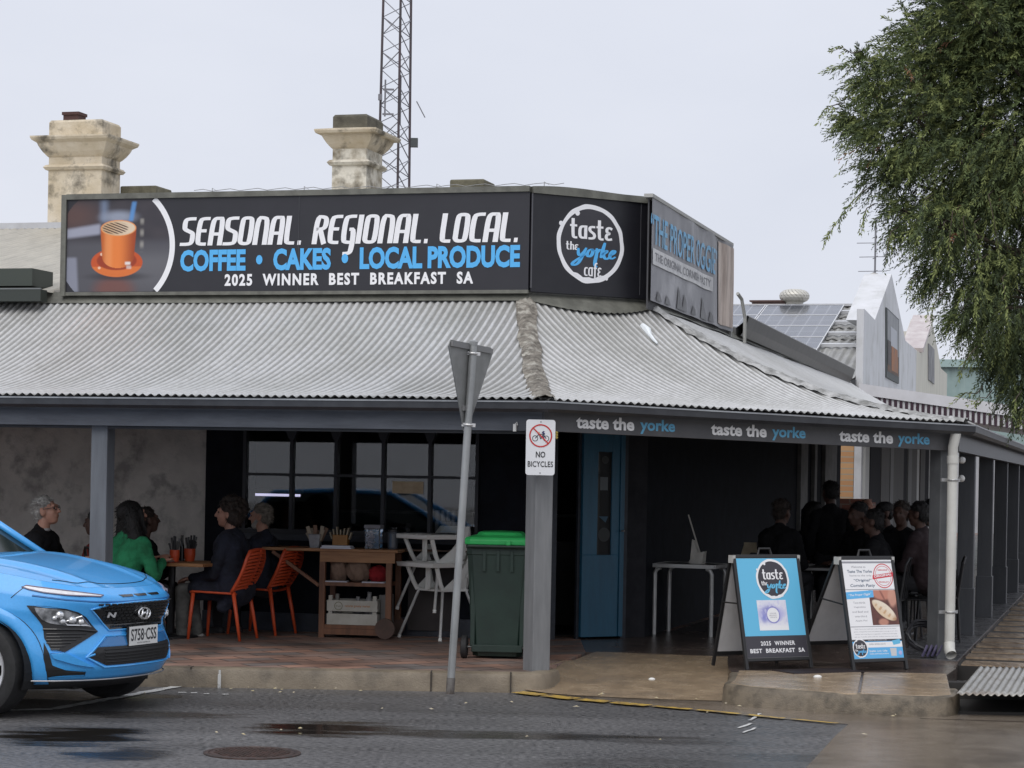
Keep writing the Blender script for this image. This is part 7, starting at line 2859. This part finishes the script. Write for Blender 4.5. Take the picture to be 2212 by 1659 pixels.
# two high chairs, one stacked in the other
def high_chair(M4, label):
    t_ = thing('high_chair', label, 'high chair', M4, 'white high chairs')
    m_ = MB()
    m_.prism([(-.26, .0), (.26, .0), (.285, .045), (-.285, .045)], -.36, .02, 0, Matrix.Translation((0, 0, .70)))
    m_.box((-.23, -.28, .735), (.23, -.265, .75))
    m_.build('tray', WPL, t_, bevel=.01)
    m_ = MB()
    rows = []
    for (hx_, y0_, y1_, z) in ((.19, -.16, .16, .47), (.20, -.17, .17, .49), (.21, -.02, .19, .60), (.225, .10, .22, .74), (.20, .15, .225, .82)):
        rows.append([(-hx_, y0_, z), (-hx_ * .98, (y0_ + y1_) / 2, z), (-hx_ * .8, y1_, z), (0, y1_ + .02, z), (hx_ * .8, y1_, z), (hx_ * .98, (y0_ + y1_) / 2, z), (hx_, y0_, z)])
    m_.grid(rows)
    m_.box((-.19, -.16, .465), (.19, .17, .485))
    m_.box((-.02, -.20, .48), (.02, -.17, .70))
    for sx__ in (-1, 1):
        m_.tube([(sx__ * .22, -.26, .70), (sx__ * .20, -.20, .55), (sx__ * .19, -.16, .48)], .022, 8)
    o = m_.build('shell', WPL, t_, smooth=False)
    md = o.modifiers.new('thickness', 'SOLIDIFY')
    md.thickness = .012
    for x, y in ((-1, -1), (1, -1), (-1, 1), (1, 1)):
        m_ = MB()
        m_.tube([(x * .17, y * .14, .50), (x * .31, y * .28, .02)], .0145, 10)
        m_.tube([(x * .306, y * .276, .03), (x * .312, y * .282, .0)], .018, 10, 1)
        m_.build('leg', [ALUM, WPL], t_)
    return t_
hb = gz(948, 1372, FLOOR)
hb.y -= .38
high_chair(frame((hb.x + .04, hb.y - .05, FLOOR), -48), 'white high chair standing on the floor, the lower of the stacked pair')
high_chair(frame((hb.x + .01, hb.y - .03, FLOOR + .27), -52), 'white high chair with its tray uppermost, stacked on the other high chair')

# steel tables on the right, with a menu stand and a paper bag
def steel_table(M4, label, w_, d_):
    t_ = thing('steel_table', label, 'table', M4, 'square steel cafe tables')
    m_ = MB()
    m_.slab([(-w_ / 2, -d_ / 2), (w_ / 2, -d_ / 2), (w_ / 2, d_ / 2), (-w_ / 2, d_ / 2)], .705, .725)
    m_.build('table_top', mat('dark_steel_top', (.16, .16, .16), .3, metal=.6), t_)
    m_ = MB()
    for y in (-d_ / 2, d_ / 2):
        m_.box((-w_ / 2, y - .012, .69), (w_ / 2, y + .012, .728))
    for x in (-w_ / 2, w_ / 2):
        m_.box((x - .012, -d_ / 2 + .013, .69), (x + .012, d_ / 2 - .013, .728))
    m_.build('rim', ALUM, t_)
    for x in (-1, 1):
        for y in (-1, 1):
            m_ = MB()
            xx, yy = x * (w_ / 2 - .03), y * (d_ / 2 - .03)
            m_.tube([(xx - x * .06, yy, .685), (xx - x * .02, yy, .67), (xx, yy, .63), (xx, yy, 0)], .021, 10)
            m_.build('leg', ALUM, t_)
    return t_
sA, sB = gz(1380, 1352, FLOOR), gz(1484, 1370, FLOOR)
mid = (sA + sB) / 2 + Vector((.14, -.75, 0))
steel_table(frame((mid.x + .10, mid.y + .22, FLOOR), -20), 'square steel table holding the white folded menu stand, beside the blue door', .66, .60)
steel_table(frame((mid.x + 1.05, mid.y + .50, FLOOR), -18), 'square steel table half hidden behind the blue sign board, with the paper bag on it', .62, .60)
ST = frame((mid.x + .10, mid.y + .22, FLOOR + .7285), -20)
m_ = MB(ST)
m_.prism([(.02, 0), (.15, .0), (.17, .13), (.10, .11), (.06, .24), (.04, .25)], -.10, -.085)
m_.prism([(.02, 0), (.15, .0), (.16, .13), (.10, .10), (.05, .22)], .02, .035)
m_.box((.02, -.085, 0), (.15, .02, .012))
m_.bar((.05, -.05, .24), (.12, -.05, .10), .012)
m_.bar((-.02, -.04, .50), (.11, -.04, .11), .012)
m_.bar((-.02, .0, .0), (.04, .0, .10), .012)
tag(m_.build('menu_stand', mat('pale_menu_board', (.66, .64, .58), .6, (.5, .48, .44), 8)), 'folded white menu stand with a thin rod on the first steel table', 'stand')
bgp = at(1620, 1203, mid.y + .42)
m_ = MB(frame((bgp.x, bgp.y, FLOOR + .7285), -10))
rows = []
for i in range(9):
    f = i / 8
    hx_, hy_ = .085 + .012 * math.sin(5 * f), .05 * (1 - .5 * f)
    rows.append([(sx_ * hx_ * (1 - .12 * f) + .006 * mnoise.noise(Vector((f * 6, k, 1))), sy_ * hy_ + .008 * mnoise.noise(Vector((f * 5, k, 4))), .22 * f) for k, (sx_, sy_) in enumerate(((-1, -1), (0, -1.15), (1, -1), (1, 1), (0, 1.1), (-1, 1), (-1, -1)))])
m_.grid(rows)
tag(m_.build('paper_bag', mat('brown_paper_bag', (.40, .34, .24), .8, (.30, .25, .17), 6)), 'crumpled brown paper bag standing on the steel table', 'bag')
# wheel-like coil of hose near the white downpipe
t_ = thing('hose_coil', 'dark coiled hose with a purple band lying by the white downpipe', 'hose', frame(gz(1998, 1420, FLOOR), 20))
m_ = MB()
pts = []
for k in range(96):
    a = k * .42
    pts.append((.20 + .013 * math.sin(k * 1.7), 0, 0))
    pts[-1] = (math.cos(a) * pts[-1][0] * .9, math.sin(a) * .10 + .02 * math.sin(k), .16 + math.sin(a) * .12 + .0006 * k)
m_.tube(pts, .011, 6)
m_.build('hose', mat('black_hose', (.02, .02, .024), .4), t_)
m_ = MB()
for k in range(4):
    m_.tube([(-.10 + .05 * k, -.12, .02), (-.08 + .05 * k, -.13, .07), (-.05 + .05 * k, -.12, .12)], .013, 6)
m_.build('band', mat('dull_purple', (.07, .06, .12), .5), t_)
# things inside the shop window
t_ = thing('strip_light', 'lit fluorescent tube on the ceiling of the shop behind the window', 'light', FL @ Matrix.Translation(onp(FL, 537, 1068, 5.6)))
m_ = MB()
m_.tube([(0, 0, 0), (.62, 0, 0)], .014, 8)
tb2 = m_.build('tube', mat('lit_tube', (.75, .72, 1.0), .5, emit=.8), t_)
m_ = MB()
m_.box((-.03, -.03, .02), (.65, .03, .06))
m_.build('housing', mat('white_housing', (.3, .3, .3), .5), t_)
pn = onp(FL, 881, 1053, 3.195)
m_ = MB(FL)
m_.box((pn.x - .16, 3.193, pn.z - .06), (pn.x + .16, 3.198, pn.z + .06))
tag(m_.build('window_notice', mat('tan_notice_card', (.50, .40, .27), .7, (.40, .31, .20), 10)), 'tan paper notice stuck to the shop window', 'notice')
for i, (u, v) in enumerate(((945, 1132), (957, 1132), (968, 1133), (980, 1133), (992, 1134))):
    pg = onp(FL, u, v, 3.42)
    m_ = MB(FL @ Matrix.Translation((pg.x, 3.42, 1.17)))
    m_.lathe([(.022, .0), (.028, .11), (.025, .11), (.02, .01)], 12)
    m_.lathe([(.022, .115), (.028, .22), (.025, .22), (.02, .125)], 12)
    o = m_.build('drinking_glass', mat('pale_tumbler', (.22, .23, .26), .15))
    tag(o, 'stack of two clear tumblers on the sill inside the shop window', 'glass', 'tumblers stacked on the sill inside the shop window')
# window display: dim shelves and counter inside
m_ = MB(FL)
m_.box((-3.9, 5.2, FLOOR + .02), (-.6, 5.8, 1.05))
m_.box((-3.9, 5.9, 1.3), (-.6, 6.1, 1.33))
tag(m_.build('shop_counter', mat('dim_counter', (.05, .045, .045), .5, (.03, .03, .03), 3)), 'dim shop counter with a shelf behind the shop window', 'counter')

# ------------------------------------------------------------------ people
SKIN = mat('fair_skin', (.46, .25, .18), .55, (.40, .20, .14), 14)
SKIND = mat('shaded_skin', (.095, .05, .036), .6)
EYE = mat('eye_dark', (.03, .025, .02), .3)
def remesh(mb_, name, m, parent, vox, sm=2, wrinkle=0.0, wisps=0):
    me = mb_.mesh(name, m)
    o = bpy.data.objects.new(name, me)
    COL.objects.link(o)
    md = o.modifiers.new('r', 'REMESH')
    md.mode = 'VOXEL'
    md.voxel_size = vox
    md.use_smooth_shade = True
    s_ = o.modifiers.new('s', 'SMOOTH')
    s_.factor = .5
    s_.iterations = sm
    bpy.context.view_layer.update()
    me2 = bpy.data.meshes.new_from_object(o.evaluated_get(bpy.context.evaluated_depsgraph_get()))
    me2.name = name
    o.modifiers.clear()
    o.data = me2
    bpy.data.meshes.remove(me)
    if not me2.materials:
        me2.materials.append(m)
    me2.polygons.foreach_set('use_smooth', [True] * len(me2.polygons))
    nv_ = len(me2.vertices)
    co_, no_ = np.empty(nv_ * 3, np.float32), np.empty(nv_ * 3, np.float32)
    me2.vertices.foreach_get('co', co_)
    me2.vertex_normals.foreach_get('vector', no_)
    co_, no_ = co_.reshape(-1, 3), no_.reshape(-1, 3)
    if wrinkle:
        amp_ = np.empty((nv_, 1), np.float32)
        for i_ in range(nv_):
            p = Vector(co_[i_])
            amp_[i_] = mnoise.noise(Vector((p.x * 9, p.y * 9, p.z * 16))) + .6 * mnoise.noise(Vector((p.x * 22, p.y * 22, p.z * 34 + 5)))
        co_ = co_ + no_ * (amp_ * wrinkle)
        me2.vertices.foreach_set('co', co_.astype(np.float32).ravel())
        me2.update()
    if wisps:
        w_ = MB()
        rr_ = random.Random(wisps)
        for k in range(wisps):
            i_ = rr_.randrange(nv_)
            n_ = Vector(no_[i_])
            d_ = (n_ * rr_.uniform(.25, .9) + Vector((rr_.uniform(-.5, .5), rr_.uniform(-.7, .1), rr_.uniform(-1.0, .1)))).normalized()
            s_ = d_.cross(n_)
            s_ = s_.normalized() * rr_.uniform(.0018, .004) if s_.length > 1e-4 else Vector((.003, 0, 0))
            p = Vector(co_[i_]) - n_ * .004
            l_ = rr_.uniform(.018, .042)
            w_.add([p - s_, p + s_, p + d_ * l_ * .6 + s_ * .7 - Vector((0, 0, l_ * .1)), p + d_ * l_ - Vector((0, 0, l_ * .35))], [(0, 1, 2), (0, 2, 3)])
        bm_ = bmesh.new()
        bm_.from_mesh(me2)
        wm = w_.mesh('wisps', m)
        bm_.from_mesh(wm)
        bm_.to_mesh(me2)
        bm_.free()
        bpy.data.meshes.remove(wm)
        me2.update()
    o.parent = parent
    return o
def person(label, M4, top, legs, hair, hairm, skin=SKIN, pose='sit', lean=12, yaw=0, pitch=0, hands=None, shoe=None, group=None, vox=.0085, glasses=False, beard=None, bulk=1.0, collar=None, coat=False):
    t_ = thing('person', label, 'person', M4, group)
    la = R(lean)
    if pose == 'sit':
        hip = Vector((0, -.04, .50))
    else:
        hip = Vector((0, 0, .90))
    spine = Vector((0, math.sin(la), math.cos(la)))
    neck0 = hip + spine * .47
    hd = neck0 + spine * .05 + Vector((0, .025, .155))
    fwd = Vector((0, math.cos(la), -math.sin(la)))
    HR = Matrix.Translation(hd) @ Matrix.Rotation(R(yaw), 4, 'Z') @ Matrix.Rotation(R(-pitch), 4, 'X')
    b = MB()
    def torso(b, k, dz=0):
        b.ell(hip + Vector((0, 0, .02)), (.165 * k, .125 * k, .12 * k), 18)
        for sx__ in (-1, 1):
            b.cone(hip + Vector((sx__ * .07, 0, .02)), hip + spine * .22 + Vector((sx__ * .065, .0, 0)), .10 * k, .098 * k)
            b.cone(hip + spine * .22 + Vector((sx__ * .065, 0, 0)), hip + spine * .38 + Vector((sx__ * .085, .01, 0)), .10 * k, .095 * k)
        b.cone(neck0 + Vector((-.145, 0, -.045)), neck0 + Vector((.145, 0, -.045)), .066 * k, .066 * k)
        b.cone(neck0 + Vector((-.05, -.01, -.02)), neck0 + Vector((.05, -.01, -.02)), .07 * k, .07 * k)
    sh = [neck0 + Vector((-.185, 0, -.055)), neck0 + Vector((.185, 0, -.055))]
    if hands is None:
        hands = [(-.10, .36, .66), (.10, .36, .66)] if pose == 'sit' else [(-.22, .08, .80), (.22, .08, .80)]
    hands = [Vector(h_) for h_ in hands]
    elbows = []
    for s_, h_ in zip(sh, hands):
        d_ = h_ - s_
        L = min(d_.length, .535)
        h2 = s_ + d_.normalized() * L
        bend = math.sqrt(max(0, .28 ** 2 - (L / 2) ** 2))
        side = Vector((1 if s_.x > 0 else -1, 0, 0))
        dn = Vector((0, -.35, -1)) + side * .55
        dn = (dn - d_.normalized() * dn.dot(d_.normalized())).normalized()
        elbows.append(s_ + (h2 - s_) * .52 + dn * bend)
    hands = [s_ + (h_ - s_).normalized() * min((h_ - s_).length, .535) for s_, h_ in zip(sh, hands)]
    def arms(b, k, to=1.0):
        for s_, e_, h_ in zip(sh, elbows, hands):
            b.cone(s_, e_, .056 * k, .045 * k)
            b.cone(e_, e_.lerp(h_, to), .044 * k, (.034 if to > .95 else .036) * k)
    if pose == 'sit':
        kn = [Vector((-.13, .40, .49)), Vector((.13, .40, .49))]
        an = [Vector((-.13, .40, .09)), Vector((.13, .34, .09))]
        hp_ = [hip + Vector((-.09, .02, -.01)), hip + Vector((.09, .02, -.01))]
    else:
        kn = [Vector((-.10, .02, .48)), Vector((.10, .03, .48))]
        an = [Vector((-.10, -.01, .09)), Vector((.11, 0, .09))]
        hp_ = [hip + Vector((-.09, 0, 0)), hip + Vector((.09, 0, 0))]
    def leg_(b, k, to=1.0):
        for h_, k_, a_ in zip(hp_, kn, an):
            b.cone(h_, k_, .085 * k, .060 * k)
            b.cone(k_, k_.lerp(a_, to), .060 * k, .044 * k)
    torso(b, .92)
    arms(b, .92)
    leg_(b, .9)
    for a_ in an:
        b.cone(a_ + Vector((0, -.02, -.04)), a_ + Vector((0, .14, -.055)), .036, .026)
    b.cone(neck0 + Vector((0, -.005, -.03)), hd + Vector((0, -.02, -.08)), .058, .054)
    # head: skull, face, jaw, brow, nose, lips, ears
    def H(p):
        return HR @ Vector(p)
    b.ell((0, 0, 0), (.074, .093, .092), 20, 0, HR @ Matrix.Translation((0, -.012, .028)))
    b.ell((0, 0, 0), (.062, .070, .085), 18, 0, HR @ Matrix.Translation((0, .026, -.028)))
    b.ell((0, 0, 0), (.044, .046, .036), 14, 0, HR @ Matrix.Translation((0, .040, -.085)))
    b.cone(H((-.035, .082, .030)), H((.035, .082, .030)), .015, .015, 8)
    b.cone(H((0, .092, .018)), H((0, .113, -.026)), .0095, .0145, 10)
    b.cone(H((-.018, .086, -.058)), H((.018, .086, -.058)), .0095, .0095, 8)
    for sx__ in (-1, 1):
        b.ell((0, 0, 0), (.012, .026, .036), 10, 0, HR @ Matrix.Translation((sx__ * .076, -.006, -.010)) @ Matrix.Rotation(R(sx__ * 12), 4, 'Z'))
        b.ell((0, 0, 0), (.022, .016, .018), 10, 0, HR @ Matrix.Translation((sx__ * .036, .068, -.030)))
    # hands: palm, thumb, four fingers curling
    for i, (e_, h_) in enumerate(zip(elbows, hands)):
        d_ = (h_ - e_).normalized()
        sd = 1 if i else -1
        acr = d_.cross(Vector((0, 0, 1)))
        acr = acr.normalized() if acr.length > .1 else Vector((1, 0, 0))
        nrm = acr.cross(d_).normalized()
        if nrm.z < 0:
            nrm = -nrm
        for k in (-.024, 0, .024):
            b.cone(h_ + acr * k * .7, h_ + d_ * .085 + acr * k, .017, .015, 8)
        for f_, ln_ in enumerate((.064, .076, .072, .054)):
            o_ = h_ + d_ * .088 + acr * (-.033 + .022 * f_)
            m1 = o_ + d_ * ln_ * .55 - nrm * .008
            b.cone(o_, m1, .0098, .0092, 8)
            b.cone(m1, m1 + d_ * ln_ * .38 - nrm * .022, .0092, .0082, 8)
        tb_0 = h_ + d_ * .02 - acr * sd * -.030
        tb_1 = tb_0 + d_ * .035 + acr * sd * .030 - nrm * .01
        b.cone(tb_0, tb_1, .0135, .0115, 8)
        b.cone(tb_1, tb_1 + d_ * .032 + acr * sd * .006 - nrm * .012, .0115, .0095, 8)
    body = remesh(b, 'body', skin, t_, vox, 2)
    e = MB()
    for sx__ in (-1, 1):
        e.ell(H((sx__ * .031, .083, .008)), .0085, 10)
    e.build('eye', EYE, t_, smooth=True)
    # clothes
    b = MB()
    torso(b, 1.13 * bulk)
    arms(b, 1.22, .96)
    b.cone(neck0 + Vector((0, -.02, -.01)), neck0 + Vector((0, -.012, .03)), .083, .072)
    if coat:
        for sx__ in (-1, 1):
            b.cone(hip + Vector((sx__ * .10, -.02, .0)), Vector((sx__ * .15, .26, .50)), .11, .085)
            b.cone(hip + Vector((sx__ * .13, -.03, .0)), hip + Vector((sx__ * .17, .05, -.14)), .09, .06)
    mm = remesh(b, 'jacket', top, t_, .011, 3, .010)
    mm['label'] = 'jacket'
    del mm['label']
    if collar:
        c_ = MB()
        c_.tube([neck0 + Vector((.062 * math.cos(a), -.008 + .062 * math.sin(a), .035 + .012 * math.sin(a))) for a in np.linspace(0, 2 * math.pi, 21)[:-1]], .016, 8, closed=True)
        c_.build('collar', collar, t_, smooth=True)
    b = MB()
    b.ell(hip + Vector((0, 0, -.01)), (.175, .135, .115), 18)
    leg_(b, 1.13, .97)
    remesh(b, 'trousers', legs, t_, .011, 2, .008)
    b = MB()
    for a_ in an:
        b.cone(a_ + Vector((0, -.03, -.035)), a_ + Vector((0, .15, -.055)), .048, .036)
        b.box((a_.x - .045, -.07 + a_.y, 0.002), (a_.x + .045, .18 + a_.y, .03))
    sh_ = remesh(b, 'shoes', shoe or mat('dark_shoe', (.03, .03, .032), .6), t_, .009, 2)
    # hair
    b = MB()
    rr = random.Random(sum(map(ord, label)))
    if hair in ('short', 'white', 'bald'):
        if hair != 'bald':
            b.ell((0, 0, 0), (.081, .094, .076), 18, 0, HR @ Matrix.Translation((0, -.022, .056)))
            b.ell((0, 0, 0), (.080, .062, .090), 16, 0, HR @ Matrix.Translation((0, -.052, .010)))
            for k in range(40):
                a, ph = rr.uniform(0, 6.3), rr.uniform(.2, 1.5)
                p = Vector((.074 * math.cos(a) * math.cos(ph), -.022 + .087 * math.sin(a) * math.cos(ph), .056 + .070 * math.sin(ph)))
                b.ell(H(p), rr.uniform(.012, .020), 8)
        else:
            b.ell((0, 0, 0), (.079, .055, .045), 16, 0, HR @ Matrix.Translation((0, -.052, -.020)))
    elif hair == 'curly':
        b.ell((0, 0, 0), (.100, .112, .098), 18, 0, HR @ Matrix.Translation((0, -.034, .060)))
        b.ell((0, 0, 0), (.102, .088, .11), 16, 0, HR @ Matrix.Translation((0, -.060, -.005)))
        for k in range(90):
            a, ph = rr.uniform(0, 6.3), rr.uniform(-.5, 1.5)
            p = Vector((.108 * math.cos(a) * math.cos(ph), -.040 + .115 * math.sin(a) * math.cos(ph), .058 + .098 * math.sin(ph)))
            if p.y > .05 and p.z < .06:
                continue
            b.ell(H(p), rr.uniform(.015, .028), 8)
    elif hair == 'long':
        b.ell((0, 0, 0), (.105, .118, .100), 18, 0, HR @ Matrix.Translation((0, -.034, .050)))
        for sx__ in (-1, -.4, .3, 1):
            b.cone(H((sx__ * .06, -.05 - .02 * (1 - abs(sx__)), .03)), H((sx__ * .125, -.085, -.17)), .068, .066)
            b.cone(H((sx__ * .12, -.085, -.16)), H((sx__ * .13, -.095 + .02 * abs(sx__), -.27 - .03 * (1 - abs(sx__)))), .064, .022)
        for sx__ in (-1, 1):
            b.cone(H((sx__ * .075, .03, .04)), H((sx__ * .085, .035, -.15)), .030, .022)
    elif hair == 'cap':
        b.ell((0, 0, 0), (.084, .098, .072), 18, 0, HR @ Matrix.Translation((0, -.012, .060)))
        b.cone(H((-.04, .08, .045)), H((.04, .08, .045)), .016, .016)
        b.cone(H((-.035, .12, .035)), H((.035, .12, .035)), .012, .012)
        b.ell((0, 0, 0), (.079, .05, .06), 14, 0, HR @ Matrix.Translation((0, -.055, -.01)))
    remesh(b, 'cap' if hair == 'cap' else 'hair', hairm, t_, .008, 1, .004, 0 if hair == 'cap' else 700)
    if beard:
        b = MB()
        b.ell((0, 0, 0), (.052, .040, .040), 14, 0, HR @ Matrix.Translation((0, .052, -.088)))
        for sx__ in (-1, 1):
            b.cone(H((sx__ * .058, .02, -.04)), H((sx__ * .035, .06, -.09)), .020, .022)
        remesh(b, 'beard', beard, t_, .008, 1)
    if glasses:
        g_ = MB()
        for sx__ in (-1, 1):
            g_.tube([H((sx__ * .034 + .023 * math.cos(a), .104 - .006 * abs(math.cos(a)), .008 + .017 * math.sin(a))) for a in np.linspace(0, 2 * math.pi, 17)[:-1]], .0026, 5, closed=True)
            g_.tube([H((sx__ * .057, .10, .012)), H((sx__ * .078, .02, .014)), H((sx__ * .078, -.02, .006))], .0026, 5)
        g_.tube([H((-.011, .106, .010)), H((.011, .106, .010))], .0026, 5)
        g_.build('glasses', BLKM, t_)
    return t_
DNAVY = mat('dark_navy_cloth', (.020, .024, .042), .9, (.009, .011, .019), 7, 1.0, 16)
BLKC = mat('black_cloth', (.010, .010, .012), .9, (.006, .006, .007), 9, .4, 60, spec=.2)
GREENC = mat('green_knit', (.020, .235, .10), .9, (.010, .12, .048), 7, 1.0, 16)
GREYT = mat('grey_trouser_cloth', (.16, .16, .15), .9, (.08, .08, .075), 7, 1.0, 16)
DARKT = mat('dark_trouser_cloth', (.02, .02, .024), .9)
WHAIR = mat('silver_hair', (.52, .51, .48), .7, (.22, .21, .20), 22, 1.0, 60, stretch=(1.6, .5, 1.6))
BHAIR = mat('black_hair', (.012, .010, .010), .55, (.004, .004, .004), 22, 1.0, 50, stretch=(1.6, .9, .4))
BRHAIR = mat('dark_brown_hair', (.055, .040, .032), .65, (.014, .010, .008), 22, 1.0, 50)
GRHAIR = mat('grey_hair', (.33, .30, .25), .7, (.12, .105, .09), 22, 1.0, 60, stretch=(1.6, .5, 1.6))
def head_frame(u, v, d, zc, deg):
    """floor frame of a sitter whose head should show at (u, v); zc = head centre above the floor for that pose"""
    p = at(u, v, d)
    return p
def seat_at(u, v, d, deg, lean=12):
    p = at(u, v, d)
    fy = math.sin(R(lean)) * .52 - .04 + .025
    off = Matrix.Rotation(R(deg), 3, 'Z') @ Vector((0, fy, 0))
    return frame((p.x - off.x, d - off.y, FLOOR), deg), p.z - FLOOR
def sit_person(label, u, v, d, deg, lean, *a, size=1.0, **k):
    M4, hz = seat_at(u, v, d, deg, lean)
    want = .50 + math.cos(R(lean)) * .52 + .155
    dz = max(-.09, min(.12, hz - want))                # a bench or chair a little lower or higher
    M4 = Matrix.Translation((0, 0, dz)) @ M4
    o = person(label, M4 @ Matrix.Translation((0, .0, .5)) @ Matrix.Scale(size, 4) @ Matrix.Translation((0, 0, -.5)), *a, lean=lean, **k)
    return o, M4, dz
sit_person('silver haired person in glasses and a black jacket seated behind the blue car', 98, 1119, 20.3, -102, 16, BLKC, DARKT, 'white', WHAIR, glasses=True, pitch=-12, hands=[(-.1, .42, .74), (.1, .45, .74)], size=1.1, bulk=1.2, collar=mat('pale_shirt', (.35, .35, .36), .8))
sit_person('person with long black hair in a green cardigan leaning on the cafe table', 287, 1124, 20.35, -40, 20, GREENC, DARKT, 'long', BHAIR, yaw=-14, pitch=-14, hands=[(-.06, .37, .74), (.14, .38, .75)], size=1.06, bulk=1.16)
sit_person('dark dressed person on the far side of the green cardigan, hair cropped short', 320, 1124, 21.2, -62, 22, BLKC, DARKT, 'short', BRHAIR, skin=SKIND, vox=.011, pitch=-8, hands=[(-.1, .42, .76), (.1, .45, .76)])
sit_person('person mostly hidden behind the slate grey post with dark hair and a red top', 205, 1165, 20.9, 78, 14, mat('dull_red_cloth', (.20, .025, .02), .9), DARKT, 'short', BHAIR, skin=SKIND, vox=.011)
sit_person('person with curly dark hair in a navy coat and grey trousers on orange chair', 494, 1122, 20.9, 80, 5, DNAVY, GREYT, 'curly', BRHAIR, yaw=6, pitch=-4, hands=[(-.09, .33, .60), (.09, .34, .60)], shoe=mat('pale_grey_shoe', (.36, .35, .33), .7), coat=True, bulk=1.3, size=1.08)
sit_person('grey haired bearded person in a navy jacket on the chair nearest the window', 563, 1116, 21.5, 68, 3, DNAVY, DARKT, 'short', GRHAIR, yaw=10, beard=mat('grey_beard', (.34, .32, .29), .8, (.24, .22, .20), 20), vox=.0095, hands=[(-.1, .34, .60), (.1, .34, .60)])
# the dim crowd on the right
GRP = None
CROWD = [('standing dark clad person with cropped hair in front of the brick wall', 'stand', 1797, 1064, 23.2, 20, 2, 'short', BHAIR, BLKC),
         ('seated person with a bald pink head beyond the others', 'sit', 1872, 1086, 25.0, 200, 8, 'bald', GRHAIR, DNAVY),
         ('seated dark clad person in a flat black cap', 'sit', 1909, 1094, 23.0, 100, 18, 'cap', BHAIR, BLKC),
         ('seated dark clad person with a wide head of short hair, lowest of the group', 'sit', 1946, 1110, 22.4, 150, 14, 'short', BRHAIR, BLKC),
         ('seated dark clad person whose back is turned, second from the white downpipe', 'sit', 1984, 1090, 21.7, 60, 10, 'short', BHAIR, mat('maroon_black_cloth', (.020, .010, .012), .9)),
         ('seated dark clad person with thick hair beside the white downpipe', 'sit', 2014, 1082, 22.2, 80, 10, 'curly', BHAIR, BLKC),
         ('seated dark clad person with cropped hair between the cap wearer and the standing person', 'sit', 1852, 1112, 22.6, 120, 12, 'short', BHAIR, BLKC),
         ('seated dark clad person with long black hair behind the blue sign board', 'sit', 1752, 1112, 23.6, 30, 12, 'long', BHAIR, BLKC),
         ('seated dark clad person behind the white sign board, hair cropped', 'sit', 1885, 1128, 21.6, 70, 16, 'short', BHAIR, BLKC),
         ('broad dark clad person seated by the steel tables near the blue door', 'sit', 1690, 1106, 22.2, -40, 14, 'short', BRHAIR, BLKC)]
ci = 0
for (lb, ps, u, v, d, deg, ln_, hr, hm, top) in CROWD:
    if ps == 'stand':
        p = at(u, v, d)
        k = (p.z - FLOOR) / (0.90 + .47 + .05 + .155)
        M4 = frame((p.x, d, FLOOR), deg)
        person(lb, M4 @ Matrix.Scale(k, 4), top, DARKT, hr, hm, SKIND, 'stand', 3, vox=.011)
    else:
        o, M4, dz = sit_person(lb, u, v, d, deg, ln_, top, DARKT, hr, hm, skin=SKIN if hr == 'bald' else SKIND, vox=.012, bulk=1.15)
        c_ = M4.copy()
        c_.translation.z = FLOOR
        cafe_chair(c_, 'black metal chair under the ' + ' '.join(lb.replace('seated ', '').split()[:11]))
p = at(1745, 1225, 22.6)
cafe_table(frame((p.x, p.y, FLOOR), -10), 'dark cafe table in the shade behind the two sign boards', .7, .7, .72, mat('dark_steel_top', (.16, .16, .16), .3))
p = at(1925, 1225, 23.3)
cafe_table(frame((p.x, p.y, FLOOR), -10), 'dark cafe table among the seated group near the white downpipe', .7, .7, .72, mat('dark_steel_top', (.16, .16, .16), .3))
for (u, v, d, deg, lb) in ((98, 1119, 20.3, -102, 'silver haired person'), (281, 1126, 20.35, -62, 'green cardigan'), (322, 1128, 21.3, -120, 'cropped haired person beside the green cardigan')):
    M4, hz = seat_at(u, v, d, deg, 16)
    cafe_chair(M4, 'black metal chair under the ' + lb)
